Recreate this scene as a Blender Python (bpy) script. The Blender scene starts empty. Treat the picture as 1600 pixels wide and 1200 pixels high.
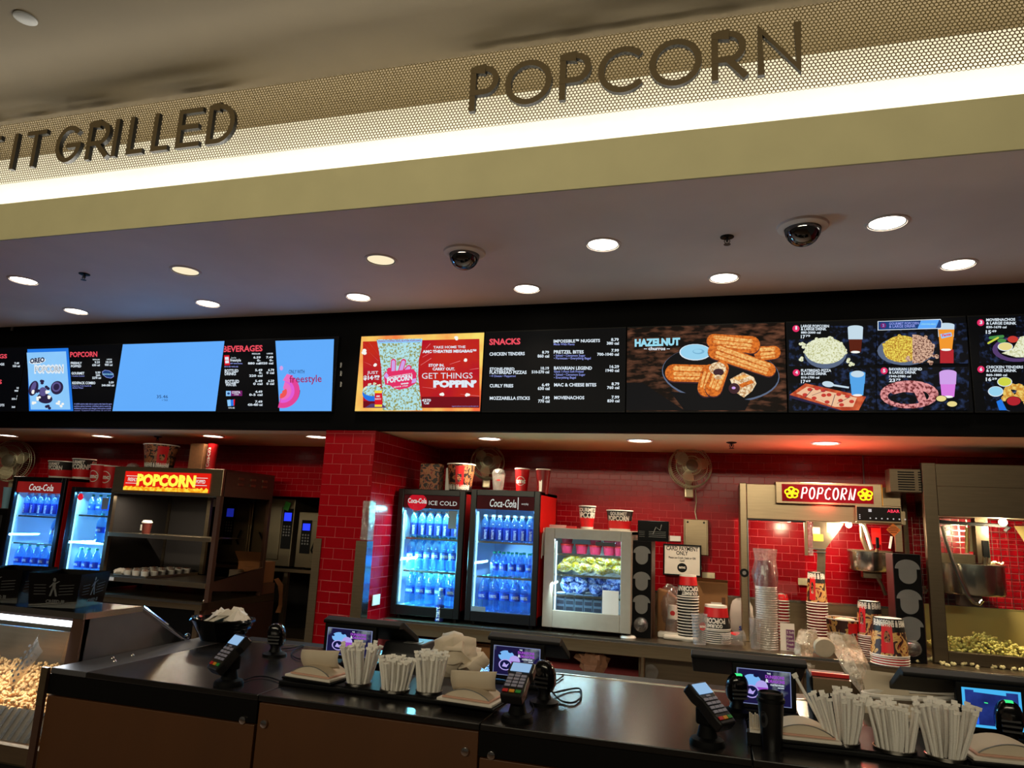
import bpy, math, random
from mathutils import Vector, Matrix
random.seed(7)
PI = math.pi
scene = bpy.context.scene
COL = scene.collection

# ---------------------------------------------------------------- camera
F = 1100.0
YAW, PITCH, ROLL = (math.radians(a) for a in (16.5, 11.13, 2.64))
CAMPOS = Vector((0, 0, 1.65))
_f = Vector((-math.sin(YAW)*math.cos(PITCH), math.cos(YAW)*math.cos(PITCH), math.sin(PITCH)))
_r = Vector((math.cos(YAW), math.sin(YAW), 0))
_u = _r.cross(_f)
RIGHT = math.cos(ROLL)*_r + math.sin(ROLL)*_u
UP = -math.sin(ROLL)*_r + math.cos(ROLL)*_u
cd = bpy.data.cameras.new('camera')
cd.sensor_width = 36; cd.sensor_fit = 'HORIZONTAL'; cd.lens = 36*F/1600
cd.clip_start = 0.05; cd.clip_end = 60
cam = bpy.data.objects.new('camera', cd); COL.objects.link(cam)
cam.matrix_world = Matrix(((RIGHT.x, UP.x, -_f.x, 0), (RIGHT.y, UP.y, -_f.y, 0), (RIGHT.z, UP.z, -_f.z, CAMPOS.z), (0, 0, 0, 1)))
scene.camera = cam

# ---------------------------------------------------------------- world, room light, exposure
world = bpy.data.worlds.new('world'); scene.world = world; world.use_nodes = True
bg = world.node_tree.nodes['Background']
bg.inputs[0].default_value = (1.0, 0.86, 0.68, 1); bg.inputs[1].default_value = 0.028
scene.view_settings.view_transform = 'Standard'; scene.view_settings.look = 'None'
scene.view_settings.gamma = 1; scene.view_settings.use_curve_mapping = False
scene.view_settings.exposure = 0.0
scene.cycles.use_denoising = True
scene.cycles.max_bounces = 6; scene.cycles.transparent_max_bounces = 14
scene.cycles.sample_clamp_indirect = 4
scene.cycles.caustics_reflective = False; scene.cycles.caustics_refractive = False

def area(name, loc, sx, sy, power, color, rot=(0, 0, 0), parent=None, spread=PI):
    l = bpy.data.lights.new(name, 'AREA'); l.shape = 'RECTANGLE'; l.size = sx; l.size_y = sy
    l.energy = power; l.color = color; l.spread = spread
    o = bpy.data.objects.new(name, l); COL.objects.link(o); o.location = loc; o.rotation_euler = rot
    if parent: o.parent = parent
    return o
def point(name, loc, power, color, r=0.03, parent=None):
    l = bpy.data.lights.new(name, 'POINT'); l.energy = power; l.color = color; l.shadow_soft_size = r
    o = bpy.data.objects.new(name, l); COL.objects.link(o); o.location = loc
    if parent: o.parent = parent
    return o
def spot(name, loc, power, color, angle=100, r=0.06, parent=None, blend=.6):
    l = bpy.data.lights.new(name, 'SPOT'); l.energy = power; l.color = color; l.shadow_soft_size = r
    l.spot_size = math.radians(angle); l.spot_blend = blend
    o = bpy.data.objects.new(name, l); COL.objects.link(o); o.location = loc
    if parent: o.parent = parent
    return o
# assumed ceiling spots behind the photographer, added unseen to light the counter
for i, (lx, ly) in enumerate([(-4.5, -.9), (-2.2, -.9), (.1, -.9), (2.4, -.9)]):
    spot('lobby_fill', (lx, ly, 3.93), 14, (1.0, .80, .56), 130, .08)
# added unseen strip light behind the camera, brightening soffit, panel and letters
area('lobby_high_fill', (-1.5, -4.2, 3.5), 9.0, .35, 80, (1.0, .88, .62), (math.radians(91), 0, 0), spread=math.radians(75))

# LED strip lying on the cove ledge behind the perforated sign panel
area('cove_led', (-2.6, 3.16, 3.425), 11.5, .05, 130, (1.0, .95, .82), (PI+math.radians(28), 0, 0))

# ---------------------------------------------------------------- helpers
def ray(x, y): return _f + RIGHT*((x-800)/F) - UP*((y-600)/F)
def onz(x, y, z):
    d = ray(x, y); return CAMPOS + d*((z-CAMPOS.z)/d.z)
def ony(x, y, Y):
    d = ray(x, y); return CAMPOS + d*(Y/d.y)
def onx(x, y, X):
    d = ray(x, y); return CAMPOS + d*(X/d.x)
def lin(c): return tuple(((v/255)/12.92 if v <= 10 else ((v/255+.055)/1.055)**2.4) for v in c)

MATS = {}
def M(name, rgb, rough=.5, metal=0, noise=.12, scale=18, emit=0, bump=0, aniso=None, coat=0, spec=.5, alpha=1, trans=0):
    m = bpy.data.materials.new(name); m.use_nodes = True; MATS[name] = m
    nt = m.node_tree; b = nt.nodes['Principled BSDF']; L = nt.links
    c = lin(rgb)
    tc = nt.nodes.new('ShaderNodeTexCoord'); nz = nt.nodes.new('ShaderNodeTexNoise'); nz.inputs['Scale'].default_value = scale
    nz.inputs['Detail'].default_value = 4
    src = tc.outputs['Object']
    if aniso:
        mp = nt.nodes.new('ShaderNodeMapping'); mp.inputs['Scale'].default_value = aniso; L.new(src, mp.inputs[0]); src = mp.outputs[0]
    L.new(src, nz.inputs['Vector'])
    mx = nt.nodes.new('ShaderNodeMix'); mx.data_type = 'RGBA'
    mx.inputs[6].default_value = (*[max(0, v*(1-noise)) for v in c], 1); mx.inputs[7].default_value = (*[min(1, v*(1+noise)) for v in c], 1)
    L.new(nz.outputs['Fac'], mx.inputs[0])
    if emit:
        L.new(mx.outputs[2], b.inputs['Emission Color']); b.inputs['Emission Strength'].default_value = emit
        b.inputs['Base Color'].default_value = (.002, .002, .002, 1); b.inputs['Specular IOR Level'].default_value = .04
    else:
        L.new(mx.outputs[2], b.inputs['Base Color']); b.inputs['Specular IOR Level'].default_value = spec
    b.inputs['Roughness'].default_value = rough; b.inputs['Metallic'].default_value = metal
    b.inputs['Coat Weight'].default_value = coat; b.inputs['Alpha'].default_value = alpha
    b.inputs['Transmission Weight'].default_value = trans
    if bump:
        bp = nt.nodes.new('ShaderNodeBump'); bp.inputs['Strength'].default_value = bump; bp.inputs['Distance'].default_value = .01
        L.new(nz.outputs['Fac'], bp.inputs['Height']); L.new(bp.outputs[0], b.inputs['Normal'])
    return m
def clear(name, rgb, gloss=.1, rough=.06, tint=1.0, milk=0, milkrgb=(230, 230, 230), bump=0, scale=30):
    """thin clear sheet: mostly straight-through, a little mirror, optional milky haze"""
    m = bpy.data.materials.new(name); m.use_nodes = True; MATS[name] = m
    nt = m.node_tree; nt.nodes.clear(); L = nt.links
    out = nt.nodes.new('ShaderNodeOutputMaterial'); t = nt.nodes.new('ShaderNodeBsdfTransparent'); g = nt.nodes.new('ShaderNodeBsdfGlossy')
    c = lin(rgb); t.inputs[0].default_value = (*[v*tint for v in c], 1); g.inputs['Roughness'].default_value = rough
    mix = nt.nodes.new('ShaderNodeMixShader'); mix.inputs[0].default_value = gloss
    L.new(t.outputs[0], mix.inputs[1]); L.new(g.outputs[0], mix.inputs[2]); last = mix
    if milk or bump:
        tc = nt.nodes.new('ShaderNodeTexCoord'); nz = nt.nodes.new('ShaderNodeTexNoise'); nz.inputs['Scale'].default_value = scale; L.new(tc.outputs['Object'], nz.inputs[0])
    if milk:
        d = nt.nodes.new('ShaderNodeBsdfDiffuse'); d.inputs[0].default_value = (*lin(milkrgb), 1)
        m2 = nt.nodes.new('ShaderNodeMixShader'); ma = nt.nodes.new('ShaderNodeMath'); ma.operation = 'MULTIPLY'; ma.inputs[1].default_value = 2*milk
        L.new(nz.outputs['Fac'], ma.inputs[0]); L.new(ma.outputs[0], m2.inputs[0]); L.new(last.outputs[0], m2.inputs[1]); L.new(d.outputs[0], m2.inputs[2]); last = m2
    if bump:
        bp = nt.nodes.new('ShaderNodeBump'); bp.inputs['Strength'].default_value = bump; bp.inputs['Distance'].default_value = .02
        L.new(nz.outputs['Fac'], bp.inputs['Height']); L.new(bp.outputs[0], g.inputs['Normal'])
    L.new(last.outputs[0], out.inputs[0])
    return m

_tc = {}
def text_geo(s, bold=0.0):
    k = (s, bold)
    if k not in _tc:
        cu = bpy.data.curves.new('glyphs', 'FONT'); cu.body = s; cu.size = 1; cu.offset = bold; cu.resolution_u = 2
        o = bpy.data.objects.new('glyphs', cu); me = o.to_mesh()
        v = [(p.co.x, p.co.y) for p in me.vertices]; f = [tuple(p.vertices) for p in me.polygons]
        o.to_mesh_clear(); bpy.data.objects.remove(o); bpy.data.curves.remove(cu)
        x0 = min([p[0] for p in v] or [0]); x1 = max([p[0] for p in v] or [1])
        _tc[k] = ([(a-x0, b) for a, b in v], f, x1-x0)
    return _tc[k]

JOINED = {'lettering', 'printing', 'picture', 'keypad', 'screen_image', 'indicators', 'louvres', 'louvre_slots', 'sill_ribs', 'wire_rack', 'warning_text', 'holes', 'feet'}
class MB:
    def __init__(s, mat=None):
        s.v = []; s.f = []; s.fm = []; s.mats = []; s.cur = 0; s.T = None
        if mat: s.use(mat)
    def use(s, mat):
        if mat not in s.mats: s.mats.append(mat)
        s.cur = s.mats.index(mat); return s
    def add(s, vs, fs):
        n = len(s.v); s.v += [tuple(p) for p in vs]
        for q in fs: s.f.append(tuple(i+n for i in q)); s.fm.append(s.cur)
        return s
    def bx(s, x0, y0, z0, x1, y1, z1):
        return s.add([(x0,y0,z0),(x1,y0,z0),(x1,y1,z0),(x0,y1,z0),(x0,y0,z1),(x1,y0,z1),(x1,y1,z1),(x0,y1,z1)],
                     [(0,3,2,1),(4,5,6,7),(0,1,5,4),(1,2,6,5),(2,3,7,6),(3,0,4,7)])
    def box(s, c, d, rot=None):
        n = len(s.v); s.bx(-d[0]/2,-d[1]/2,-d[2]/2,d[0]/2,d[1]/2,d[2]/2)
        R = rot.to_matrix() if rot is not None and hasattr(rot, 'to_matrix') else rot
        for i in range(n, len(s.v)):
            p = Vector(s.v[i]); p = R @ p if R is not None else p; s.v[i] = tuple(p+Vector(c))
        return s
    def cyl(s, p0, p1, r0, r1=None, n=14, cap=True):
        p0 = Vector(p0); p1 = Vector(p1); r1 = r0 if r1 is None else r1
        d = (p1-p0).normalized(); a = d.orthogonal().normalized(); b = d.cross(a)
        vs = []
        for p, r in ((p0, r0), (p1, r1)):
            for i in range(n):
                t = 2*PI*i/n; vs.append(p+r*(math.cos(t)*a+math.sin(t)*b))
        fs = [(i, (i+1) % n, n+(i+1) % n, n+i) for i in range(n)]
        if cap: fs += [tuple(range(n-1, -1, -1)), tuple(range(n, 2*n))]
        return s.add(vs, fs)
    def lathe(s, prof, c=(0, 0, 0), n=20, mats=None, ax='z'):
        vs = []; k = len(prof)
        for r, z in prof:
            for i in range(n):
                t = 2*PI*i/n; x, y = r*math.cos(t), r*math.sin(t)
                vs.append((c[0]+x, c[1]+y, c[2]+z) if ax == 'z' else (c[0]+x, c[1]-z, c[2]+y) if ax == 'y' else (c[0]+z, c[1]+x, c[2]+y))
        base = len(s.v); s.v += vs
        for j in range(k-1):
            if mats: s.use(mats[j])
            for i in range(n):
                s.f.append((base+j*n+i, base+j*n+(i+1) % n, base+(j+1)*n+(i+1) % n, base+(j+1)*n+i)); s.fm.append(s.cur)
        return s
    def tube(s, pts, r, n=7, cap=True):
        pts = [Vector(p) for p in pts]; k = len(pts); vs = []; up = None
        for j, p in enumerate(pts):
            d = (pts[min(j+1, k-1)]-pts[max(j-1, 0)]).normalized()
            a = d.orthogonal().normalized() if up is None else (up-d*up.dot(d)).normalized()
            up = a; b = d.cross(a); rr = r[j] if isinstance(r, (list, tuple)) else r
            for i in range(n):
                t = 2*PI*i/n; vs.append(p+rr*(math.cos(t)*a+math.sin(t)*b))
        fs = [(j*n+i, j*n+(i+1) % n, (j+1)*n+(i+1) % n, (j+1)*n+i) for j in range(k-1) for i in range(n)]
        if cap: fs += [tuple(range(n-1, -1, -1)), tuple(range((k-1)*n, k*n))]
        return s.add(vs, fs)
    def prism(s, pts, fn, d0, d1):
        """polygon pts (u,v) extruded from depth d0 to d1; fn(u,v,d) -> xyz"""
        n = len(pts); vs = [fn(u, v, d0) for u, v in pts]+[fn(u, v, d1) for u, v in pts]
        return s.add(vs, [tuple(range(n)), tuple(range(2*n-1, n-1, -1))]+[(i, n+i, n+(i+1) % n, (i+1) % n) for i in range(n)])
    def poly(s, pts): return s.add(pts, [tuple(range(len(pts)))])
    def text(s, t, size, fn, align='l', bold=0.0, sx=1.0, depth=0, origin=(0, 0)):
        v, f, w = text_geo(t, bold); k = {'l': 0, 'c': -w/2, 'r': -w}[align]
        vs = [fn(origin[0]+(a+k)*size*sx, origin[1]+b*size) for a, b in v]
        return s.add(vs, f)
    def sphere(s, c, r, nu=12, nv=8, sc=(1, 1, 1), z0=-1.0, z1=1.0):
        prof = []
        for j in range(nv+1):
            t = math.asin(z0)+(math.asin(z1)-math.asin(z0))*j/nv; prof.append((math.cos(t)*r, math.sin(t)*r))
        n = len(s.v); s.lathe(prof, (0, 0, 0), nu)
        for i in range(n, len(s.v)):
            p = s.v[i]; s.v[i] = (c[0]+p[0]*sc[0], c[1]+p[1]*sc[1], c[2]+p[2]*sc[2])
        return s
    def mesh(s, name):
        me = bpy.data.meshes.new(name); me.from_pydata(s.v, [], s.f); me.update()
        for m in s.mats: me.materials.append(MATS[m])
        if len(s.mats) > 1: me.polygons.foreach_set('material_index', s.fm)
        return me
    def build(s, name, parent=None, smooth=0, bev=0, loc=None, rot=None):
        me = s.mesh(name)
        if smooth:
            me.polygons.foreach_set('use_smooth', [True]*len(me.polygons)); me.set_sharp_from_angle(angle=math.radians(smooth))
        o = bpy.data.objects.new(name, me); COL.objects.link(o)
        if name in JOINED: o['kind'] = 'stuff'
        if parent: o.parent = parent
        if loc: o.location = loc
        if rot: o.rotation_euler = rot
        if bev:
            b = o.modifiers.new('edge', 'BEVEL'); b.width = bev; b.segments = 2; b.limit_method = 'ANGLE'; b.angle_limit = .6
        return o

def tag(o, label=None, cat=None, group=None, kind=None):
    if label: o['label'] = label
    if cat: o['category'] = cat
    if group: o['group'] = group
    if kind: o['kind'] = kind
    return o
def thing(name, label, cat, loc=(0, 0, 0), rz=0, group=None, rx=0):
    o = bpy.data.objects.new(name, None); COL.objects.link(o); o.empty_display_size = .05
    o.location = loc; o.rotation_euler = (rx, 0, rz); return tag(o, label, cat, group)
def struct(o): o['kind'] = 'structure'; return o
def inst(name, me, parent=None, loc=(0, 0, 0), rot=(0, 0, 0)):
    o = bpy.data.objects.new(name, me); COL.objects.link(o); o.location = loc; o.rotation_euler = rot
    if parent: o.parent = parent
    return o
def copy_tree(o, loc=None, rz=None, label=None, group=None, parent=None):
    c = o.copy(); COL.objects.link(c)
    if parent: c.parent = parent
    if loc is not None: c.location = loc
    if rz is not None: c.rotation_euler = (c.rotation_euler[0], c.rotation_euler[1], rz)
    if label: c['label'] = label
    if group: c['group'] = group
    for ch in o.children: copy_tree(ch, parent=c)
    return c
def ell(cx, cy, rx, ry, n=24, rot=0, a0=0, a1=2*PI):
    o = []
    for i in range(n+(0 if a1-a0 >= 2*PI-1e-6 else 1)):
        t = a0+(a1-a0)*i/n; x, y = rx*math.cos(t), ry*math.sin(t)
        o.append((cx+x*math.cos(rot)-y*math.sin(rot), cy+x*math.sin(rot)+y*math.cos(rot)))
    return o

# ---------------------------------------------------------------- materials
M('plaster_beige', (176, 158, 124), .8, bump=.05)
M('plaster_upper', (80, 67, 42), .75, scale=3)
M('plaster_front', (242, 226, 216), .7, scale=2)
M('plaster_inner', (240, 208, 152), .7, scale=2)
M('soffit_paint', (190, 184, 144), .7, scale=4)
M('cove_white', (245, 242, 230), .8, noise=.03)
M('perf_metal', (112, 98, 66), .45, .3, scale=6)
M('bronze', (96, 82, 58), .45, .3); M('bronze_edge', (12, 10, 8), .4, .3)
M('fascia_black', (2, 2, 3), .65, spec=.05)
M('black', (6, 6, 7), .5, spec=.14); M('black_gloss', (6, 6, 7), .15); M('black_rubber', (8, 8, 9), .7, spec=.12)
M('steel_shaded', (92, 80, 64), .4, .85, .2, 6, aniso=(1, 1, 14)); M('maroon', (52, 12, 14), .4); M('dark_grey', (40, 40, 42), .5); M('grey', (110, 110, 108), .5)  # popper steel: shade of the dark lobby put into its colour
M('steel', (146, 128, 102), .3, .9, .18, 6, aniso=(1, 1, 14)); M('steel_dark', (112, 98, 80), .32, .9, .2, 6, aniso=(1, 1, 14))
M('steel_bright', (200, 195, 185), .2, 1); M('chrome', (215, 210, 205), .08, 1); M('steel_grey', (96, 96, 100), .45, .6)
M('brown_panel', (92, 66, 54), .4, .5, .15, 4)
M('tile_red', (142, 3, 16), .22, coat=0, spec=.22, noise=.16, scale=5); M('grout', (186, 78, 80), .85, noise=.1)
M('grout_dark', (170, 62, 64), .85)
M('wood', (80, 45, 11), .5, noise=.28, scale=5, aniso=(1, 1, .25))
M('counter_black', (26, 24, 23), .22, noise=.25, scale=60, spec=.5); M('counter_edge', (6, 5, 5), .5, spec=.12)
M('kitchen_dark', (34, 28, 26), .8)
M('floor_tile', (150, 128, 112), .5)
M('lamp_white', (255, 246, 226), .5, noise=0, emit=9); M('lamp_dim', (255, 236, 196), .5, noise=.03, emit=1.0)
M('white', (225, 222, 215), .55, noise=.05); M('white_paper', (222, 214, 202), .8, noise=.05); M('cream', (214, 200, 160), .6)
M('red_paint', (205, 18, 14), .35); M('red_dark', (120, 8, 12), .4); M('red_card', (196, 14, 24), .5)
M('card_brown', (150, 104, 62), .8, noise=.1); M('card_dark', (100, 66, 40), .8); M('napkin', (205, 190, 168), .85, noise=.06)
M('liner', (232, 236, 238), .5, noise=.02)
M('popcorn_yellow', (252, 222, 126), .7, noise=.3, scale=60); M('popcorn_caramel', (222, 170, 100), .6, noise=.35, scale=60); M('popcorn_pale', (245, 226, 170), .7, noise=.2, scale=60)
M('pvc_white', (205, 195, 165), .45); M('steel_tray', (170, 160, 140), .3, 1)
clear('glass', (246, 250, 250), .06, .02); clear('glass_smoke', (200, 190, 180), .08, .03); clear('plastic_clear', (238, 232, 228), .16, .12, milk=.06, bump=.5, scale=50)
clear('plastic_cup', (240, 232, 226), .14, .1, milk=.16); clear('glass_hazy', (235, 238, 240), .06, .05, milk=.13, scale=9)
clear('dome_smoke', (60, 58, 56), .22, .03)
# ================================================================ STRUCTURE
YB, YW, ZI, ZF, YS, ZU = 4.7, 6.0, 2.285, 3.2, 3.01, 3.993
XL, XR = -9.0, 3.4
def sbox(name, mat, *b, bev=0): return struct(MB(mat).bx(*b).build(name, bev=bev))
sbox('floor', 'floor_tile', XL, -5, -.1, XR, 7.6, 0)
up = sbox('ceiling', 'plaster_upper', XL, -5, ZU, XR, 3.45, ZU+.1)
sbox('ceiling', 'plaster_front', XL, YS+.42, ZF, XR, YB+.1, ZF+.1)
sbox('ceiling', 'plaster_inner', XL, YB+.08, ZI, XR, YW+.1, ZI+.1)
m = MB('soffit_paint'); m.bx(XL, YS, ZF, XR, YS+.012, 3.44); m.use('plaster_front').bx(XL, YS+.012, ZF, XR, YS+.42, ZF+.1)
m.use('cove_white').bx(XL, YS+.012, ZF+.1, XR, YS+.36, 3.40); m.bx(XL, YS+.36, ZF+.1, XR, YS+.42, ZU)
struct(m.build('soffit'))
fas = sbox('menu_fascia', 'fascia_black', XL, YB, 2.277, XR, YB+.08, ZF+.002)
sbox('added_wall_left', 'red_dark', XL-.1, 3.0, 0, XL, YW+.1, ZF); sbox('added_wall_right', 'red_dark', XR, 3.0, 0, XR+.1, YW+.1, ZF)  # unseen end walls, added to close the bay for lighting control

# perforated sign panel: a real sheet with hexagonal holes
def perforated():
    m = MB('perf_metal'); R = .0102; dx = R*math.sqrt(3); dz = R*1.5; k = .70
    z = 3.583; row = 0
    while z < ZU+.005:
        x = -5.2+(dx/2 if row % 2 else 0)
        while x < 3.3:
            o = [(x+R*math.cos(PI/6+i*PI/3), YS, z+R*math.sin(PI/6+i*PI/3)) for i in range(6)]
            q = [(x+k*R*math.cos(PI/6+i*PI/3), YS, z+k*R*math.sin(PI/6+i*PI/3)) for i in range(6)]
            m.add(o+q, [(i, (i+1) % 6, 6+(i+1) % 6, 6+i) for i in range(6)])
            x += dx
        z += dz; row += 1
    return m.build('trim_1')
panel = struct(perforated()); panel['label'] = 'hexagon-perforated metal sign panel glowing above the soffit'

# sign letters (stroke font, extruded)
def arc(cx, cy, rx, ry, a0, a1, n=14): return [(cx+rx*math.cos(math.radians(a0+(a1-a0)*i/n)), cy+ry*math.sin(math.radians(a0+(a1-a0)*i/n))) for i in range(n+1)]
GL = {'P': [[(0, 0), (0, 1)], [(0, 1), (.34, 1)]+arc(.34, .7, .3, .3, 90, -90)+[(0, .4)]],
      'R': [[(0, 0), (0, 1)], [(0, 1), (.34, 1)]+arc(.34, .7, .3, .3, 90, -90)+[(0, .4)], [(.3, .4), (.66, 0)]],
      'O': [arc(.5, .5, .5, .5, 0, 360, 36)], 'C': [arc(.5, .5, .5, .5, 48, 312, 28)],
      'G': [arc(.5, .5, .5, .5, 48, 345, 28), [(.52, .44), (1.0, .44)]],
      'N': [[(0, 0), (0, 1), (.8, 0), (.8, 1)]], 'I': [[(0, 0), (0, 1)]], 'T': [[(0, 1), (.7, 1)], [(.35, 1), (.35, 0)]],
      'L': [[(0, 1), (0, 0), (.5, 0)]], 'E': [[(.55, 1), (0, 1), (0, 0), (.55, 0)], [(0, .52), (.48, .52)]],
      'D': [[(0, 0), (0, 1), (.3, 1)]+arc(.3, .5, .45, .5, 90, -90)+[(0, 0)]]}
def letter(ch, x0, x1, z0, z1, parent, w=.030):
    st = GL[ch]; us = [p[0] for q in st for p in q]; gw = max(max(us), .001)
    m = MB(); H = z1-z0-w; W = max(x1-x0-w, .001)
    for qi, q in enumerate(st):
        pts = [Vector((x0+w/2+(p[0]/gw*W if gw > .01 else 0), z0+w/2+p[1]*H)) for p in q]
        closed = (pts[0]-pts[-1]).length < 1e-4; n = len(pts); L = []; Rr = []
        for i, p in enumerate(pts):
            a = pts[i-1] if i > 0 else (pts[-2] if closed else None); b = pts[i+1] if i < n-1 else (pts[1] if closed else None)
            d0 = (p-a).normalized() if a is not None else None; d1 = (b-p).normalized() if b is not None else None
            if d0 is None: d0 = d1; p = p-d1*w*.5
            if d1 is None: d1 = d0; p = p+d0*w*.5
            n0 = Vector((-d0.y, d0.x)); n1 = Vector((-d1.y, d1.x)); nn = (n0+n1).normalized()
            k = min(1.9, 1/max(.3, nn.dot(n1)))
            L.append(p+nn*w/2*k); Rr.append(p-nn*w/2*k)
        yf, yb = YS-.028-.0012*qi, YS-.004
        vs = [(p.x, yf, p.y) for p in L]+[(p.x, yf, p.y) for p in Rr]+[(p.x, yb, p.y) for p in L]+[(p.x, yb, p.y) for p in Rr]
        m.use('bronze').add(vs, [(i, n+i, n+i+1, i+1) for i in range(n-1)])
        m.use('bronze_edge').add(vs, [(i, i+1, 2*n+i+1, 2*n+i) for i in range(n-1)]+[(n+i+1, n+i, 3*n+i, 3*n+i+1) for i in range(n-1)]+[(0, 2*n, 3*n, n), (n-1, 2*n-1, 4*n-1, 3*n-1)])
    o = m.build('letter', parent); o['label'] = 'raised bronze letter %s' % ch
    return o
zb, zt = 3.655, 3.898
sg = thing('sign_lettering', 'raised bronze letters reading POPCORN on the perforated panel', 'sign', (0, 0, 0))
for ch, a, b in [('P', 735, 781), ('O', 790, 864), ('P', 875, 925), ('C', 935, 1003), ('O', 1015, 1097), ('R', 1112, 1167), ('N', 1183, 1252)]:
    letter(ch, ony(a, 175-(a-735)*.135, YS).x, ony(b, 150-(b-735)*.14, YS).x, zb, zt, sg)
sg = thing('sign_lettering', 'raised bronze letters reading IT GRILLED on the perforated panel', 'sign', (0, 0, 0))
for ch, a, b in [('E', -32, 6), ('I', 24, 35), ('T', 42, 77), ('G', 90, 134), ('R', 139, 178), ('I', 181, 192), ('L', 203, 232), ('L', 241, 271), ('E', 279, 320), ('D', 326, 372)]:
    if ch == 'I': xm = ony((a+b)/2, 235-a*.1, YS).x; letter(ch, xm-.015, xm+.015, zb, zt, sg)
    else: letter(ch, ony(a, 258-a*.11, YS).x, ony(b, 235-b*.12, YS).x, zb, zt, sg)

# tiles
_tm = {}
def tile_mesh(w, h, mat='tile_red'):
    k = (round(w, 3), round(h, 3), mat)
    if k not in _tm:
        c, t = .0008, .0014; m = MB(mat)
        def rc(i, d): return [(-w/2+i, -d, -h/2+i), (w/2-i, -d, -h/2+i), (w/2-i, -d, h/2-i), (-w/2+i, -d, h/2-i)]
        m.add(rc(0, 0)+rc(0, t-c)+rc(c, t), [(a+i, a+(i+1) % 4, a+4+(i+1) % 4, a+4+i) for a in (0, 4) for i in range(4)]+[(8, 9, 10, 11)])
        _tm[k] = (m, m.mesh('tile'))
    return _tm[k]
def tiles(parent, org, rz, U, V, tw, th, gap, keep=lambda u, v: True, singles=300, rank=None):
    """running bond over U x V; org is the world point of (u,v)=(0,0); singles by rank, the rest joined"""
    lst = []; r = 0; v = 0.0
    while v < V-.006:
        h = min(th, V-v); u = -(tw+gap)/2 if r % 2 else 0.0
        while u < U-.006:
            a, b = max(u, 0), min(u+tw, U)
            if b-a > .006 and keep((a+b)/2, v+h/2): lst.append(((a+b)/2, v+h/2, b-a, h))
            u += tw+gap
        v += th+gap; r += 1
    if rank: lst.sort(key=lambda q: rank(q[0], q[1]))
    c, s = math.cos(rz), math.sin(rz); rest = MB('tile_red')
    for i, (u, v, w, h) in enumerate(lst):
        m, me = tile_mesh(w, h)
        ti, tj = random.uniform(-.004, .004), random.uniform(-.004, .004)
        if i < singles: inst('tile', me, parent, (org[0]+u*c, org[1]+u*s, org[2]+v), (ti, 0, rz+tj))
        else: rest.add([(org[0]+(u+p[0])*c-p[1]*s, org[1]+(u+p[0])*s+p[1]*c, org[2]+v+p[2]) for p in m.v], m.f)
    if rest.v: tag(rest.build('tiles', parent), kind='stuff')

XC0, XC1 = ony(508, 670, YB).x, ony(586, 672, YB).x      # brick-red tiled column
XO = -5.0                                                # kitchen opening, left jamb
wb = MB('grout'); wb.bx(-2.45, YW, 0, XR, YW+.1, ZI)
wb.use('grout_dark').bx(XL, YW, 0, XO, YW+.1, ZI); wb.bx(XO, YW, 1.80, -2.45, YW+.1, ZI)
wb = struct(wb.build('wall_back'))
XM = ony(1020, 720, YW).x
tiles(wb, (XM, YW, 1.165), 0, XR-XM, ZI-1.165, .1145, .0555, .0028, rank=lambda u, v: abs(u-.85)+.15*v)
tiles(wb, (XC1, YW, .95), 0, XM-XC1, ZI-.95, .0895, .0435, .0022, singles=0)
tiles(wb, (XO, YW, 1.80), 0, -2.855-XO, ZI-1.80, .1145, .0555, .0028, singles=0)
tiles(wb, (-7.4, YW, .95), 0, XO+7.4, ZI-.95, .1145, .0555, .0028, singles=0)
# kitchen beyond the opening
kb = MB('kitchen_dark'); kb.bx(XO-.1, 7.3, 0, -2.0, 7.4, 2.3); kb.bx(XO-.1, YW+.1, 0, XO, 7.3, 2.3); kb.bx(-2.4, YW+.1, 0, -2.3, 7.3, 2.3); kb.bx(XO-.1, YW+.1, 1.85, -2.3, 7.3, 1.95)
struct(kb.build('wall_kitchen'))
col = struct(MB('grout_dark').bx(XC0+.004, YB+.02, 0, XC1-.004, YW, 2.277).build('column'))
tiles(col, (XC0, YB+.02, .72), 0, XC1-XC0, 2.277-.72, .152, .0725, .0042, singles=400)
tiles(col, (XC1-.004, YB+.014, .90), PI/2, YW-YB-.02, 2.277-.90, .152, .0725, .0042, singles=400)
zg = ony(560, 845, YB).z
cg = MB('steel'); cg.bx(XC0-.004, YB+.006, .05, ony(500, 860, YB).x, YB+.012, zg); cg.bx(XC0-.008, YB+.006, .05, XC0-.004, YB+.1, zg)
tag(cg.build('corner_guard'), 'brushed steel corner guard on the kitchen side of the tiled column', 'corner guard', 'column corner guards')
cg = MB('steel'); cg.bx(ony(556, 845, YB).x, YB+.006, .05, XC1+.004, YB+.012, zg); cg.use('steel_bright').bx(XC1+.004, YB+.006, .05, XC1+.009, YB+.10, zg)
tag(cg.build('corner_guard'), 'brushed steel corner guard beside the tall drink coolers', 'corner guard', 'column corner guards')
cg = MB('plastic_clear'); cg.bx(XC1+.004, YB+.01, zg+.005, XC1+.007, YB+.10, ony(585, 783, YB).z); cg.bx(XC1-.05, YB+.008, zg+.005, XC1+.007, YB+.011, ony(585, 783, YB).z)
tag(cg.build('corner_guard'), 'clear plastic corner guard above the steel one on the column', 'corner guard', 'column corner guards')
# steel splash ledge along the back wall over the work counter
m = MB('steel').bx(XM, YW-.02, .9, XR, YW, 1.155); m.use('steel_bright').bx(XM, YW-.03, 1.155, XR, YW, 1.168)
struct(m.build('trim_2'))

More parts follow.
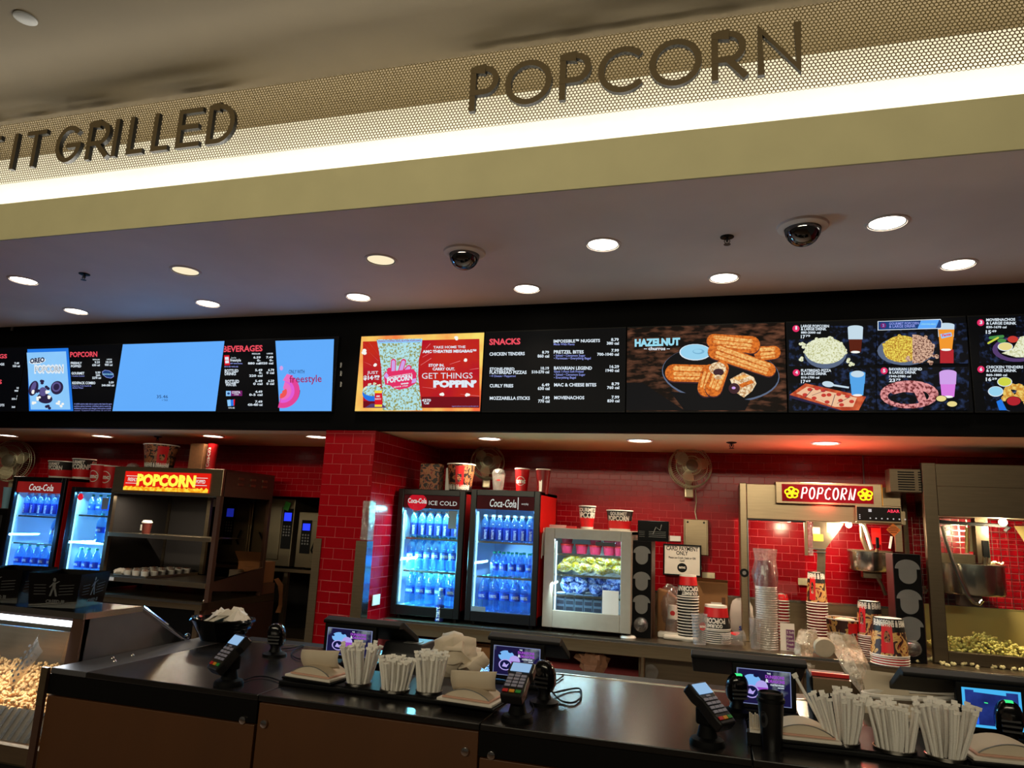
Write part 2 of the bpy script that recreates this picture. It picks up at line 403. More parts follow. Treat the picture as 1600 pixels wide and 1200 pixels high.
# ---------------------------------------------------------------- ceiling fittings
DL = None
def make_downlight(r, label, group, loc, power, lens='lamp_white', color=(1, .86, .66), ang=110):
    t = thing('downlight', label, 'ceiling light', loc, group=group)
    MB('plaster_front').lathe([(r*1.16, 0), (r*1.16, -.004), (r*1.02, -.007), (r, -.003), (r*.97, .004)], n=28).build('trim_ring', t, 40)
    MB('dark_grey').lathe([(r*1.0, -.0035), (r*.93, -.001)], n=28).build('reflector', t, 40)
    MB(lens).lathe([(r*.94, -.0012), (.0001, -.0012)], n=28).build('lens', t)
    if power: spot('lamp', (0, 0, -.03), power, color, ang, r*.8, t)
    return t
front = [((37, 438), 1, 'at the far end'), ((290, 423), 0, 'over the blue screen'), ((595, 406), 0, 'beside the camera dome above the promo screen'), ((942, 382), 1, 'above the snacks menu'), ((1386, 348), 1, 'largest, beside the second camera dome')]
back = [(119, 486, 'above the cookie popcorn poster'), (325, 474, 'above the plain blue screen'), (560, 464, 'above the gap between screen groups'), (823, 451, 'above the snacks menu'), (1131, 434, 'above the churros screen'), (1497, 413, 'above the combo screens')]
for (x, y), on, w in front:
    p = onz(x, y, ZF); make_downlight(.088, 'round recessed downlight, front row, '+w, 'front ceiling downlights', p, 28 if on else 12, 'lamp_white' if on else 'lamp_dim')
for x, y, w in back:
    p = onz(x, y, ZF); make_downlight(.085, 'round recessed downlight, row nearest the screens, '+w, 'front ceiling downlights', p, 28)
for x, y, w in [(12, 680, 'over the far drink cooler'), (160, 681, 'over the second far drink cooler'), (333, 681, 'over the popcorn display case'), (495, 682, 'beside the tiled column'), (765, 685, 'over the tall drink coolers'), (1000, 688, 'over the white freezer'), (1290, 692, 'over the neon popcorn sign')]:
    p = onz(x, y, ZI); left = x < 520
    make_downlight(.085, 'round recessed downlight under the menu fascia, '+w, 'service bay downlights', p, 9 if left else 46, color=(1, .82, .58), ang=150)
def dome(x, y, label):
    p = onz(x, y, ZF); t = thing('security_camera', label, 'camera', p, group='dome cameras')
    MB('plaster_front').lathe([(.125, 0), (.122, -.012), (.105, -.02), (.09, -.021)], n=32).build('mounting_ring', t, 40)
    MB('black').sphere((0, 0, -.02), .05, 14, 8, z1=.1).build('lens_unit', t, 60)
    MB('dome_smoke').sphere((0, 0, -.018), .088, 24, 12, (1, 1, 1.02), -1, 0).build('dome', t, 60)
dome(726, 394, 'smoked dome security camera above the red promo screen'); dome(1254, 353, 'smoked dome security camera between the two bright downlights')
def sprinkler(x, y, Z, label, k=1.0):
    t = thing('sprinkler', label, 'sprinkler', onz(x, y, Z), group='ceiling sprinklers')
    MB('black').lathe([(.036*k, 0), (.036*k, -.004), (.024*k, -.009), (.014*k, -.006), (.0001, -.006)], n=18).build('escutcheon', t, 40)
    m = MB('dark_grey').cyl((0, 0, 0), (0, 0, -.03*k), .006*k, n=8)
    for sx in (-1, 1): m.tube([(sx*.008*k, 0, -.012*k), (sx*.015*k, 0, -.025*k), (sx*.004*k, 0, -.042*k)], .0025*k, 5)
    m.build('frame', t, 40); MB('dark_grey').lathe([(.0001, -.04*k), (.018*k, -.042*k), (.018*k, -.045*k), (.0001, -.046*k)], n=12).build('deflector', t)
sprinkler(132, 428, ZF, 'small black sprinkler head among the far ceiling lights'); sprinkler(1136, 370, ZF, 'small black sprinkler head beside the second dome camera')
sprinkler(247, 682, ZI, 'small sprinkler under the fascia above the popcorn case'); sprinkler(1143, 691, ZI, 'small sprinkler under the fascia above the wall fan')
p = onz(40, 28, ZU); t = thing('sprinkler_cover', 'round beige concealed sprinkler cover on the upper ceiling', 'sprinkler', p)
MB('grey').lathe([(.052, 0), (.052, -.006), (.046, -.009), (.0001, -.009)], n=24).build('cover_plate', t, 40)
# ================================================================ MENU SCREENS
def E(name, rgb, s=1.0, noise=0.0, scale=20): return M(name, rgb, .4, emit=s, noise=noise, scale=scale)
def E2(name, a, b, scale=20, s=1.0, lo=.4, hi=.6, detail=5, aniso=None):
    m = M(name, a, .4, emit=s, noise=0, scale=scale, aniso=aniso); nt = m.node_tree
    mx = [n for n in nt.nodes if n.type == 'MIX'][0]; nz = [n for n in nt.nodes if n.type == 'TEX_NOISE'][0]; nz.inputs['Detail'].default_value = detail
    mx.inputs[6].default_value = (*lin(a), 1); mx.inputs[7].default_value = (*lin(b), 1)
    mr = nt.nodes.new('ShaderNodeMapRange'); mr.inputs[1].default_value = lo; mr.inputs[2].default_value = hi
    nt.links.new(nz.outputs['Fac'], mr.inputs[0]); nt.links.new(mr.outputs[0], mx.inputs[0]); return m
E('s_black', (4, 5, 8)); E('s_sky', (98, 172, 252), noise=.03, scale=3); E('s_blue', (32, 118, 226)); E('s_pale', (140, 200, 252), noise=.06, scale=8)
E('t_red', (232, 76, 92)); E('t_white', (222, 234, 244)); E('t_lilac', (146, 158, 236)); E('t_navy', (24, 36, 74)); E('t_crimson', (158, 34, 92)); E('t_cyan', (150, 216, 236))
E('s_pink', (236, 108, 190)); E('s_magenta', (222, 92, 214)); E('s_coral', (240, 84, 84)); E('s_rose', (226, 66, 150)); E('s_dkblue', (26, 62, 122)); E('s_plum', (116, 32, 104))
E2('s_border', (248, 224, 110), (246, 110, 62), 3, lo=.35, hi=.65); E2('s_redbg', (178, 14, 36), (196, 40, 20), 2.5, lo=.4, hi=.62); E('s_maroon', (112, 6, 22)); E('s_streak', (240, 130, 130))
E2('s_popbag', (176, 226, 234), (150, 150, 80), 75, lo=.48, hi=.6, detail=2); E('s_lav', (206, 160, 232)); E('s_badge', (226, 44, 100)); E('s_yellow', (246, 214, 60)); E('s_red', (214, 20, 40))
E2('s_woodbg', (16, 8, 6), (112, 70, 50), 12, lo=.46, hi=.78, aniso=(1, 1, 3)); E2('s_churro', (226, 120, 40), (150, 60, 16), 60, lo=.42, hi=.7); E2('s_churro_hi', (246, 196, 116), (222, 138, 64), 60); E('s_plate', (8, 9, 14)); E('s_platerim', (90, 104, 130)); E('s_dip', (150, 208, 236)); E('s_dip2', (120, 178, 210)); E2('s_cream', (246, 228, 190), (190, 140, 90), 70); E('s_choc', (62, 34, 40))
E2('s_slate', (5, 7, 14), (44, 62, 104), 30, lo=.5, hi=.75); E2('s_popw', (232, 236, 206), (176, 176, 110), 110, lo=.48, hi=.66); E2('s_popg', (240, 220, 90), (176, 120, 40), 110); E2('s_popb', (216, 176, 150), (96, 52, 44), 110, lo=.45, hi=.62)
E('s_glassw', (196, 218, 232)); E('s_cola', (88, 30, 16)); E('s_orange', (240, 150, 44)); E('s_pinkdrink', (216, 124, 224)); E('s_bluedrink', (84, 164, 232)); E2('s_board', (216, 104, 62), (172, 60, 34), 25); E('s_pizza', (236, 188, 150)); E('s_tomato', (196, 58, 48)); E2('s_pretzel', (226, 150, 150), (112, 40, 44), 60, lo=.45, hi=.6); E2('s_nacho', (236, 206, 110), (206, 140, 50), 70); E('s_salsa', (176, 34, 44)); E('s_queso', (232, 214, 140)); E('s_guac', (206, 212, 70)); E('s_green', (70, 140, 70)); E('s_purpleshadow', (84, 60, 110)); E('s_white', (246, 246, 240)); E('s_cookie', (42, 34, 66)); E('s_cookie2', (92, 84, 140))
ZS, HS = 2.412, .580
class Scr:
    def __init__(s, x0, x1, label, bgmat):
        s.x0, s.x1 = x0, x1; s.xc = (x0+x1)/2; W = x1-x0
        s.t = thing('menu_screen', label, 'screen', (s.xc, YB-.001, ZS), group='menu screens on the black fascia')
        MB('black').bx(-W/2+.0005, -.030, -.008, W/2-.0005, 0, HS+.008).build('bezel', s.t, bev=.003)
        MB(bgmat).bx(-W/2+.003, -.032, .002, W/2-.003, -.0305, HS-.002).build('display', s.t)
        s.p = MB(); s.q = MB(); s.lay = 0; s.defer = []
    def crop(s, ox, oy, k): s.o = (ox, oy, k); return s
    def P(s, zx, zy, l=None):
        p = ony(s.o[0]+zx/s.o[2], s.o[1]+zy/s.o[2], YB-.033); W = s.x1-s.x0
        return (min(max(p.x-s.xc, -W/2+.003), W/2-.003), -.0325-.0003*(s.lay if l is None else l), min(max(p.z-ZS, .002), HS-.002))
    def poly(s, mat, *pts):
        s.lay += .5; s.p.use(mat).poly([s.P(*q) for q in pts]); return s
    def rect(s, mat, a, b, c, d): return s.poly(mat, (a, b), (c, b), (c, d), (a, d))
    def el(s, mat, cx, cy, rx, ry, rot=0, n=22): return s.poly(mat, *ell(cx, cy, rx, ry, n, math.radians(rot)))
    def cap(s, mat, xa, ya, xb, yb, w, w2=None):
        w2 = w if w2 is None else w2; a = math.atan2(yb-ya, xb-xa); o = []
        for i in range(9): t = a+PI/2+PI*i/8; o.append((xa+w*math.cos(t), ya+w*math.sin(t)))
        for i in range(9): t = a-PI/2+PI*i/8; o.append((xb+w2*math.cos(t), yb+w2*math.sin(t)))
        return s.poly(mat, *o)
    def T(s, mat, txt, xa, xb, base, cap, bold=.03, dy=0):
        v, f, w = text_geo(txt, bold); k = (xb-xa)/w; h = cap/.70
        s.defer.append((mat, s.o, [(xa+a*k, base+dy*(a/w)-b*h) for a, b in v], f)); return s
    def done(s):
        for mat, o, v, f in s.defer:
            s.o = o; s.q.use(mat).add([s.P(x, y, s.lay+2) for x, y in v], f)
        if s.p.v: s.p.build('picture', s.t)
        if s.q.v: s.q.build('lettering', s.t)
    def pops(s, mat, pts, r):
        for x, y in pts:
            for i in range(3): s.el(mat, x+random.uniform(-r, r)*.7, y+random.uniform(-r, r)*.7, r*.7, r*.6, n=8)
XS = [-6.94, -5.914, -4.858, -3.826, -2.790, -2.600, -1.603, -.582, .432, 1.457, 2.48]
# hot dogs menu at the far left edge
s = Scr(XS[0], XS[1]-.01, 'black menu screen cut by the picture edge, reading GS in pink', 's_black').crop(0, 500, 5.714)
s.T('t_red', 'HOT DOGS', -250, 64, 345, 36, dy=-4).T('t_white', 'HOT DOGS', -120, 40, 405, 20).T('t_white', '7.49', 130, 172, 395, 17).T('t_white', '520 cal', 114, 178, 420, 17).T('t_red', 'COMBOS', -260, 18, 570, 36)
for i, (a, b) in enumerate([('10.49', '900 cal'), ('5.09', '355-505 cal'), ('5.19', '360-400 cal')]): s.T('t_white', a, 150, 198, 615+75*i, 16).T('t_white', b, 105+(25 if i == 0 else 0), 205, 640+72*i, 15)
s.T('t_white', 'TOTS', -20, 40, 770, 20); s.done()
s = Scr(XS[1], XS[2]-.004, 'screen with blue cookie popcorn poster beside the black POPCORN price list', 's_black').crop(0, 500, 5.714)
s.poly('s_blue', (212, 262), (610, 250), (652, 828), (258, 828)).poly('s_pale', (235, 292), (590, 280), (630, 800), (275, 800))
for c in [(300, 610, 40, 70, 20), (510, 605, 55, 62, 25), (400, 700, 70, 45, 10)]: s.el('s_cookie', *c)
s.el('s_cookie2', 505, 598, 40, 44, 25).el('s_cookie', 505, 598, 26, 30, 25).el('s_cookie2', 300, 600, 20, 50, 20).el('s_cookie2', 385, 640, 35, 40).pops('s_cookie', [(340, 640), (420, 600), (380, 560), (430, 775)], 22)
s.pops('s_white', [(310, 740), (350, 700), (430, 650), (450, 690), (520, 740), (300, 640), (560, 760)], 18)
s.el('t_white', 340, 368, 74, 26, -8).T('t_navy', 'OREO', 275, 405, 388, 40, .05, -14).T('t_white', 'POPCORN', 313, 576, 474, 66, .09, -4).T('t_navy', 'POPCORN', 322, 568, 466, 48, .0, -4)
s.T('t_red', 'POPCORN', 633, 875, 332, 44, .03, -4).T('t_white', 'FRESHLY', 638, 738, 396, 20).T('t_white', 'POPPED', 640, 732, 424, 20).T('t_white', 'GOURMET', 645, 760, 488, 22).T('t_lilac', '• Cookies Caramel', 645, 760, 507, 11, .01).T('t_white', 'KIDSPACK COMBO', 652, 858, 575, 23)
s.T('t_lilac', 'Popcorn, Fruit Snacks &', 653, 822, 595, 12, .01).T('t_lilac', 'Bottled Water', 655, 752, 613, 12, .01)
s.T('t_white', 'REGULAR', 835, 898, 360, 10).T('t_white', 'LARGE', 960, 1005, 358, 10).T('t_white', '9.29', 852, 898, 388, 18).T('t_white', '630 cal', 830, 898, 413, 18).T('t_white', '10.29', 952, 1008, 386, 18).T('t_white', '900 cal', 942, 1010, 411, 18).T('t_white', '9.99', 858, 903, 480, 18).T('t_white', '260-', 862, 905, 503, 18).T('t_white', '2270 cal', 830, 908, 527, 18)
s.poly('t_lilac', *ell(970, 485, 57, 34, 8, PI/8)).poly('s_dkblue', *ell(970, 485, 52, 30, 8, PI/8)).T('t_cyan', 'UNAVAILABLE', 922, 1020, 491, 11)
s.T('t_white', '5.09', 978, 1022, 568, 18).T('t_white', '540-580 cal', 915, 1026, 593, 17)
for i, l in enumerate(['A 2,000 calorie daily diet is used as the basis for general', 'nutrition advice; however, individual calorie needs may vary.', 'Additional nutrition and allergen information available upon', 'request. Suggested retail prices do not include tax.']): s.T('t_lilac', l, 668, 1022+i*10, 757+20*i, 13, .01)
s.done()
s = Scr(XS[2], XS[3]-.004, 'plain sky blue screen showing only a small 35.46 price', 's_sky').crop(0, 500, 5.714)
s.T('t_navy', '35.46', 1400, 1500, 698, 28, 0).T('t_navy', '+ TAX', 1445, 1500, 724, 16, 0); s.done()
s = Scr(XS[3], XS[4], 'screen split between black BEVERAGES price list and pale blue freestyle advert', 's_black').crop(270, 500, 5.517)
s.poly('s_sky', (885, 180), (1390, 165), (1418, 790), (920, 792))
def ring(mat, r0, r1, a0, a1, cx=945, cy=610, ky=1.0):
    n = 18; o = [(cx+r1*math.cos(math.radians(a0+(a1-a0)*i/n)), cy+r1*ky*math.sin(math.radians(a0+(a1-a0)*i/n))) for i in range(n+1)]+[(cx+r0*math.cos(math.radians(a1+(a0-a1)*i/n)), cy+r0*ky*math.sin(math.radians(a1+(a0-a1)*i/n))) for i in range(n+1)]
    n2 = n+1; s.lay += .5; s.p.use(mat)
    s.p.add([s.P(*q) for q in o], [(i, i+1, 2*n2-2-i, 2*n2-1-i) for i in range(n)])
ring('s_cookie', 100, 153, 0, 60, 945, 605); ring('s_rose', 20, 150, -75, 105); ring('s_magenta', 20, 105, -75, 100); ring('s_pink', 20, 78, -75, 95); ring('s_coral', 15, 55, -30, 100, 930, 620)
s.poly('s_pink', (950, 520), (985, 465), (1040, 480), (1010, 540)).el('s_lav', 937, 415, 15, 20).T('t_navy', 'ONLY WITH', 1003, 1137, 462, 32, 0).T('t_crimson', 'freestyle', 1008, 1285, 540, 62, .01, -6)
s.T('t_red', 'BEVERAGES', 435, 776, 276, 50, .03, -8).T('t_white', 'REGULAR', 685, 757, 297, 11).T('t_white', 'LARGE', 812, 865, 295, 11)
s.poly('s_red', (442, 305), (488, 303), (494, 390), (448, 392)).poly('t_white', (450, 320), (482, 318), (486, 372), (454, 374)).T('t_red', 'amc', 452, 484, 352, 14).T('t_white', 'Coca-Cola', 505, 548, 332, 12, .01).T('t_white', 'freestyle', 497, 590, 358, 24, .02).T('t_lilac', '100+ drink choices', 497, 602, 380, 10).T('t_lilac', '20 FL OZ / 44 FL OZ', 447, 566, 408, 10)
for a, b, y in [('6.59', '7.49', 332), ('0-', '0-', 358), ('880 cal', '1020 cal', 383)]: s.T('t_white', a, 760-22*len(a)/1.4, 760, y, 18).T('t_white', b, 868-20*len(b)/1.4-4, 868, y-1, 18)
s.T('t_white', 'BOTTLED', 450, 568, 450, 24).T('t_white', 'DRINKS', 450, 547, 476, 24).T('t_white', 'BOTTLED', 455, 574, 543, 26).T('t_white', 'WATER', 457, 550, 570, 26)
for a, b, y in [('5.49', '6.79', 442), ('0-', '0 cal', 466), ('220 cal', '', 490), ('5.49', '6.29', 536), ('0 cal', '0 cal', 560), ('4.49', '', 628), ('0-5 cal', '', 654), ('7.49', '', 714), ('430-480 cal', '', 740)]:
    s.T('t_white', a, 772-(17*len(a)-8 if len(a) < 9 else 125), 775, y, 19)
    if b: s.T('t_white', b, 874-(15*len(b)-10), 876, y-1, 19)
s.rect('s_pale', 460, 612, 502, 656).rect('s_plum', 502, 610, 600, 655).el('s_dkblue', 482, 634, 12, 10).T('t_white', 'COSTA', 512, 584, 634, 20).T('t_white', 'COFFEE', 530, 570, 648, 8)
s.poly('s_pale', (470, 690), (500, 686), (504, 742), (476, 744)).poly('s_blue', (500, 690), (534, 684), (530, 740), (503, 742)).poly('s_red', (524, 686), (538, 684), (534, 738), (526, 740)).T('t_white', '12 FL OZ', 482, 536, 764, 12); s.done()
s = Scr(XS[5], XS[6]-.004, 'red take-home popcorn bag advert screen with glowing yellow orange border', 's_border').crop(550, 510, 7.273)
s.poly('s_redbg', (124, 172), (1448, 142), (1450, 926), (126, 926)).poly('s_maroon', (790, 800), (1450, 800), (1450, 926), (790, 926))
for a in [(130, 190, 200, 270), (150, 250, 300, 390), (190, 180, 310, 330), (130, 400, 220, 440), (840, 250, 890, 195), (800, 350, 960, 260), (780, 440, 900, 360), (1110, 430, 1230, 390), (1340, 490, 1440, 475), (800, 690, 950, 705), (1230, 770, 1445, 790)]: s.poly('s_streak', (a[0], a[1]), (a[2], a[3]), (a[2]+3, a[3]+5), (a[0]+3, a[1]+2))
s.poly('s_popbag', (280, 150), (800, 140), (790, 260), (760, 380), (752, 560), (775, 760), (800, 955), (350, 955), (345, 740), (335, 480), (310, 290)).poly('s_pale', (285, 158), (800, 146), (798, 182), (290, 194)).T('t_crimson', 'FRESHLY POPPED REAL BUTTER POPCORN', 305, 785, 180, 16, .02, -8)
s.el('s_blue', 235, 760, 115, 95).el('s_popbag', 235, 730, 112, 62).poly('s_maroon', (130, 850), (345, 850), (345, 926), (130, 926)).pops('s_popw', [(200, 665), (260, 655), (310, 665), (150, 700)], 18)
s.poly('s_purpleshadow', (150, 925), (400, 925), (340, 880), (220, 880)).rect('s_red', 262, 735, 346, 915).rect('s_yellow', 262, 730, 346, 760).rect('s_yellow', 262, 890, 346, 916).T('t_white', 'AMC', 282, 326, 806, 20).T('t_white', 'PERFECTLY', 268, 340, 835, 14)
for a in [(475, 400, 470, 560), (590, 400, 540, 560), (650, 470, 560, 570), (430, 500, 470, 580)]: s.cap('s_badge', a[0], a[1], a[2], a[3], 30)
for a in [(475, 405, 472, 560), (588, 408, 542, 560), (648, 475, 570, 565)]: s.cap('s_lav', a[0], a[1], a[2], a[3], 20)
s.poly('s_badge', (366, 560), (380, 520), (700, 485), (735, 530), (735, 640), (700, 665), (640, 700), (540, 722), (470, 700), (440, 675), (380, 660)).poly('s_lav', (366, 565), (395, 525), (420, 560), (400, 600)).poly('s_lav', (690, 600), (735, 590), (728, 640), (680, 650))
s.T('t_white', 'AMC THEATRES PERFECTLY', 408, 690, 590, 14, .03, -44).T('t_white', 'POPCORN', 405, 692, 646, 56, .05, -40).T('t_white', 'ooo', 560, 650, 664, 20, .06, -10).T('t_white', 'SINCE 1920', 480, 640, 702, 14, .02, -20)
s.T('t_white', 'JUST', 180, 305, 543, 32, .01).T('t_white', '$14', 138, 246, 608, 44, .05).T('t_white', '.99', 246, 322, 588, 28, .05).T('t_white', '+ TAX', 266, 314, 610, 14)
s.T('t_white', 'TAKE HOME THE', 930, 1295, 255, 28, .02, -5).T('t_white', 'AMC THEATRES MEGABAG™', 808, 1418, 305, 30, .05, -8).T('t_white', 'STOP IN.', 876, 1055, 460, 30, .04).T('t_white', 'CARRY OUT.', 922, 1175, 502, 30, .04).T('t_white', 'GET THINGS', 800, 1376, 598, 66, 0, -4).T('t_white', 'POPPIN’', 930, 1422, 692, 70, .07, -3).T('t_white', '4370', 800, 903, 856, 28).T('t_white', 'Cal', 822, 880, 886, 28).T('t_lilac', 'Suggested retail price. Limited time only while supplies last', 1140, 1442, 915, 12, .0)
s.pops('s_white', [(1300, 395), (1315, 770), (1025, 760), (260, 450), (1182, 135)], 26); s.pops('s_white', [(130, 295)], 34); s.done()
s = Scr(XS[6], XS[7]-.004, 'black SNACKS price list screen with two text columns', 's_black').crop(750, 510, 6.957)
s.T('t_red', 'SNACKS', 102, 440, 200, 62, .04, -8).T('t_white', 'CHICKEN TENDERS', 103, 487, 318, 34, .03, -6).T('t_white', '8.79', 675, 750, 295, 28).T('t_white', '860 cal', 626, 752, 338, 32).T('t_white', 'STONE-FIRED', 105, 376, 478, 30).T('t_white', 'FLATBREAD PIZZAS', 105, 507, 516, 34).T('t_lilac', '• 4 Cheese • Pepperoni', 106, 388, 550, 22, .01).T('t_white', '10.19', 662, 750, 470, 30).T('t_white', '510-570 cal', 562, 752, 510, 30).T('t_white', 'CURLY FRIES', 105, 362, 662, 34).T('t_white', '6.49', 672, 755, 650, 30).T('t_white', '630 cal', 628, 757, 690, 32).T('t_white', 'MOZZARELLA STICKS', 106, 543, 797, 34).T('t_white', '7.89', 678, 757, 790, 30).T('t_white', '770 cal', 632, 757, 828, 32)
s.T('t_white', 'IMPOSSIBLE™ NUGGETS', 800, 1305, 178, 32, .03, -8).T('t_lilac', 'Made With Plants', 802, 1028, 205, 22, .01).T('t_white', '8.79', 1425, 1508, 158, 30).T('t_white', '380 cal', 1378, 1510, 198, 30).T('t_white', 'PRETZEL BITES', 802, 1128, 294, 34).T('t_lilac', '• Salted • Cinnamon Sugar', 803, 1145, 328, 24, .01).T('t_lilac', '• Parmesan • Everything Bagel', 803, 1204, 358, 24, .01).T('t_white', '7.99', 1428, 1510, 276, 30).T('t_white', '700-1040 cal', 1274, 1510, 318, 30)
s.T('t_white', 'BAVARIAN LEGEND', 804, 1218, 470, 34).T('t_lilac', 'Giant 1-Foot Soft Pretzel', 804, 1126, 502, 24, .01).T('t_lilac', '• Salted • Cinnamon Sugar', 804, 1145, 536, 24, .01).T('t_lilac', '• Everything Bagel', 804, 1043, 568, 24, .01).T('t_white', '16.29', 1410, 1512, 452, 30).T('t_white', '1940 cal', 1366, 1512, 494, 30).T('t_white', 'MAC & CHEESE BITES', 806, 1265, 652, 34).T('t_white', '8.79', 1430, 1514, 640, 30).T('t_white', '760 cal', 1382, 1514, 680, 30).T('t_white', 'MOVIENACHOS', 807, 1134, 792, 34).T('t_white', '7.99', 1430, 1514, 784, 30).T('t_white', '830 cal', 1384, 1516, 824, 30); s.done()
s = Scr(XS[7], XS[8]-.004, 'dark wooden screen picturing HAZELNUT churros on a black plate', 's_woodbg').crop(970, 490, 5.926)
s.poly('s_plate', (30, 640), (200, 640), (590, 897), (30, 897)).el('s_platerim', 925, 560, 545, 262, 4, 40).el('s_plate', 925, 552, 537, 252, 4, 40).poly('s_plate', (455, 720), (1200, 800), (1150, 897), (590, 897)).el('s_plate', 700, 350, 165, 85).el('t_white', 690, 358, 148, 76).el('s_dip', 690, 356, 138, 70).el('s_dip2', 720, 352, 55, 24).el('s_dip', 712, 348, 40, 17)
def churro(xa, ya, xb, yb, w, w2=None):
    s.cap('s_choc', xa, ya+w*.12, xb, yb+w*.12, w*1.04, w2 and w2*1.04).cap('s_churro', xa, ya, xb, yb, w, w2); dx, dy = xb-xa, yb-ya; L = math.hypot(dx, dy); nx, ny = -dy/L, dx/L
    for k, ww in ((-.55, .26), (.1, .2), (.6, .14)): s.cap('s_churro_hi', xa+dx*.03+nx*w*k, ya+dy*.03+ny*w*k, xb-dx*.03+nx*w*k*.9, yb-dy*.03+ny*w*k*.9, w*ww)
churro(1300, 370, 1420, 360, 66, 60); churro(860, 255, 1210, 290, 66, 80); churro(880, 350, 1370, 520, 74, 64); churro(490, 550, 900, 560, 80); churro(830, 560, 790, 690, 90, 80); churro(930, 510, 860, 690, 70, 80)
s.el('s_cream', 895, 510, 78, 58).el('s_choc', 905, 545, 50, 34).el('s_cream', 900, 590, 36, 22); s.poly('s_cream', (1010, 610), (1130, 545), (1230, 590), (1255, 650), (1215, 720), (1140, 780), (1060, 730)).el('s_choc', 1050, 695, 52, 50).el('s_lav', 1045, 690, 18, 12)
s.poly('s_churro_hi', (1040, 600), (1140, 565), (1190, 580), (1090, 620)).poly('s_churro', (1090, 660), (1210, 615), (1235, 640), (1120, 690))
s.T('t_cyan', 'HAZELNUT', 130, 550, 305, 62, .06, -14).T('t_white', '– churros –', 215, 455, 340, 30, .03); s.done()
s = Scr(XS[8], XS[9]-.006, 'four-picture combo screen, numbered 1, 2, 4 and 5', 's_black').crop(1220, 480, 6.665)
def num(x, y, n): s.el('s_badge', x, y, 37, 35).T('t_white', n, x-(9 if n == '1' else 14), x+(9 if n == '1' else 14), y+16, 34, .04)
def glass(x, y, w, h, top, low): 
    s.poly(low, (x-w*.36, y+h), (x+w*.36, y+h), (x+w*.5, y), (x-w*.5, y)).poly(top, (x-w*.5, y), (x+w*.5, y), (x+w*.46, y+h*.48), (x-w*.46, y+h*.48)).el(top, x, y, w*.5, h*.09).el('s_white', x, y+h, w*.3, h*.05)
s.poly('s_slate', (85, 200), (990, 190), (990, 605), (85, 612)).poly('s_slate', (85, 640), (990, 630), (995, 1075), (88, 1078)).poly('s_black', (85, 160), (505, 160), (505, 330), (85, 340)).poly('s_black', (85, 630), (520, 630), (520, 790), (85, 790))
s.el('s_platerim', 465, 480, 222, 160).el('s_popw', 462, 455, 215, 138).pops('s_popw', [(300, 380), (380, 345), (520, 335), (620, 390), (210, 380), (240, 405), (700, 555), (735, 590), (220, 545), (260, 460), (660, 460)], 26)
glass(775, 215, 160, 255, 's_glassw', 's_cola'); num(157, 226, '1'); s.T('t_white', 'LARGE POPCORN', 205, 497, 220, 27).T('t_white', '& LARGE DRINK', 205, 470, 250, 27).T('t_white', '880-2000 cal', 206, 410, 284, 22).T('t_white', '17', 205, 250, 333, 34).T('t_white', '79', 254, 302, 318, 20)
s.poly('s_board', (90, 915), (255, 795), (885, 935), (810, 1075), (600, 1078)).poly('s_cookie', (90, 915), (88, 945), (590, 1078), (640, 1078)).poly('s_pizza', (160, 900), (270, 830), (790, 945), (750, 1040), (560, 1040))
for a in [(300, 860), (375, 850), (440, 870), (250, 915), (345, 950), (445, 920), (500, 915), (480, 990), (600, 910), (690, 930), (620, 975), (735, 985), (630, 1020)]: s.el('s_tomato', a[0], a[1], 26, 18)
for a in [(330, 855, 245, 945), (470, 865, 320, 920), (560, 910, 520, 1040), (720, 935, 580, 1005), (410, 960, 520, 1035)]: s.poly('s_cookie', (a[0], a[1]), (a[0]+6, a[1]+2), (a[2]+6, a[3]+2), (a[2], a[3]))
s.el('s_glassw', 490, 805, 62, 30, 8).poly('s_glassw', (540, 805), (545, 825), (705, 850), (708, 832)); glass(795, 690, 165, 230, 's_bluedrink', 's_bluedrink'); s.el('s_glassw', 795, 700, 70, 35); num(160, 686, '4')
s.T('t_white', 'FLATBREAD PIZZA', 206, 519, 680, 27).T('t_white', '& LARGE DRINK', 206, 473, 713, 27).T('t_white', '810-1700 cal', 207, 395, 750, 22).T('t_white', '17', 206, 252, 798, 34).T('t_white', '69', 256, 306, 786, 20)
s.crop(1400, 480, 6.665)
s.poly('s_slate', (-205, 200), (745, 170), (745, 590), (-205, 600)).poly('s_slate', (-205, 640), (750, 630), (752, 1075), (-200, 1075)).el('s_platerim', 95, 460, 295, 150).el('s_popg', 60, 440, 200, 140).poly('s_popb', *ell(165, 440, 225, 150, 24, 0, -PI/2, PI/2))
s.el('s_popg', -20, 470, 110, 90); s.pops('s_popg', [(-120, 400), (-90, 370), (-90, 420), (40, 320), (0, 380)], 26); s.pops('s_popb', [(300, 330), (380, 420), (340, 500), (120, 540), (250, 560), (400, 530), (350, 575)], 28)
s.poly('s_salsa', (450, 450), (590, 450), (590, 590), (450, 590)); glass(512, 195, 175, 255, 's_glassw', 's_orange'); s.poly('s_orange', (430, 240), (598, 240), (575, 440), (455, 440)).poly('s_pale', (450, 290), (565, 270), (575, 310), (465, 335)).T('t_red', 'Fanta', 468, 560, 318, 26, .05, -16)
s.poly('t_white', (-198, 155), (455, 132), (470, 160), (468, 220), (455, 232), (-198, 250)).poly('s_dkblue', (-190, 160), (450, 140), (462, 165), (460, 218), (450, 226), (-190, 244)).poly('s_sky', (250, 150), (440, 140), (405, 226), (215, 234)).T('t_cyan', 'UNAVAILABLE', 250, 402, 194, 16).T('t_lilac', 'GOURMET POPCORN', -80, 228, 195, 26, .02, -6).T('t_lilac', '& LARGE DRINK', -80, 195, 225, 26, .02, -6).el('s_plum', -140, 200, 30, 28).T('t_lilac', '2', -150, -130, 212, 26)
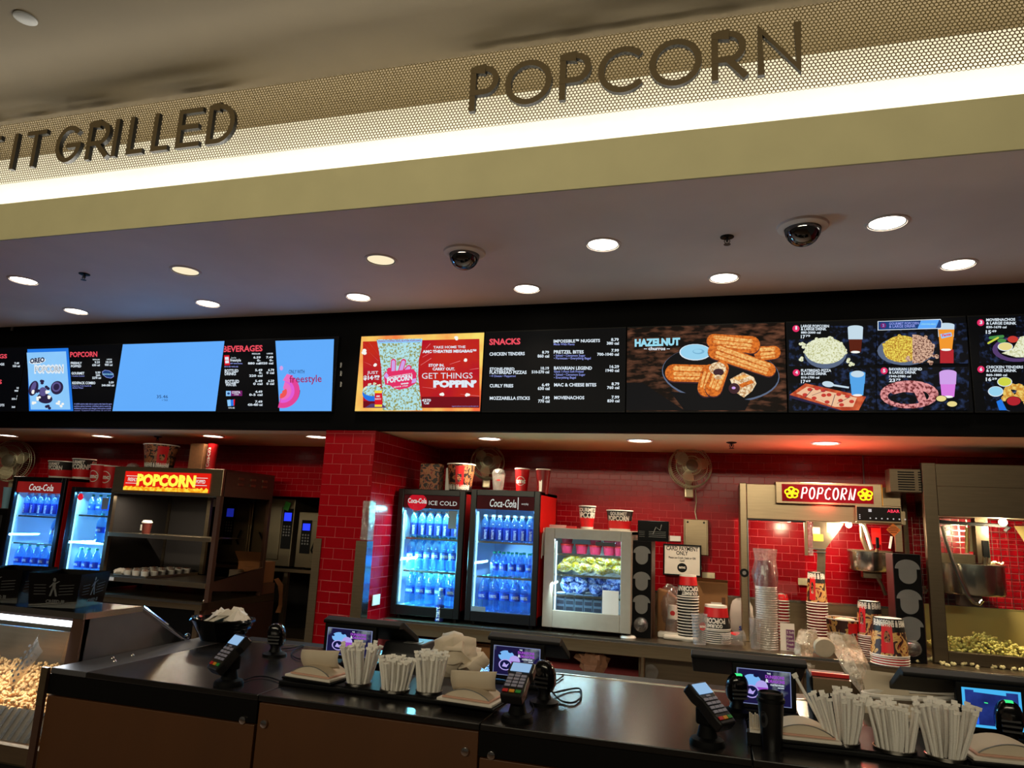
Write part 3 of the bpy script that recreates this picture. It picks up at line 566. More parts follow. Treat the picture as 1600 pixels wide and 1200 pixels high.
s.el('s_pretzel', 130, 915, 305, 145).el('s_slate', 120, 935, 215, 80).cap('s_pretzel', -30, 880, 190, 830, 32).cap('s_pretzel', 205, 830, 270, 990, 44).cap('s_pretzel', 40, 860, 190, 870, 28)
glass(530, 690, 180, 250, 's_lav', 's_pinkdrink'); s.el('s_lav', 530, 690, 88, 30); s.el('s_plate', 460, 962, 62, 38).el('s_queso', 460, 958, 52, 30).el('s_plate', 572, 1018, 66, 38).el('s_queso', 572, 1014, 52, 28)
s.crop(1220, 480, 6.665); num(1068, 670, '5'); s.T('t_white', 'BAVARIAN LEGEND', 1118, 1460, 666, 27).T('t_white', '& LARGE DRINK', 1118, 1400, 700, 27).T('t_white', '1940-2980 cal', 1119, 1345, 738, 22).T('t_white', '23', 1119, 1182, 786, 34).T('t_white', '79', 1188, 1238, 772, 20); s.done()
s = Scr(XS[9], XS[10], 'combo screen cut by the picture edge, numbered 3 and 6', 's_black').crop(1400, 480, 6.665)
s.poly('s_slate', (870, 110), (1500, 90), (1500, 570), (870, 578)).poly('s_slate', (870, 620), (1500, 610), (1500, 1075), (940, 1075)).poly('s_black', (840, 100), (1250, 100), (1250, 285), (840, 285)).poly('s_black', (840, 600), (1330, 600), (1280, 770), (840, 780))
s.el('s_purpleshadow', 1260, 440, 258, 130).el('s_plate', 1260, 430, 205, 105).poly('s_popw', (1100, 480), (1220, 430), (1290, 310), (1400, 285), (1500, 300), (1500, 520), (1250, 522)).el('t_white', 1137, 412, 80, 45).el('s_queso', 1137, 410, 72, 40).el('s_tomato', 1215, 335, 55, 35).cap('s_green', 980, 320, 1110, 305, 15).cap('s_guac', 960, 375, 1060, 320, 10).el('s_green', 1100, 350, 45, 22)
num(880, 162, '3'); s.T('t_white', 'MOVIENACHOS', 934, 1236, 150, 27, .03, -6).T('t_white', '& LARGE DRINK', 934, 1248, 184, 27).T('t_white', '830-1670 cal', 934, 1145, 222, 22).T('t_white', '15', 930, 985, 280, 36).T('t_white', '49', 990, 1040, 264, 20)
s.el('s_platerim', 1330, 1000, 235, 130).el('s_plate', 1335, 1000, 225, 120).pops('s_nacho', [(1180, 880), (1240, 850), (1300, 830), (1360, 860), (1200, 930), (1290, 900), (1140, 940), (1400, 900), (1340, 960)], 55)
s.el('t_white', 1127, 780, 78, 50).el('s_guac', 1127, 778, 70, 45).el('t_white', 1033, 880, 80, 54).el('s_dip', 1033, 878, 72, 48).el('s_plate', 1220, 985, 85, 55).el('s_salsa', 1220, 980, 72, 46).poly('s_blue', (1040, 985), (1090, 960), (1150, 1075), (1070, 1075))
num(880, 650, '6'); s.T('t_white', 'CHICKEN TENDERS', 934, 1318, 640, 27).T('t_white', '& LARGE DRINK', 934, 1250, 676, 27).T('t_white', '860-1880 cal', 934, 1150, 720, 22).T('t_white', '16', 930, 988, 772, 36).T('t_white', '29', 993, 1046, 758, 20); s.done()
# small bracket hooks on the fascia
tag(MB('grey').bx(0, -.012, 0, .02, 0, .035).build('wall_bracket', loc=tuple(ony(18, 517, YB-.002)), bev=.002), 'tiny grey bracket on the black fascia near the ceiling', 'bracket')
for y in (575, 588, 605): tag(MB('grey').bx(0, -.012, 0, .012, 0, .04).build('wall_bracket', loc=tuple(ony(532, y, YB-.002)), bev=.002), 'small grey mounting clip beside the freestyle advert', 'bracket', 'mounting clips at the freestyle screen edge')
# ================================================================ BACK COUNTER AND ITS THINGS
ZC = .90; YC = 5.06
m = MB('steel_dark'); m.bx(XC1+.012, YC, ZC-.045, XR, YW-.001, ZC)
bc = thing('back_counter', 'long stainless back counter carrying coolers and cups', 'counter', (0, 0, 0))
XSM = ony(893, 991, YC).x
def slab(a, b, nm='worktop'):
    MB('steel_dark').bx(a, YC, ZC-.012, b, YW-.03, ZC).build(nm, bc, bev=.003)
slab(XC1+.012, XSM-.002); slab(XSM+.002, XR-.01)
MB('steel_bright').bx(XC1+.012, YC-.006, ZC-.018, XR-.01, YC, ZC+.002).build('front_edge', bc, bev=.002)
MB('steel').bx(XC1+.012, YC+.01, ZC-.10, XR-.01, YC+.03, ZC-.018).build('apron', bc)
MB('steel_dark').bx(-.55, YC+.28, .06, XR-.01, YC+.30, ZC-.1).build('lower_panel', bc)
MB('steel_dark').bx(XC1+.03, YC+.05, .42, XR-.01, YW-.05, .44).build('undershelf', bc)
for x in (XC1+.1, -1.3, -.5, .5, 1.5, 2.8): MB('steel').cyl((x, YC+.06, 0), (x, YC+.06, ZC-.1), .018, n=10).build('leg', bc, 40)

M('cooler_black', (7, 7, 8), .3); E('led_blue', (150, 225, 255), 2.5); E('led_cool', (215, 240, 250), 2)
M('label_blue', (40, 84, 200), .4); M('label_dark', (34, 50, 140), .4); M('cap_green', (40, 150, 110), .4); M('cap_white', (220, 225, 230), .4)
clear('water', (176, 218, 248), .12, .08, milk=.10, milkrgb=(170, 215, 250)); M('water_blue', (60, 120, 215), .15, noise=.15, trans=.35)
E('hdr_red', (150, 26, 24), .8, .3, 12); E('hdr_dark', (64, 14, 16), .8, .4, 12); E('t_glow', (240, 236, 228), .9)
def cooler(name, label, x0, x1, yf, z0, z1, d, head, rside='red_paint', body='cooler_black', lw=3.0, lcol=(.22, .62, 1.0), hz=.10, liner='liner', fr=.045, shelves=(.36, .66), led='led_blue', sign=None):
    w, h = x1-x0, z1-z0; t = thing(name, label, 'cooler', ((x0+x1)/2, yf, z0))
    a = w/2; c = MB(body); c.bx(-a, .03, .03, -a+.03, d, h); c.bx(-a, .03, h-.03, a, d, h); c.bx(-a, .03, .03, a, d, .09); c.bx(-a, d-.03, .09, a, d, h-.03)
    c.use(rside).bx(a-.03, .03, .03, a, d, h-.002); c.build('cabinet', t, bev=.004)
    l = MB(liner); l.bx(-a+.031, .05, .09, -a+.036, d-.03, h-.03); l.bx(a-.036, .05, .09, a-.031, d-.03, h-.03); l.bx(-a+.036, d-.036, .09, a-.036, d-.031, h-.03); l.bx(-a+.036, .05, .0905, a-.036, d-.036, .095); l.bx(-a+.036, .05, h-.036, a-.036, d-.036, h-.031)
    l.build('liner', t)
    dr = MB(body); dr.bx(-a, 0, .03, -a+fr, .028, h); dr.bx(a-fr, 0, .03, a, .028, h); dr.bx(-a+fr, 0, h-fr, a-fr, .028, h); dr.bx(-a+fr, 0, .03, a-fr, .028, .03+fr*1.6)
    door = dr.build('door', t, bev=.004)
    zt = h-fr-(hz if head else 0)
    MB('glass').bx(-a+fr, .010, .03+fr*1.6, a-fr, .014, h-fr).build('pane', door)
    if head:
        hm = MB(head); hm.bx(-a+fr, .016, h-fr-hz, a-fr, .03, h-fr); hp = hm.build('header_sign', t)
        if sign: sign(hp, a-fr, h-fr-hz/2, hz)
    for q in shelves:
        z = .095+q*(zt-.095); s_ = MB('steel_bright')
        s_.bx(-a+.04, .05, z-.004, a-.04, .056, z+.010)
        for i in range(9): x = -a+.045+i*(w-.09)/8; s_.bx(x-.002, .05, z-.004, x+.002, d-.05, z)
        s_.build('shelf', t)
    sx = -a+fr+.008
    ld = MB(led); ld.bx(sx-.005, .034, .12, sx+.005, .044, zt-.02); ld.build('led_strip', t)
    L = area('lamp', (0, .045, zt-.012), w-.14, .02, lw*1.3, lcol, (math.radians(-28), 0, 0), t)
    area('lamp', (-a+.055, .045, h*.45), .02, h*.7, lw*2.4, lcol, (0, math.radians(-65), 0), t, spread=math.radians(170))
    feet = MB('black')
    for fx in (-a+.05, a-.05):
        for fy in (.06, d-.06): feet.cyl((fx, fy, 0), (fx, fy, .032), .018, n=8)
    feet.build('feet', t)
    return t
_bm = {}
ORD = ['first', 'second', 'third', 'fourth', 'fifth', 'sixth', 'seventh', 'eighth', 'ninth', 'tenth', 'eleventh', 'twelfth']
def bottle_proto(kind):
    if kind in _bm: return _bm[kind]
    B = MB(); Lb = MB(); Cp = MB()
    if kind == 'tall':       # big clear water bottle, green cap
        B.use('water').lathe([(.0001, 0), (.036, .002), (.04, .012), (.038, .03), (.041, .05), (.038, .07), (.041, .09), (.041, .16), (.036, .19), (.016, .225), (.014, .24)], n=12)
        Lb.use('label_blue').lathe([(.0418, .085), (.0418, .135)], n=12); Cp.use('cap_green').lathe([(.0155, .238), (.0155, .256), (.0001, .257)], n=10); Lb.use('cap_white').text('100%', .03, lambda u, v: (.0424*math.sin(u/.0424), -.0424*math.cos(u/.0424), .1+v), 'c', .03)
    elif kind == 'small':
        B.use('water').lathe([(.0001, 0), (.028, .002), (.031, .01), (.029, .03), (.031, .05), (.031, .11), (.026, .135), (.013, .155), (.012, .168)], n=12)
        Lb.use('label_blue').lathe([(.0316, .045), (.0316, .095)], n=12); Cp.use('cap_green').lathe([(.0135, .166), (.0135, .182), (.0001, .183)], n=10); Lb.use('cap_white').text('100', .026, lambda u, v: (.0322*math.sin(u/.0322), -.0322*math.cos(u/.0322), .06+v), 'c', .03)
    else:                    # straight water bottle with dark vertical lettering
        B.use('water').lathe([(.0001, 0), (.03, .002), (.032, .012), (.032, .12), (.031, .15), (.02, .178), (.016, .19)], n=12)
        Lb.use('label_dark').lathe([(.0326, .02), (.0326, .11)], n=12); Cp.use('cap_white').lathe([(.017, .188), (.017, .204), (.0001, .205)], n=10); Lb.use('cap_white').text('smart', .034, lambda u, v: (.0332*math.sin((-v+.012)/.0332), -.0332*math.cos((-v+.012)/.0332), .022+u), 'l', .03, .9)
    _bm[kind] = (B.mesh('bottle_body'), Lb.mesh('label'), Cp.mesh('bottle_cap')); 
    for me in (_bm[kind][0], _bm[kind][2]): me.polygons.foreach_set('use_smooth', [True]*len(me.polygons))
    return _bm[kind]
def bottle(kind, loc, label, group, k=1.0):
    b, l, c = bottle_proto(kind); t = thing('water_bottle', label, 'bottle', loc, random.uniform(-.35, .35), group); t.scale = (k, k, k)
    inst('bottle_body', b, t); inst('label_band', l, t); inst('bottle_cap', c, t); return t
def fill(t, w, rows, yf, where, cnt, d0=.10, k=1.0):
    x, y, z0 = t.location
    for z, kind, n, name, dep, xr in rows:
        for j in range(dep):
            for i in range(n):
                u = -w/2+.07+(w-.14)*(i+.5)/n if xr is None else xr[0]+(xr[1]-xr[0])*(i+.5)/n
                bottle(kind, (x+u+random.uniform(-.004, .004)+j*.008, y+d0+j*.085, z0+z), '%s %s from left, %s' % (ORD[i], name, where(z, j)), '%s, %s' % (name+'s', where(z, j)), k)
Y1 = 5.125
def sign_cola1(hp, a, z, hz):
    m = MB('t_glow'); m.text('Coca-Cola', .052, lambda u, v: (u, .0145, v), 'c', .03, .7, origin=(-a*.52, z-.012)); m.text('ICE COLD', .046, lambda u, v: (u, .0155, v), 'l', .0, 1.15, origin=(-a*.10, z-.022)); m.build('lettering', hp)
    d = MB('s_red').poly([(-a*.52+p[0], .0157, z-.004+p[1]) for p in ell(0, 0, .082, .066, 24)]); d.build('disc', hp)
def sign_cola2(hp, a, z, hz):
    m = MB('t_glow'); m.text('Coca-Cola', .082, lambda u, v: (u+.12*v, .0155, v), 'c', .01, .60, origin=(-a*.55, z-.03)); m.text('Refresh', .022, lambda u, v: (u, .0155, v), 'l', .0, .8, origin=(a*.08, z-.008)); m.text('everyday', .022, lambda u, v: (u, .0155, v), 'l', .0, .7, origin=(a*.55, z-.008))
    m.bx(a*.42, .015, z-.045, a*.45, .0155, z+.045); m.build('lettering', hp)
f1 = cooler('drink_cooler', 'black drink cooler headed ICE COLD, next to the tiled column', ony(616, 862, Y1).x, ony(722, 862, Y1).x, Y1, ZC, ony(675, 765, Y1).z, .56, 'hdr_dark', 'red_dark', sign=sign_cola1, shelves=(.345, .68), lw=13, lcol=(.22, .82, 1.0))
w1 = ony(722, 862, Y1).x-ony(616, 862, Y1).x; h1 = ony(675, 765, Y1).z-ZC
zt1 = h1-.045-.10
def shz(q, zt): return .095+q*(zt-.095)+.012
fill(f1, w1, [(.097, 'tall', 5, 'large clear water bottle', 2, None), (shz(.345, zt1), 'tall', 6, 'green-capped water bottle', 2, None), (shz(.68, zt1), 'smart', 6, 'slim blue-lettered bottle', 2, None)], Y1,
     lambda z, j: ('bottom' if z < .1 else 'middle' if z < .45 else 'top')+' shelf of the ICE COLD cooler, '+('front' if j == 0 else 'second')+' row', 0, k=1.0)
f2 = cooler('drink_cooler', 'black drink cooler with red side, between the ICE COLD cooler and the white freezer', ony(731, 865, Y1).x, ony(841, 865, Y1).x, Y1, ZC, ony(790, 766, Y1).z, .58, 'hdr_dark', 'red_paint', sign=sign_cola2, shelves=(.33, .67), lw=5, lcol=(.16, .48, 1.0))
w2 = ony(841, 865, Y1).x-ony(731, 865, Y1).x
fill(f2, w2, [(.097, 'tall', 5, 'large blue-labelled bottle', 2, None), (shz(.33, zt1), 'small', 5, 'small water bottle', 2, (-.12, w2/2-.06)), (shz(.67, zt1), 'smart', 7, 'dark-labelled slim bottle', 2, None)], Y1,
     lambda z, j: ('bottom' if z < .1 else 'middle' if z < .45 else 'top')+' shelf of the red-sided cooler, '+('front' if j == 0 else 'second')+' row', 0, k=1.0)
# script lettering on the red side of the second cooler
p = f2.location; m = MB('white'); xs = ony(841, 865, Y1).x+.0012
for k, (yy, zz) in enumerate([(.10, .62), (.13, .66), (.16, .64)]): m.tube([(xs, p.y+yy, ZC+zz-.12), (xs, p.y+yy+.015, ZC+zz+.06), (xs, p.y+yy+.03, ZC+zz-.1), (xs, p.y+yy+.05, ZC+zz+.02)], .004, 5)
o = m.build('logo_script'); o.parent = f2; o.matrix_parent_inverse = f2.matrix_basis.inverted(); o['label'] = 'white script lettering on the red side'
# paper tag on first cooler glass
o = MB('grey').bx(w1/2-.125, -.003, h1-.29, w1/2-.06, 0.001, h1-.155).build('paper_notice', f1); o['label'] = 'small grey notice taped on the glass'
o = MB('grey').bx(-w2/2+.05, -.003, .10, -w2/2+.16, 0.001, .135).build('door_sticker', f2); o['label'] = 'small grey sticker on the glass'

def swirl(name, dark, tan, red, scale):
    m = M(name, dark, .5, scale=scale); nt = m.node_tree; nz = [n for n in nt.nodes if n.type == 'TEX_NOISE'][0]; nz.inputs['Detail'].default_value = 1.5; nz.inputs['Distortion'].default_value = 1.2
    r = nt.nodes.new('ShaderNodeValToRGB'); cr = r.color_ramp; cr.interpolation = 'CONSTANT'
    cr.elements[0].color = (*lin(dark), 1); cr.elements[1].position = .44; cr.elements[1].color = (*lin(tan), 1)
    for ps, c in ((.505, red), (.53, tan), (.60, red), (.63, dark)): e = cr.elements.new(ps); e.color = (*lin(c), 1)
    nt.links.new(nz.outputs['Fac'], r.inputs[0]); nt.links.new(r.outputs[0], nt.nodes['Principled BSDF'].inputs['Base Color'])
# white countertop freezer
M('freezer_white', (158, 148, 132), .4); M('tub_pink', (190, 44, 84), .45); M('box_blue', (96, 120, 150), .5, noise=.3, scale=80); M('box_dark', (44, 52, 76), .5); M('box_pink', (214, 160, 160), .6)
YF = 5.15; xa, xb = ony(849, 900, YF).x, ony(986, 905, YF).x; zf = ony(918, 827, YF).z
f3 = cooler('freezer', 'small white glass-door freezer filled with tubs and bagged snacks', xa, xb, YF, ZC, zf, .55, None, 'freezer_white', 'freezer_white', lw=2.6, lcol=(.62, .93, 1.0), fr=.075, shelves=(.27, .53, .79), led='led_cool')
MB('dark_grey').bx(.06, -.004, zf-ZC-.112, .20, 0, zf-ZC-.085).build('badge', f3); o = MB('white_paper').bx((xb-xa)/2-.20, .004, .125, (xb-xa)/2-.085, .009, .31).build('notice', f3); o['label'] = 'white printed notice low on the glass'
ox = (xa+xb)/2; ztf = zf-ZC-.075
def onshelf(q): return ZC+.095+q*(ztf-.095)+.012
tubm = MB('tub_pink').lathe([(.0001, 0), (.036, 0), (.046, .052), (.048, .055), (.048, .066), (.0001, .067)], n=16).mesh('tub'); tubl = MB('red_card').lathe([(.0495, .056), (.0495, .069), (.0001, .07)], n=16).mesh('tub_lid')
W3 = xb-xa-.17
swirl('bag_yellow', (214, 196, 40), (236, 232, 190), (150, 160, 30), 26); swirl('bag_blue', (20, 50, 140), (70, 110, 190), (180, 190, 215), 30)
for i, u in enumerate([.12, .36, .58, .80, .97]):
    for j in range(2 if i != 1 else 1):
        t = thing('snack_tub', '%s red-pink tub in stack %d from left, top freezer shelf' % ('lower' if j == 0 else 'upper', i+1), 'tub', (ox-W3/2+u*W3, YF+.14, onshelf(.79)+j*.071), group='tubs on the top freezer shelf'); inst('tub_body', tubm, t); inst('tub_lid', tubl, t)
def bag_mesh(mat, sx, sy, sz, sd):
    r = random.Random(sd); m = MB(mat); n = len(m.v); m.sphere((0, 0, 0), 1, 14, 9)
    m.v = [((abs(x)**.6*math.copysign(1, x))*sx*(1+r.uniform(-.1, .1)), (abs(y)**.7*math.copysign(1, y))*sy*(1+r.uniform(-.12, .12)), sz*(1+z*(1+r.uniform(-.22, .22)))) for x, y, z in m.v]
    return m
bags = {c: [bag_mesh(c, .056, .042, .03, 10+i).mesh('bag') for i in range(3)] for c in ('bag_yellow', 'bag_blue')}
for c, q, nm, nmax in (('bag_yellow', .53, 'yellow', 5), ('bag_blue', .27, 'blue', 5)):
    for i in range(12):
        o = inst('snack_bag', bags[c][i % 3], None, (ox-W3/2+.05+(i % 6)*(W3-.08)/5+.03*(i//6), YF+.13+.03*(i//6)+random.uniform(-.02, .02), onshelf(q)+.018+(.05 if i > 5 else 0)), (random.uniform(-.5, .5), random.uniform(-.55, .55), random.uniform(-.6, .6)))
        tag(o, '%s %s snack bag from left in the %s layer, %s freezer shelf' % (ORD[i % 6], nm, 'lower' if i < 6 else 'upper', 'second' if q > .4 else 'third'), 'snack bag', '%s bags in the freezer' % nm)
bxm = MB('box_blue').bx(-.032, 0, 0, .032, .1, .042); bxm.use('box_dark').bx(-.026, -.001, .008, .026, 0, .034); bxm = bxm.mesh('carton')
for r in range(4):
    for i in range(7):
        if i > 5 and r < 4: continue
        tag(inst('snack_carton', bxm, None, (ox-W3/2+.03+i*.068, YF+.08, ZC+.0955+r*.0425)), '%s grey-blue carton from left in the %s row up, freezer floor' % (ORD[i], ORD[r]), 'carton', 'cartons on the freezer floor')
# energy drink can standing before the ICE COLD cooler
p = onz(686, 971, ZC+.001); t = thing('drink_can', 'tall clear bottle with dark blue sides in front of the ICE COLD cooler', 'bottle', p)
MB('label_dark').lathe([(.0001, 0), (.03, .002), (.033, .01), (.033, .12)], n=16).build('bottle_body', t, 50); MB('water').lathe([(.033, .12), (.033, .16), (.026, .19), (.014, .21), (.014, .225)], n=16).build('bottle_neck', t, 50); MB('cap_white').lathe([(.0155, .222), (.0155, .24), (.0001, .24)], n=12).build('bottle_cap', t, 40)
t2 = MB('cap_white').text('smart', .06, lambda u, v: (.0336*math.sin((-v+.012)/.0336), -.0336*math.cos((-v+.012)/.0336), .01+u), 'l', .02, .7).build('lettering', t)

# ---------------------------------------------------------------- popcorn buckets and cups
M('bucket_black', (16, 15, 15), .5); M('bucket_red', (205, 18, 26), .45); M('bucket_white', (228, 222, 212), .6, noise=.04); M('lid_white', (224, 216, 202), .6)
swirl('dragon_art', (52, 20, 16), (200, 160, 92), (140, 26, 22), 14)
swirl('movie_art', (26, 14, 14), (160, 106, 66), (130, 22, 24), 22)
def cup_text(m, txt, size, zc, rt, rb, h, ang=0, flip=False, sx=1.0, bold=.04):
    def fn(u, v):
        z = zc+(-v if flip else v); r = rb+(rt-rb)*z/h+.0008; a = (-u if flip else u)/((rt+rb)/2)+ang
        return (r*math.sin(a), -r*math.cos(a), z)
    m.text(txt, size, fn, 'c', bold, sx)
def bucket(label, loc, h, rt, rb, style, inv=False, group=None, face=0.0, name='popcorn_bucket', cat='bucket', stack=None):
    t = thing(name, label, cat, loc, face, group)
    def R(z): return rb+(rt-rb)*z/h
    Zf = (lambda z: h-z) if inv else (lambda z: z)
    def prof(zs): return [(R(z), Zf(z)) for z in zs]
    b = MB(); n = 28
    if style == 'gourmet':
        b.lathe(prof([0, .1*h, .5*h, h]), n=n, mats=['bucket_white', 'bucket_red', 'bucket_black']); tx = MB('bucket_white')
        for ang in (0, 2.4, -2.4):
            if inv: cup_text(tx, 'GOURMET', .20*h, Zf(.97*h)+.005*h if False else Zf(.79*h), rb, rt, h, ang, True, .8); cup_text(tx, 'POPCORN', .30*h, Zf(.54*h), rb, rt, h, ang, True, .74)
            else: cup_text(tx, 'GOURMET', .22*h, .76*h, rt, rb, h, ang, False, .8); cup_text(tx, 'POPCORN', .34*h, .49*h, rt, rb, h, ang, False, .72)
    elif style in ('dragon', 'movie'):
        art = 'dragon_art' if style == 'dragon' else 'movie_art'
        b.lathe(prof([0, .18*h, .36*h, h]), n=n, mats=['bucket_black', 'bucket_black' if inv else art, art]); tx = MB('bucket_red')
        def pan(a): 
            k = 6; vs = []
            for i in range(k+1):
                aa = a-.33+.66*i/k
                for z in ((.16*h, .92*h)): r = R(z)+.0008; vs.append((r*math.sin(aa), -r*math.cos(aa), Zf(z)))
            tx.add(vs, [(2*i, 2*i+2, 2*i+3, 2*i+1) for i in range(k)])
        pan(.55 if not inv else -.55); pan(.55+PI); tx.use('bucket_white')
        for zz in (.06, .12): cup_text(tx, 'DUNGEONS & DRAGONS', .035, Zf(zz*h+(.02 if inv else 0)), rb if inv else rt, rt if inv else rb, h, 0, False, .75)
        a = .55 if not inv else -.55
        def fnc(u, v): r = R(.5*h)+.004; return ((r)*math.sin(a+u/r), -r*math.cos(a+u/r), Zf(.5*h)+(v if not inv else -v))
        for q in ((.3, .62), (.45, .55), (.6, .62)): pass
        tx.use('movie_art'); tx.poly([fnc(*p_) for p_ in ell(0, .02*h, rt*.16, h*.2, 14)]); tx.use('bucket_white'); tx.poly([fnc(p_[0], p_[1]) for p_ in ell(0, .17*h, rt*.12, h*.05, 12)])
    elif style == 'cola':
        b.lathe(prof([0, h]), n=n, mats=['bucket_red']); tx = MB('bucket_white'); cup_text(tx, 'amc', .26*h, .42*h, rt, rb, h, 0, False, 1.0, .05)
        a = 0
        for i in range(24):
            t0 = 2*PI*i/24; t1 = 2*PI*(i+1)/24; rr = rt*.62
            def g(t_, r_): z = .5*h+math.sin(t_)*r_; rad = R(z)+.0008; aa = math.cos(t_)*r_/rad; return (rad*math.sin(aa), -rad*math.cos(aa), z)
            tx.add([g(t0, rr), g(t1, rr), g(t1, rr*.88), g(t0, rr*.88)], [(0, 1, 2, 3)])
    elif style == 'film':
        b.lathe(prof([0, h]), n=n, mats=['red_dark']); tx = MB('bucket_white'); tx.poly([((R(.5*h)+.001)*math.sin(u_/R(.5*h)-.4), -(R(.5*h)+.001)*math.cos(u_/R(.5*h)-.4), .5*h+v_) for u_, v_ in [(-.008, -.4*h), (.012, -.4*h), (.014, .0), (.006, .32*h), (-.006, .32*h), (-.012, 0)]])
    b.build('cup_wall', t, 40); tx.build('printing', t)
    rim = MB('bucket_white'); z = Zf(h); rim.lathe([(rt-.002, z-.004), (rt+.003, z-.004), (rt+.004, z), (rt+.002, z+.004), (rt-.002, z+.003)], n=n); rim.build('rim', t, 60)
    if inv: MB('bucket_white').lathe([(rb-.004, h-.003), (.0001, h-.006)], n=n).build('cup_base', t)
    else: MB('bucket_white').lathe([(rb-.001, .002), (.0001, .002)], n=n).build('cup_base', t); 
    return t
def on_top(x, ybase, Z, ytop, xl, xr):
    """place a cup by its picture box: base point on height Z"""
    p = onz(x, ybase, Z); top = ony(x, ytop, p.y).z; w = ony(xr, ytop, p.y).x-ony(xl, ytop, p.y).x
    return p, top-Z, w/2
def cupat(label, x, ybase, Y, Z, ytop, xl, xr, style, inv=False, group=None, face=0, taper=.78, name='popcorn_bucket', cat='bucket'):
    p = ony(x, ybase, Y); h = ony(x, ytop, Y).z-Z; w = abs(ony(xr, ytop, Y).x-ony(xl, ytop, Y).x)/2
    rt = w if not inv else abs(ony(xr, ybase, Y).x-ony(xl, ybase, Y).x)/2
    return bucket(label, (p.x, Y, Z), h, rt, rt*taper, style, inv, group, face, name, cat)
z1t = ZC+h1; 
cupat('movie-art popcorn bucket standing on the ICE COLD cooler', 719, 763, Y1+.18, z1t, 726, 700, 741, 'movie', face=-.3)
cupat('small red cup with round white logo on the red-sided cooler', 815, 768, Y1+.18, z1t, 733, 804, 826, 'cola', name='paper_cup', cat='cup', taper=.72)
cupat('small dark red cup with bottle print at the end of the red-sided cooler', 848, 768, Y1+.18, z1t, 734, 837, 859, 'film', name='paper_cup', cat='cup', taper=.72, face=.2)
p = ony(778, 767, Y1+.18); t = thing('dome_lid_cup', 'clear plastic cup with dome lid on top of the coolers', 'cup', (p.x, Y1+.18, z1t)); r = .052
MB('plastic_cup').lathe([(.0001, .002), (r*.72, .002), (r, .145)], n=22).build('cup_wall', t, 40); MB('plastic_clear').lathe([(r*1.04, .143), (r*1.04, .15), (r*.8, .175), (r*.35, .187), (r*.3, .187)], n=22).build('dome_lid', t, 40); MB('s_red' if False else 'bucket_red').bx(.0, -r*.95, .09, .03, -r*.9, .1).build('printing', t)
m = MB('movie_art').bx(-.085, -.05, 0, .085, .05, .215); p = ony(672, 764, Y1+.2); tag(m.build('popcorn_bag', loc=(p.x, Y1+.22, z1t), bev=.006), 'dark red printed popcorn bag standing on the ICE COLD cooler', 'bag')
o = tag(MB('bucket_white').bx(-.03, -.04, 0, .03, .04, .19).build('paper_bag', loc=(ony(698, 764, Y1+.2).x-.01, Y1+.30, z1t), bev=.004), 'pale paper bag behind the movie-art bucket', 'bag')
cupat('small gourmet popcorn cup on the white freezer', 917, 829, YF+.2, zf, 791, 906, 932, 'gourmet', taper=.72)
cupat('wide gourmet popcorn bucket on the white freezer', 968, 831, YF+.2, zf, 798, 948, 989, 'gourmet', taper=.80)
o = MB('box_pink').bx(-.10, -.03, 0, .02, .03, .022); o.use('red_card').bx(.03, -.03, 0, .10, .02, .018); p = ony(880, 826, YF+.15); tag(o.build('napkin_packet', loc=(p.x, YF+.15, zf)), 'flat pale pink packets lying on the white freezer', 'packet')
# lid dispensers
def lid_shape(cx, cz, r):
    top = arc(0, 0, r*1.28, r*1.05, 0, 180, 14); return [(cx+a, cz+b) for a, b in top]+[(cx-r*.92, cz-.001)]+[(cx+a, cz+b) for a, b in arc(0, -r*.75, r*.92, r*.9, 180, 360, 12)]+[(cx+r*.92, cz)]
def dispenser(label, x0, x1, xs, Y, zb, zt, d, lids, side):
    w = x1-x0; t = thing('lid_dispenser', label, 'dispenser', ((x0+x1)/2, Y, zb)); h = zt-zb
    b = MB('black_rubber').bx(-w/2+.004, .0, 0, w/2-.004, d, h); b.use(side).bx(w/2-.004, .002, 0, w/2, d, h-.001); b.bx(-w/2, .002, 0, -w/2+.004, d, h-.001); b.build('housing', t, bev=.004)
    for q in lids:
        z = h*q; MB('grey').prism(lid_shape(0, z, w*.34), lambda u, v, dd: (u, dd, v), -.006, -.0005).build('lid_stack', t)
        MB('black').prism([(a*1.06, z+(b_-z)*1.06) for a, b_ in lid_shape(0, z, w*.34)], lambda u, v, dd: (u, dd, v), -.0009, -.0002).build('slot', t)
    m = MB('plastic_clear'); m.sphere((0, -.02, .09), .05, 18, 10); m.build('bottom_dome', t, 60); return t
YD = 5.24
dispenser('tall black lid dispenser between the white freezer and the card sign', ony(987, 915, YD).x, ony(1018, 915, YD).x, 0, YD, ZC, ony(1003, 845, YD).z, .3, (.87, .60, .36), 'brown_panel')
t = thing('black_carton', 'black carton printed with white figures on top of the lid dispenser', 'carton', (ony(1020, 845, YD).x, YD+.02, ony(1003, 845, YD).z))
MB('black_gloss').bx(-.11, 0, 0, .11, .16, .145).build('carton_body', t, bev=.003); m = MB('grey')
for i in range(4): m.bx(-.03, -.0012, .03+.012*i, .09, -.0004, .033+.012*i); m.bx(-.1, -.0012, .03+.012*i, -.06, -.0004, .032+.012*i)
m.tube([(.0, -.001, .05), (.02, -.001, .1), (.05, -.001, .08), (.06, -.001, .12)], .003, 5); m.build('printing', t)

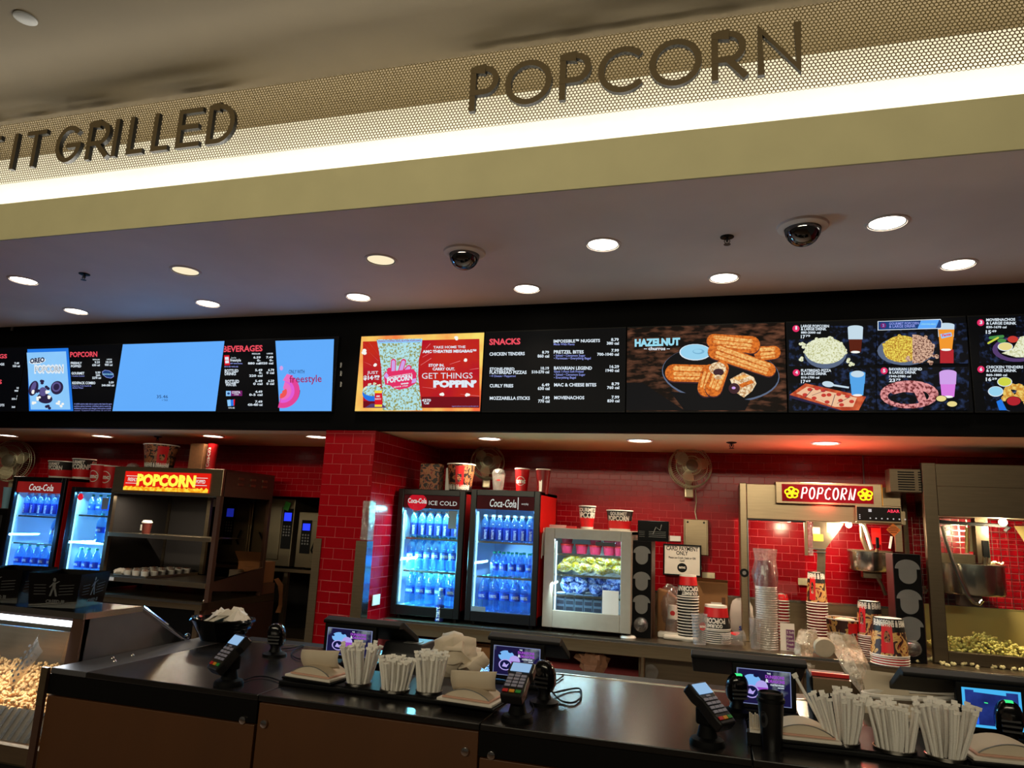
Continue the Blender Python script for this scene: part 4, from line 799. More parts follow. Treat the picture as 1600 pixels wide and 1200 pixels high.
# ---------------------------------------------------------------- wall fittings in the bay
M('fan_grey', (186, 176, 144), .35, .5); M('fan_dark', (92, 84, 66), .45)
def fan(label, x, y, r, Y, yaw=.25, tilt=-.25, cord=None, dark=False):
    p = ony(x, y, Y); a, b = ('fan_grey', 'fan_dark'); t = thing('wall_fan', label, 'fan', p); t.rotation_euler = (tilt, 0, yaw)
    c = MB(a)
    for q, dy in ((1.0, 0), (1.0, .05), (.97, -.02), (.75, -.045), (.45, -.055)):
        n = 36; c.tube([(r*q*math.cos(2*PI*i/n), dy, r*q*math.sin(2*PI*i/n)) for i in range(n+1)], .0045 if q > .98 else .003, 5, False)
    for i in range(56):
        g = 2*PI*i/56; c.tube([(r*k*math.cos(g), dy, r*k*math.sin(g)) for k, dy in ((.28, -.058), (.7, -.048), (1.0, 0), (1.0, .05))], .0014, 4, False)
    c.build('cage', t, 60)
    MB(b).lathe([(.0001, .066), (r*.2, .064), (r*.3, .055), (r*.3, .05)], n=20, ax='y').build('badge_cap', t, 50)
    for i in range(3):
        g = 2*PI*i/3+.3; bl = MB(a); n = 7; vs = []
        for j in range(n+1):
            f_ = .12+.8*j/n; w_ = .55*math.sin(PI*(.15+.8*j/n)); 
            for s_ in (-1, 1): vs.append((r*f_*math.cos(g+s_*w_), s_*.018, r*f_*math.sin(g+s_*w_)))
        bl.add(vs, [(2*j, 2*j+1, 2*j+3, 2*j+2) for j in range(n)]); bl.build('blade', t, 60)
    MB(b).lathe([(r*.25, 0), (r*.28, -.05), (r*.2, -.11), (.0001, -.12)], n=18, ax='y').build('motor', t, 50)
    m = MB(a); m.box((0, .1, -r*1.12), (.07, .05, .1)); m.box((0, .11, -r*.6), (.04, .04, r*1.0)); m.build('bracket', t, bev=.008)
    return t
fan('round wall fan behind the dome-lid cup, above the tall coolers', 762, 722, .145, YW-.18, .35, -.1)
fan('round wall fan with a white cord above the card sign', 1079, 729, .165, YW-.2, .25, -.12)
w = MB('pvc_white'); Yw = YW-.02; w.tube([tuple(ony(x, y, Yw)) for x, y in [(1087, 765), (1088, 785), (1086, 800), (1090, 818), (1088, 835), (1090, 853), (1094, 875), (1096, 890)]], .005, 6)
tag(w.build('power_cord', smooth=60), 'white cord hanging from the wall fan over the steel plate', 'cord')
c0, c1 = ony(1068, 811, YW-.03), ony(1107, 868, YW-.03)
t = thing('cover_plate', 'tall brushed steel plate screwed to the red tiles', 'plate', (c0.x, YW-.035, c1.z)); W_, H_ = c1.x-c0.x, c0.z-c1.z
m = MB('steel').bx(0, 0, 0, W_, .03, H_); m.bx(0, -.012, 0, .012, 0, H_); m.bx(W_-.012, -.012, 0, W_, 0, H_); m.build('plate_body', t, bev=.003)
for i in (.17, .83): MB('black').cyl((W_*i, -.004, H_*.92), (W_*i, .001, H_*.92), .008, n=10).build('screw', t)
def outlet(label, x0, y0, x1, y1, Y, rz=0):
    a, b = ony(x0, y0, Y), ony(x1, y1, Y); t = thing('wall_outlet', label, 'outlet', (a.x, Y, b.z)); W, H = b.x-a.x, a.z-b.z
    MB('cream').bx(0, -.006, 0, W, .01, H).build('plate', t, bev=.003)
    for q in (.3, .7): MB('pvc_white').lathe([(H*.28, .008), (H*.26, .010), (.0001, .010)], (W*q, 0, H/2), 14, ax='y').build('socket', t)
outlet('cream double outlet beside the CARD PAYMENT sign', 1097, 894, 1117, 904, YW-.012); outlet('cream double outlet on the tiles under the neon popcorn machine', 1247, 903, 1265, 915, YW-.012); outlet('cream outlet seen past the second lid dispenser', 1441, 916, 1448, 928, YW-.012)
a, b = onx(581, 936, XC1+.006), onx(593, 944, XC1+.006)
o = MB('white').bx(0, 0, 0, .006, .12, .075); tag(o.build('wall_outlet', loc=(XC1+.008, a.y, b.z), bev=.002), 'white outlet low on the column side by the coolers', 'outlet')
tag(MB('white').bx(0, 0, 0, .11, .004, .042).build('label_sticker', loc=(ony(1042, 843, YW-.012).x, YW-.014, ony(1042, 845, YW-.012).z)), 'small white barcode sticker on the tiles above the card sign', 'sticker')
# CARD PAYMENT ONLY sign
YP = YW-.10; a, b = ony(1036, 849, YP), ony(1096, 902, YP); t = thing('notice_sign', 'framed white notice reading CARD PAYMENT ONLY', 'sign', (a.x, YP, b.z)); W, H = b.x-a.x, a.z-b.z; t.rotation_euler = (math.radians(-4), 0, 0)
fr = MB('black'); fr.bx(0, 0, 0, W, .02, .012); fr.bx(0, 0, H-.012, W, .02, H); fr.bx(0, 0, .012, .012, .02, H-.012); fr.bx(W-.012, 0, .012, W, .02, H-.012); fr.build('frame', t, bev=.002)
MB('white_paper').bx(.012, .008, .012, W-.012, .015, H-.012).build('sheet', t); g = lambda u, v: (u, .0072, v); m = MB('black')
for s_, sz, v in (('CARD PAYMENT', .045, .80), ('ONLY', .045, .66), ('Please use Credit, Debit or Gift', .022, .54), ('Card!', .022, .45)): m.text(s_, sz, g, 'c', .02, .74, origin=(W/2, H*v))
m.poly([g(W/2+p_[0], H*.26+p_[1]) for p_ in ell(0, 0, .038, .036, 22)]); m.build('lettering', t); MB('white_paper').text('amc', .03, lambda u, v: (u, .0065, v), 'c', .04, origin=(W/2, H*.24)).build('logo', t)
MB('grey').bx(W*.45, -.004, -.01, W*.85, .004, .012).build('clip', t)
# ================================================================ CUP STACKS AND CLUTTER ON THE BACK COUNTER
def nested(kind, rt, ph, band, rimmat='bucket_white'):
    return MB(band).lathe([(rt-.003, 0), (rt-.0035, ph*.98)], n=22).use(rimmat).lathe([(rt-.003, .0), (rt+.003, .0005), (rt+.0035, .004), (rt-.002, .007)], n=22).mesh('nested_cup')
def stack(name, what, x, ybase, yrim, ytop, xl, xr, style, n, band, taper=.78, face=0, cat='bucket', rimmat='bucket_white'):
    p = onz(x, ybase, ZC+.001); rt = (ony(xr, ybase-4, p.y).x-ony(xl, ybase-4, p.y).x)/2
    zr = ony(x, yrim, p.y).z; ph = (zr-ZC)/n; me = nested(style, rt, ph, band, rimmat)
    for k in range(n):
        o = inst('nested_cup', me, None, (p.x+random.uniform(-.0012, .0012), p.y, ZC+k*ph)); tag(o, 'nested cup, rim %d up from the counter, %s' % (k+1, what), 'cup', 'nested cups in the %s' % what)
    h = ony(x, ytop, p.y).z-zr
    return bucket('topmost upturned cup of the '+what, (p.x, p.y, zr), h, rt, rt*taper, style, True, None, face, name, cat), p
stack('popcorn_cup', 'gourmet stack below the card sign', 1075, 1000, 931, 897, 1058, 1092, 'gourmet', 15, 'bucket_black', face=.3)
stack('popcorn_bucket', 'wide gourmet stack', 1119, 1003, 981, 945, 1097, 1142, 'gourmet', 7, 'bucket_black', face=-.2)
_, pst = stack('paper_cup', 'tall film-wrapped tower', 1199, 1013, 917, 876, 1183, 1216, 'film', 27, 'bucket_white', cat='cup')
stack('paper_cup', 'red-printed stack behind tall tower', 1222, 1000, 938, 928, 1211, 1236, 'cola', 13, 'bucket_red', cat='cup')
stack('popcorn_cup', 'narrow dragon-art stack', 1279, 1008, 941, 894, 1262, 1295, 'dragon', 15, 'red_dark')
stack('popcorn_bucket', 'rear dragon-art stack', 1362, 1026, 992, 939, 1342, 1386, 'dragon', 10, 'red_dark', face=-.3)
stack('popcorn_bucket', 'short dragon-art stack by dispenser', 1391, 1037, 1022, 965, 1361, 1421, 'dragon', 4, 'bucket_red', face=.25)
p = onz(1322, 1020, ZC+.001); h = ony(1322, 967, p.y).z-ZC; rt = (ony(1352, 970, p.y).x-ony(1293, 970, p.y).x)/2
bucket('upright dragon-art popcorn bucket with a napkin inside', tuple(p), h, rt, rt*.8, 'dragon', False, None, -.2)
tag(MB('napkin').sphere((0, 0, 0), .07, 12, 6, (1, .8, .3)).build('crumpled_napkin', loc=(p.x, p.y, ZC+h-.012), smooth=60), 'crumpled napkin lying in the upright dragon-art bucket', 'napkin')
# clear film sleeve around the tall tower
m = MB('plastic_clear'); n = 18; ps = []; zt_ = ony(1199, 858, pst.y).z
prof = [(.050, 0), (.052, .25), (.056, .45), (.052, .6), (.062, .75), (.05, .88), (.058, 1.0)]
rr = random.Random(3); vs = []
for r_, q in prof:
    for i in range(n): t_ = 2*PI*i/n; k = r_*1.35*(1+rr.uniform(-.1, .12)); vs.append((pst.x+k*math.cos(t_), pst.y+k*math.sin(t_), ZC+.002+q*(zt_-ZC)))
m.add(vs, [(j*n+i, j*n+(i+1) % n, (j+1)*n+(i+1) % n, (j+1)*n+i) for j in range(len(prof)-1) for i in range(n)])
tag(m.build('film_sleeve', smooth=30), 'crinkled clear film sleeve around the tall cup tower', 'film')
def clearcup(label, x, yb, yt, xl, xr, logo=True, inv=False):
    p = onz(x, yb, ZC+.001); h = ony(x, yt, p.y).z-ZC; r = (ony(xr, yt, p.y).x-ony(xl, yt, p.y).x)/2
    t = thing('plastic_cup', label, 'cup', p); MB('plastic_cup').lathe([(.0001, .002), (r*.78, .002), (r, h-.004), (r+.003, h-.002), (r, h)] if not inv else [(r, .0), (r*.8, h), (.0001, h)], n=22).build('cup_wall', t, 40)
    if logo:
        q = MB('bucket_red'); q.add([((r*.9+.001)*math.sin(u/r+.5), -(r*.9+.001)*math.cos(u/r+.5), h*.62+v) for u, v in ell(0, 0, r*.5, r*.5, 16)], [tuple(range(16))]); q.use('bucket_white'); cup_text(q, 'amc', r*.5, h*.58, r+.001, r*.8+.001, h, .5); q.build('printing', t)
    return t
clearcup('clear plastic cup with round red logo before the gourmet stacks', 1093, 1007, 959, 1081, 1106); clearcup('plain clear plastic cup in front of the tall cup tower', 1181, 1014, 966, 1172, 1191, False)
clearcup('clear plastic cup among the plastic sleeves by the lid dispenser', 1049, 990, 966, 1039, 1060, False, True)
t = thing('plastic_cup', 'clear plastic cup lying on its side with a red logo', 'cup', onz(1145, 1010, ZC)); t.rotation_euler = (0, PI/2-.1, .25)
MB('plastic_cup').lathe([(.0001, -.07), (.036, -.07), (.048, .08), (.05, .082)], (-.05, 0, 0), n=22).build('cup_wall', t, 40); MB('bucket_red').add([(-.05-.0435*math.cos(u/.043+.5), -.0435*math.sin(u/.043+.5), v+.02) for u, v in ell(0, 0, .02, .03, 14)], [tuple(range(14))]).build('printing', t)
p = onz(1048, 969, ZC); pz = ony(1048, 968, 5.35); t = thing('paper_cup', 'small white upturned cup with a red dot on the clear cups', 'cup', (ony(1048, 968, 5.33).x, onz(1049, 990, ZC).y, ony(1048, 967, onz(1049, 990, ZC).y).z))
MB('bucket_white').lathe([(.041, 0), (.03, .1), (.0001, .1)], n=20).build('cup_wall', t, 40); MB('bucket_red').poly([(u, -.0375, .045+v) for u, v in ell(0, 0, .018, .018, 16)]).build('logo', t)
def blob(name, label, cat, mat, c, s, seed, n=16, k=9, amp=.22):
    r = random.Random(seed); m = MB(mat); m.sphere((0, 0, 0), 1, n, k); m.v = [(x*s[0]*(1+r.uniform(-amp, amp)), y*s[1]*(1+r.uniform(-amp, amp)), max(-s[2], z*s[2]*(1+r.uniform(-amp, amp)))) for x, y, z in m.v]
    return tag(m.build(name, loc=tuple(c), smooth=25), label, cat)
M('brown_wrap', (150, 108, 84), .35, noise=.3, scale=40); M('lid_dull', (186, 174, 152), .5)
c = ony(1046, 940, 5.6); t = thing('paper_bundle', 'brown paper bundle in clear plastic beside the card sign', 'bundle', (c.x, 5.6, ZC))
MB('card_brown').prism([(-.09, 0), (.075, 0), (.08, .20), (.055, .245), (-.01, .30), (-.09, .31)], lambda u, v, d: (u, d, v), 0, .13).build('paper_stack', t, bev=.01); m = MB('plastic_clear').sphere((0, .065, .17), 1, 18, 12); rw = random.Random(14); m.v = [(x*.105*(1+rw.uniform(-.08, .08)), .065+(y-.065)*.085*(1+rw.uniform(-.08, .08)), .17+(z-.17)*.175*(1+rw.uniform(-.06, .06))) for x, y, z in m.v]; m.build('plastic_wrap', t, 25)
# carton box behind stacks
a, b = ony(1089, 906, 5.72), ony(1138, 985, 5.72); t = thing('cardboard_box', 'brown cardboard box standing behind the gourmet stacks', 'box', (a.x, 5.72, ZC)); W, H = b.x-a.x, a.z-ZC
MB('card_brown').bx(0, 0, 0, W, .14, H-.01).build('box_body', t, bev=.003); m = MB('card_brown'); m.poly([(0, 0, H-.01), (W, 0, H-.01), (W*1.0, -.05, H+.012), (0, -.06, H+.02)]); m.build('flap', t); MB('white_paper').bx(W*.45, -.002, H*.38, W*.8, 0, H*.6).build('shipping_label', t); MB('card_dark').bx(W*.8, -.0015, H*.55, W*.92, 0, H*.7).build('printed_mark', t)
t = thing('paper_sleeves', 'two pale paper sleeve packs lying at the counter edge', 'paper', onz(1057, 1000, ZC))
MB('white_paper').box((0, .05, .022), (.26, .07, .04), Matrix.Rotation(-.08, 3, 'Z')).build('sleeve', t, bev=.01); MB('white_paper').box((.03, -.01, .016), (.24, .05, .03), Matrix.Rotation(-.1, 3, 'Z')).build('sleeve', t, bev=.012)
tag(MB('bucket_white').lathe([(.0001, .012), (.05, .012), (.056, .004), (.056, 0)], n=24).build('white_cover', loc=tuple(onz(981, 996, ZC+.001)), smooth=40), 'single white cup lid lying at the counter edge under the freezer', 'lid')
M('pack_white', (205, 190, 180), .35, noise=.08)
t = thing('wrapped_package', 'white plastic-wrapped package printed sn beside the tall tower', 'package', onz(1160, 997, ZC)); t.rotation_euler = (0, 0, -.1)
r_ = random.Random(8); m = MB('pack_white'); m.sphere((0, 0, 0), 1, 16, 10); m.v = [(math.copysign(abs(x)**.6, x)*.085*(1+r_.uniform(-.06, .06)), math.copysign(abs(y)**.6, y)*.05, .14+.14*z*(1+r_.uniform(-.08, .08))) for x, y, z in m.v]; m.build('wrapping', t, 25); MB('label_dark').text('sn', .06, lambda u, v: (u-.02, -.052, .06+v), 'l', .03).build('lettering', t)
M('purple', (96, 24, 84), .5)
t = thing('menu_card', 'white folded card with purple lettering at the counter edge', 'card', onz(1231, 1017, ZC)); t.rotation_euler = (math.radians(-12), 0, -.08); MB('white_paper').bx(-.045, 0, 0, .045, .003, .175).build('card_sheet', t); m = MB('purple').bx(-.008, -.002, .005, .043, -.0005, .135); m.build('text_block', t); m = MB('white_paper')
for i, w_ in enumerate(('2 Soft', 'bake', 'Cookies', 'Fresh', 'Popped')): m.text(w_, .022, lambda u, v: (u, -.003, v), 'l', .0, .9, origin=(-.004, .11-.025*i))
m.build('lettering', t)
# loose film bag hanging over the counter edge
def film(name, label, pts, w, seed, mat='plastic_clear'):
    r = random.Random(seed); m = MB(mat); n = 12; vs = []
    for p_, ww, dd in pts:
        for i in range(n): t_ = 2*PI*i/n; k = 1+r.uniform(-.28, .28); vs.append((p_[0]+ww*k*math.cos(t_), p_[1]+dd*k*math.sin(t_), p_[2]+r.uniform(-.008, .008)))
    m.add(vs, [(j*n+i, j*n+(i+1) % n, (j+1)*n+(i+1) % n, (j+1)*n+i) for j in range(len(pts)-1) for i in range(n)])
    return tag(m.build(name, smooth=20), label, 'film')
clear('film_bag', (236, 226, 214), .2, .15, milk=.34, milkrgb=(220, 205, 180), bump=.8, scale=34)
q = lambda x, y, Y: tuple(ony(x, y, Y))
film('film_bag', 'clear film bag hanging off the counter beside the menu card', [(q(1262, 985, 5.16), .05, .05), (q(1260, 1005, 5.14), .07, .05), (q(1258, 1022, 5.12), .06, .03), (q(1262, 1040, 5.07), .035, .02), (q(1268, 1053, 5.07), .012, .01)], 0, 5, 'film_bag')
film('film_bag', 'large crumpled clear film bag drooping over the printer', [(q(1312, 990, 5.14), .07, .05), (q(1322, 1012, 5.12), .09, .05), (q(1335, 1035, 5.05), .08, .03), (q(1345, 1058, 5.03), .07, .03), (q(1356, 1080, 5.03), .05, .02), (q(1358, 1092, 5.03), .035, .02)], 0, 6, 'film_bag')
t = thing('lid_pile', 'stack of round pale lids standing inside the clear film', 'lids', onz(1288, 1028, ZC)); t.rotation_euler = (.25, 0, .1)
for i in range(4): MB('lid_dull').lathe([(.0001, .004), (.058, .004), (.062, 0), (.058, -.003)], (0, .009*i, .063), 26, ax='y').build('lid', t, 40)
# spilled popcorn on the counter edge
def kernel(mat, r, seed, n=5):
    rr = random.Random(seed); m = MB(mat)
    for i in range(n): m.sphere((rr.uniform(-r, r)*.7, rr.uniform(-r, r)*.7, rr.uniform(-r, r)*.5), r*rr.uniform(.45, .7), 6, 4)
    return m
km = [kernel('popcorn_pale', .016, i).mesh('kernel') for i in range(4)]
SPX = [1418, 1432, 1449, 1456, 1462, 1474, 1480, 1478, 1492, 1518, 1528, 1553, 1565, 1578, 1585, 1596, 1540, 1507]
for i, (x, y) in enumerate([(1418, 1035), (1432, 1036), (1449, 1033), (1456, 1032), (1462, 1035), (1474, 1039), (1480, 1042), (1478, 1036), (1492, 1041), (1518, 1041), (1528, 1045), (1553, 1044), (1565, 1046), (1578, 1045), (1585, 1048), (1596, 1049), (1540, 1040), (1507, 1040)]):
    tag(inst('popped_kernel', km[i % 4], None, onz(x, y, ZC)+Vector((0, 0, .009)), (0, 0, i)), '%s loose popped kernel from left on the back counter edge' % (ORD+['thirteenth', 'fourteenth', 'fifteenth', 'sixteenth', 'seventeenth', 'eighteenth'])[sorted(SPX).index(x)], 'popcorn', 'spilled popcorn on the back counter')
YD2 = 5.2
dispenser('tall black lid dispenser between the dragon-art stacks and the large popper', ony(1399, 950, YD2).x, ony(1444, 950, YD2).x, 0, YD2, ZC, ony(1420, 866, YD2).z, .2, (.86, .58, .33), 'maroon')

# ================================================================ NEON POPCORN MACHINE
YN = 5.50; nx = lambda x, y: ony(x, y, YN).x; nz_ = lambda x, y: ony(x, y, YN).z
x0, x1 = nx(1157, 850), nx(1412, 850); zt_, zh = nz_(1290, 758), nz_(1290, 815); x0p = nx(1168, 850)
np_ = thing('popcorn_machine', 'stainless popcorn machine with red and yellow neon sign', 'popcorn machine', (0, 0, 0))
MB('steel').bx(x0, YN, ZC, x0p, YN+.42, zt_).build('post', np_, bev=.004)
MB('steel').bx(x0p, YN, zh, x1, YN+.45, zt_-.004).build('hood', np_, bev=.004)
MB('chrome').bx(x0p, YN-.004, zh-.012, nx(1260, 850), YN+.004, zh).build('edge_trim', np_); MB('steel_bright').bx(x0p, YN-.002, ZC, x0p+.008, YN+.01, zh-.012).build('edge_trim', np_)
MB('steel').bx(nx(1257, 840), YN, ony(1262, 868, YN).z, nx(1262, 840), YN+.02, zh).build('door_stile', np_); MB('plastic_clear').bx(nx(1263, 840), YN, ony(1262, 868, YN).z, nx(1270, 840), YN+.02, zh).build('door_edge', np_)
MB('glass').bx(x0p+.008, YN+.004, ZC+.02, nx(1257, 850), YN+.008, zh-.012).build('pane', np_); MB('black').cyl((nx(1163, 900), YN-.012, nz_(1163, 895)), (nx(1163, 900), YN, nz_(1163, 895)), .03, n=18).build('lock_knob', np_, 40); MB('grey').cyl((nx(1163, 900), YN-.014, nz_(1163, 895)), (nx(1163, 900), YN-.011, nz_(1163, 895)), .014, n=14).build('lock_face', np_)
yq = YN+.28; m = MB('steel_dark'); m.prism([(ony(x, y, yq).x, ony(x, y, yq).z) for x, y in [(1270, 814), (1322, 814), (1316, 822), (1290, 858), (1289, 930), (1276, 930), (1277, 860), (1270, 858)]], lambda u, v, d: (u, d, v), yq, yq+.01); m.build('rear_panel', np_)
m = MB('steel_bright')
for y in (857, 862): m.bx(ony(1262, y, yq).x, yq-.03, ony(1280, y, yq).z-.006, ony(1290, y, yq).x, yq-.002, ony(1280, y, yq).z)
m.build('rack_rail', np_); M('sticker_yellow', (206, 150, 30), .5); M('sticker_orange', (226, 120, 30), .5); M('paper_pink', (206, 160, 140), .7)
for a, b, c, d, mt in [(1270, 824, 1281, 834, 'paper_pink'), (1292, 816, 1306, 832, 'paper_pink'), (1271, 835, 1286, 845, 'sticker_yellow')]: MB(mt).bx(ony(a, d, yq).x, yq-.003, ony(a, d, yq).z, ony(c, b, yq).x, yq-.0005, ony(c, b, yq).z).build('notice', np_)
# neon sign box
ys = YN-.06; sx0, sx1 = ony(1212, 770, ys).x, ony(1378, 770, ys).x; sz0, sz1 = ony(1290, 786, ys).z, ony(1290, 757, ys).z
MB('steel').bx(sx0, ys, sz0-.012, sx1, YN+.1, sz1+.012).build('sign_box', np_, bev=.004); M('sign_end', (240, 150, 40), .4, emit=.8, noise=.1)
E2('neon_bg', (200, 10, 30), (120, 6, 16), 4, 1.0, .35, .75); wx = sx1-sx0; hx = sz1-sz0
MB('neon_bg').bx(sx0+wx*.06, ys-.003, sz0+.004, sx1-wx*.08, ys-.0005, sz1-.004).build('sign_face', np_); MB('sign_end').bx(sx1, ys+.004, sz0-.01, sx1+.004, YN+.02, sz1+.01).build('sign_end', np_)
E('neon_white', (255, 214, 206), 2.2); E('neon_yellow', (244, 244, 30), 1.5)
def flower(cx):
    m = MB('neon_yellow'); c = sz0+hx*.5
    for a in range(5): g = 2*PI*a/5+.4; m.tube([(cx+.026*math.cos(g)+.02*math.cos(2*PI*i/12), ys-.012, c+.022*math.sin(g)+.017*math.sin(2*PI*i/12)) for i in range(13)], .005, 6, False)
    m.build('neon_tube', np_, 60)
flower(sx0+wx*.155); flower(sx0+wx*.845)
NG = {'P': [(0, 0), (.12, 1), (.5, 1), (.62, .8), (.5, .5), (.08, .48)], 'O': [(.3+.3*math.cos(2*PI*i/14), .5+.5*math.sin(2*PI*i/14)) for i in range(15)], 'C': [(.6, .85), (.4, 1), (.12, .8), (.0, .4), (.15, .05), (.45, 0), (.6, .15)], 'R': [(0, 0), (.12, 1), (.5, 1), (.62, .8), (.5, .55), (.15, .5), (.5, 0)], 'N': [(0, 0), (.14, 1), (.34, .05), (.52, 0), (.7, 1)], }
xx = sx0+wx*.245; adv = wx*.52/7
for i, ch in enumerate('POPCORN'):
    m = MB('neon_white'); m.tube([(xx+adv*i+(u+.15*v)*adv*1.05, ys-.014, sz0+hx*.2+v*hx*.6) for u, v in NG[ch]], .0052, 6); m.build('neon_letter', np_, 60)
point('lamp', ((sx0+sx1)/2, ys-.1, sz0+hx*.5), 10, (1, .10, .08), .1); 
# control panel
cx0, cx1, cz0, cz1 = ony(1337, 800, ys).x, ony(1409, 800, ys).x, ony(1372, 817, ys).z, ony(1372, 790, ys).z
MB('steel').bx(cx0, ys, cz0, cx1, YN, cz1).build('control_box', np_, bev=.004); cp = MB('black').bx(cx0+.008, ys-.003, cz0+.012, cx1-.008, ys, cz1-.012).build('control_panel', np_); E('led_red', (255, 60, 90), 1.5); E('led_white', (230, 220, 220), .7); m = MB('led_white')
for i in range(7): m.cyl((cx0+.09+.036*i, ys-.004, cz0+.03), (cx0+.09+.036*i, ys-.002, cz0+.03), .005, n=8)
for i in range(3): m.bx(cx0+.02, ys-.004, cz0+.024+.012*i, cx0+.028, ys-.003, cz0+.03+.012*i)
m.bx(cx0+.08, ys-.004, cz1-.045, cx0+.1, ys-.003, cz1-.025); m.use('led_red').text('ABAR', .03, lambda u, v: (u, ys-.004, v), 'l', .0, 1, origin=(cx1-.09, cz1-.045)); m.build('indicators', cp)
# kettle
yk = YN+.12; kx = ony(1362, 880, yk).x; kz1, kz0 = ony(1362, 862, yk).z, ony(1362, 893, yk).z; kr = (ony(1395, 880, yk).x-ony(1328, 880, yk).x)/2
kt = MB('steel_bright').lathe([(.0001, kz0), (kr*.94, kz0), (kr, kz0+.01), (kr, kz1-.008), (kr+.008, kz1-.006), (kr+.008, kz1), (kr*.9, kz1)], (kx, yk+kr*.7, 0), 30).build('kettle', np_, 40)
MB('steel').bx(kx-kr*.9, yk, kz1, kx+kr*1.0, yk+kr*1.4, kz1+.008).build('kettle_lid', np_); MB('steel_dark').bx(kx-.05, yk+.05, kz0-.05, kx+.07, yk+.14, kz0).build('kettle_bracket', np_, bev=.003)
m = MB('steel_dark').tube([tuple(ony(1368, 897, yk+.06)), tuple(ony(1378, 915, yk+.06)), tuple(ony(1384, 930, yk+.06))], .012, 8); m.build('support_rod', np_, 50)
MB('black').box(tuple(ony(1371, 848, yk-.02)), (.02, .02, .075)).build('handle_grip', np_, bev=.004); MB('steel').tube([tuple(ony(1371, 858, yk-.02)), tuple(ony(1368, 868, yk-.01)), tuple(ony(1370, 880, yk))], .012, 8).build('handle_arm', np_, 50)
m = MB('white').tube([tuple(ony(x, y, yk)) for x, y in [(1343, 818), (1350, 820), (1354, 832), (1358, 845), (1362, 858)]], .014, 8); m.build('hose', np_, 50); MB('steel').tube([tuple(ony(x, y, yk+.02)) for x, y in [(1346, 822), (1347, 840), (1356, 862)]], .016, 8).build('hose', np_, 50)
E('bulb', (255, 226, 180), 14); MB('bulb').sphere(tuple(ony(1326, 820, YN+.12)), .022, 12, 8).build('bulb', np_, 60); MB('bulb').sphere(tuple(ony(1233, 812, YN+.10)), .018, 12, 8).build('bulb', np_, 60)
point('lamp', ony(1233, 822, YN+.12), 14, (1, .78, .5), .03); point('lamp', ony(1322, 830, YN+.10), 11, (1, .8, .55), .03)
c = ony(1396, 828, YN-.01); MB('sticker_orange').poly([(c.x-.045, c.y, c.z), (c.x, c.y, c.z-.045), (c.x+.045, c.y, c.z), (c.x, c.y, c.z+.045)]).build('warning_sticker', np_); m = MB('black')
for i in range(4): w_ = .02+.012*min(i, 3-i); m.bx(c.x-w_, c.y-.0015, c.z-.02+.012*i, c.x+w_, c.y-.0005, c.z-.016+.012*i)
m.build('warning_text', np_); MB('steel').bx(ony(1400, 860, YN).x, YN, ony(1400, 862, YN).z, ony(1411, 860, YN).x, YN+.03, zh).build('post', np_); MB('white').tube([tuple(ony(1393, 838, YN)), tuple(ony(1390, 857, YN))], .007, 6).build('pull_wire', np_)
MB('red_paint').bx(ony(1362, 826, YN+.3).x, YN+.3, ony(1362, 850, YN+.3).z, ony(1376, 826, YN+.3).x, YN+.32, ony(1362, 825, YN+.3).z).build('rear_label', np_)
m = MB('glass_smoke').bx(x1+.002, YN+.01, ony(1425, 868, YN).z, x1+.006, YN+.40, zh-.01); m.build('side_pane', np_); MB('steel').bx(x1, YN, zh, x1+.02, YN+.42, zh+.09).build('side_rail', np_)
tag(MB('grey').cyl(tuple(ony(1348, 712, YW-.02)), tuple(ony(1350, 757, YW-.02)), .005, n=6).build('pipe'), 'thin grey pipe running from the ceiling down to the neon machine', 'pipe')

# ================================================================ LARGE POPPER AT THE END
YR = 5.28; rx0 = ony(1450, 880, YR).x; pw = ony(1471, 900, YR).x-ony(1455, 900, YR).x+.004; rx1 = rx0+1.15; rz1 = ony(1452, 723, YR).z; rzh = ony(1530, 808, YR).z; rzb = ony(1480, 1018, YR).z; rd = .62
rp = thing('popcorn_machine', 'large stainless popper with kettle and popcorn heap at the picture edge', 'popcorn machine', (rx0, YR, ZC)); B = lambda *a: a
def rbx(mt, a, b, c, d, e, f, nm, bev=0): return MB(mt).bx(a-rx0, b-YR, c-ZC, d-rx0, e-YR, f-ZC).build(nm, rp, bev=bev)
rbx('steel_shaded', rx0, YR, ZC, rx0+pw+.02, YR+.05, rz1, 'post', .004); rbx('steel_shaded', rx1-.06, YR, ZC, rx1, YR+.05, rz1, 'post', .004); rbx('steel_shaded', rx0, YR+rd-.04, ZC, rx0+.03, YR+rd, rz1, 'post'); rbx('steel_shaded', rx1-.03, YR+rd-.04, ZC, rx1, YR+rd, rz1, 'post')
rbx('steel_shaded', rx0+pw+.02, YR+.008, ony(1530, 762, YR).z, rx1-.06, YR+rd-.05, rz1-.004, 'hood_upper', .004); rbx('steel_shaded', rx0+pw+.02, YR+.002, rzh, rx1-.06, YR+rd-.05, ony(1530, 760, YR).z-.003, 'hood_lower', .003)
rbx('steel_shaded', rx0+pw+.02, YR+.002, ZC, rx1-.06, YR+.05, rzb, 'base_rail', .004); rbx('steel', rx0+.03, YR+.05, ZC, rx1-.03, YR+rd-.04, ZC+.02, 'floor_pan'); M('steel_gold', (206, 184, 116), .35, .6, .15, 5)
rbx('steel_gold', rx0+.10, YR+rd-.05, ZC+.02, rx1-.06, YR+rd-.04, ony(1530, 948, YR+rd).z, 'back_panel'); rbx('glass', rx0+pw+.02, YR+.02, rzb, rx1-.06, YR+.024, rzh, 'pane'); rbx('glass', rx0+.01, YR+.05, ZC+.05, rx0+.014, YR+rd-.05, rzh+.1, 'side_pane')
m = MB('steel_bright'); yb_ = YR+rd-.06; zlo, zhi = ony(1530, 948, YR+rd).z, rzh
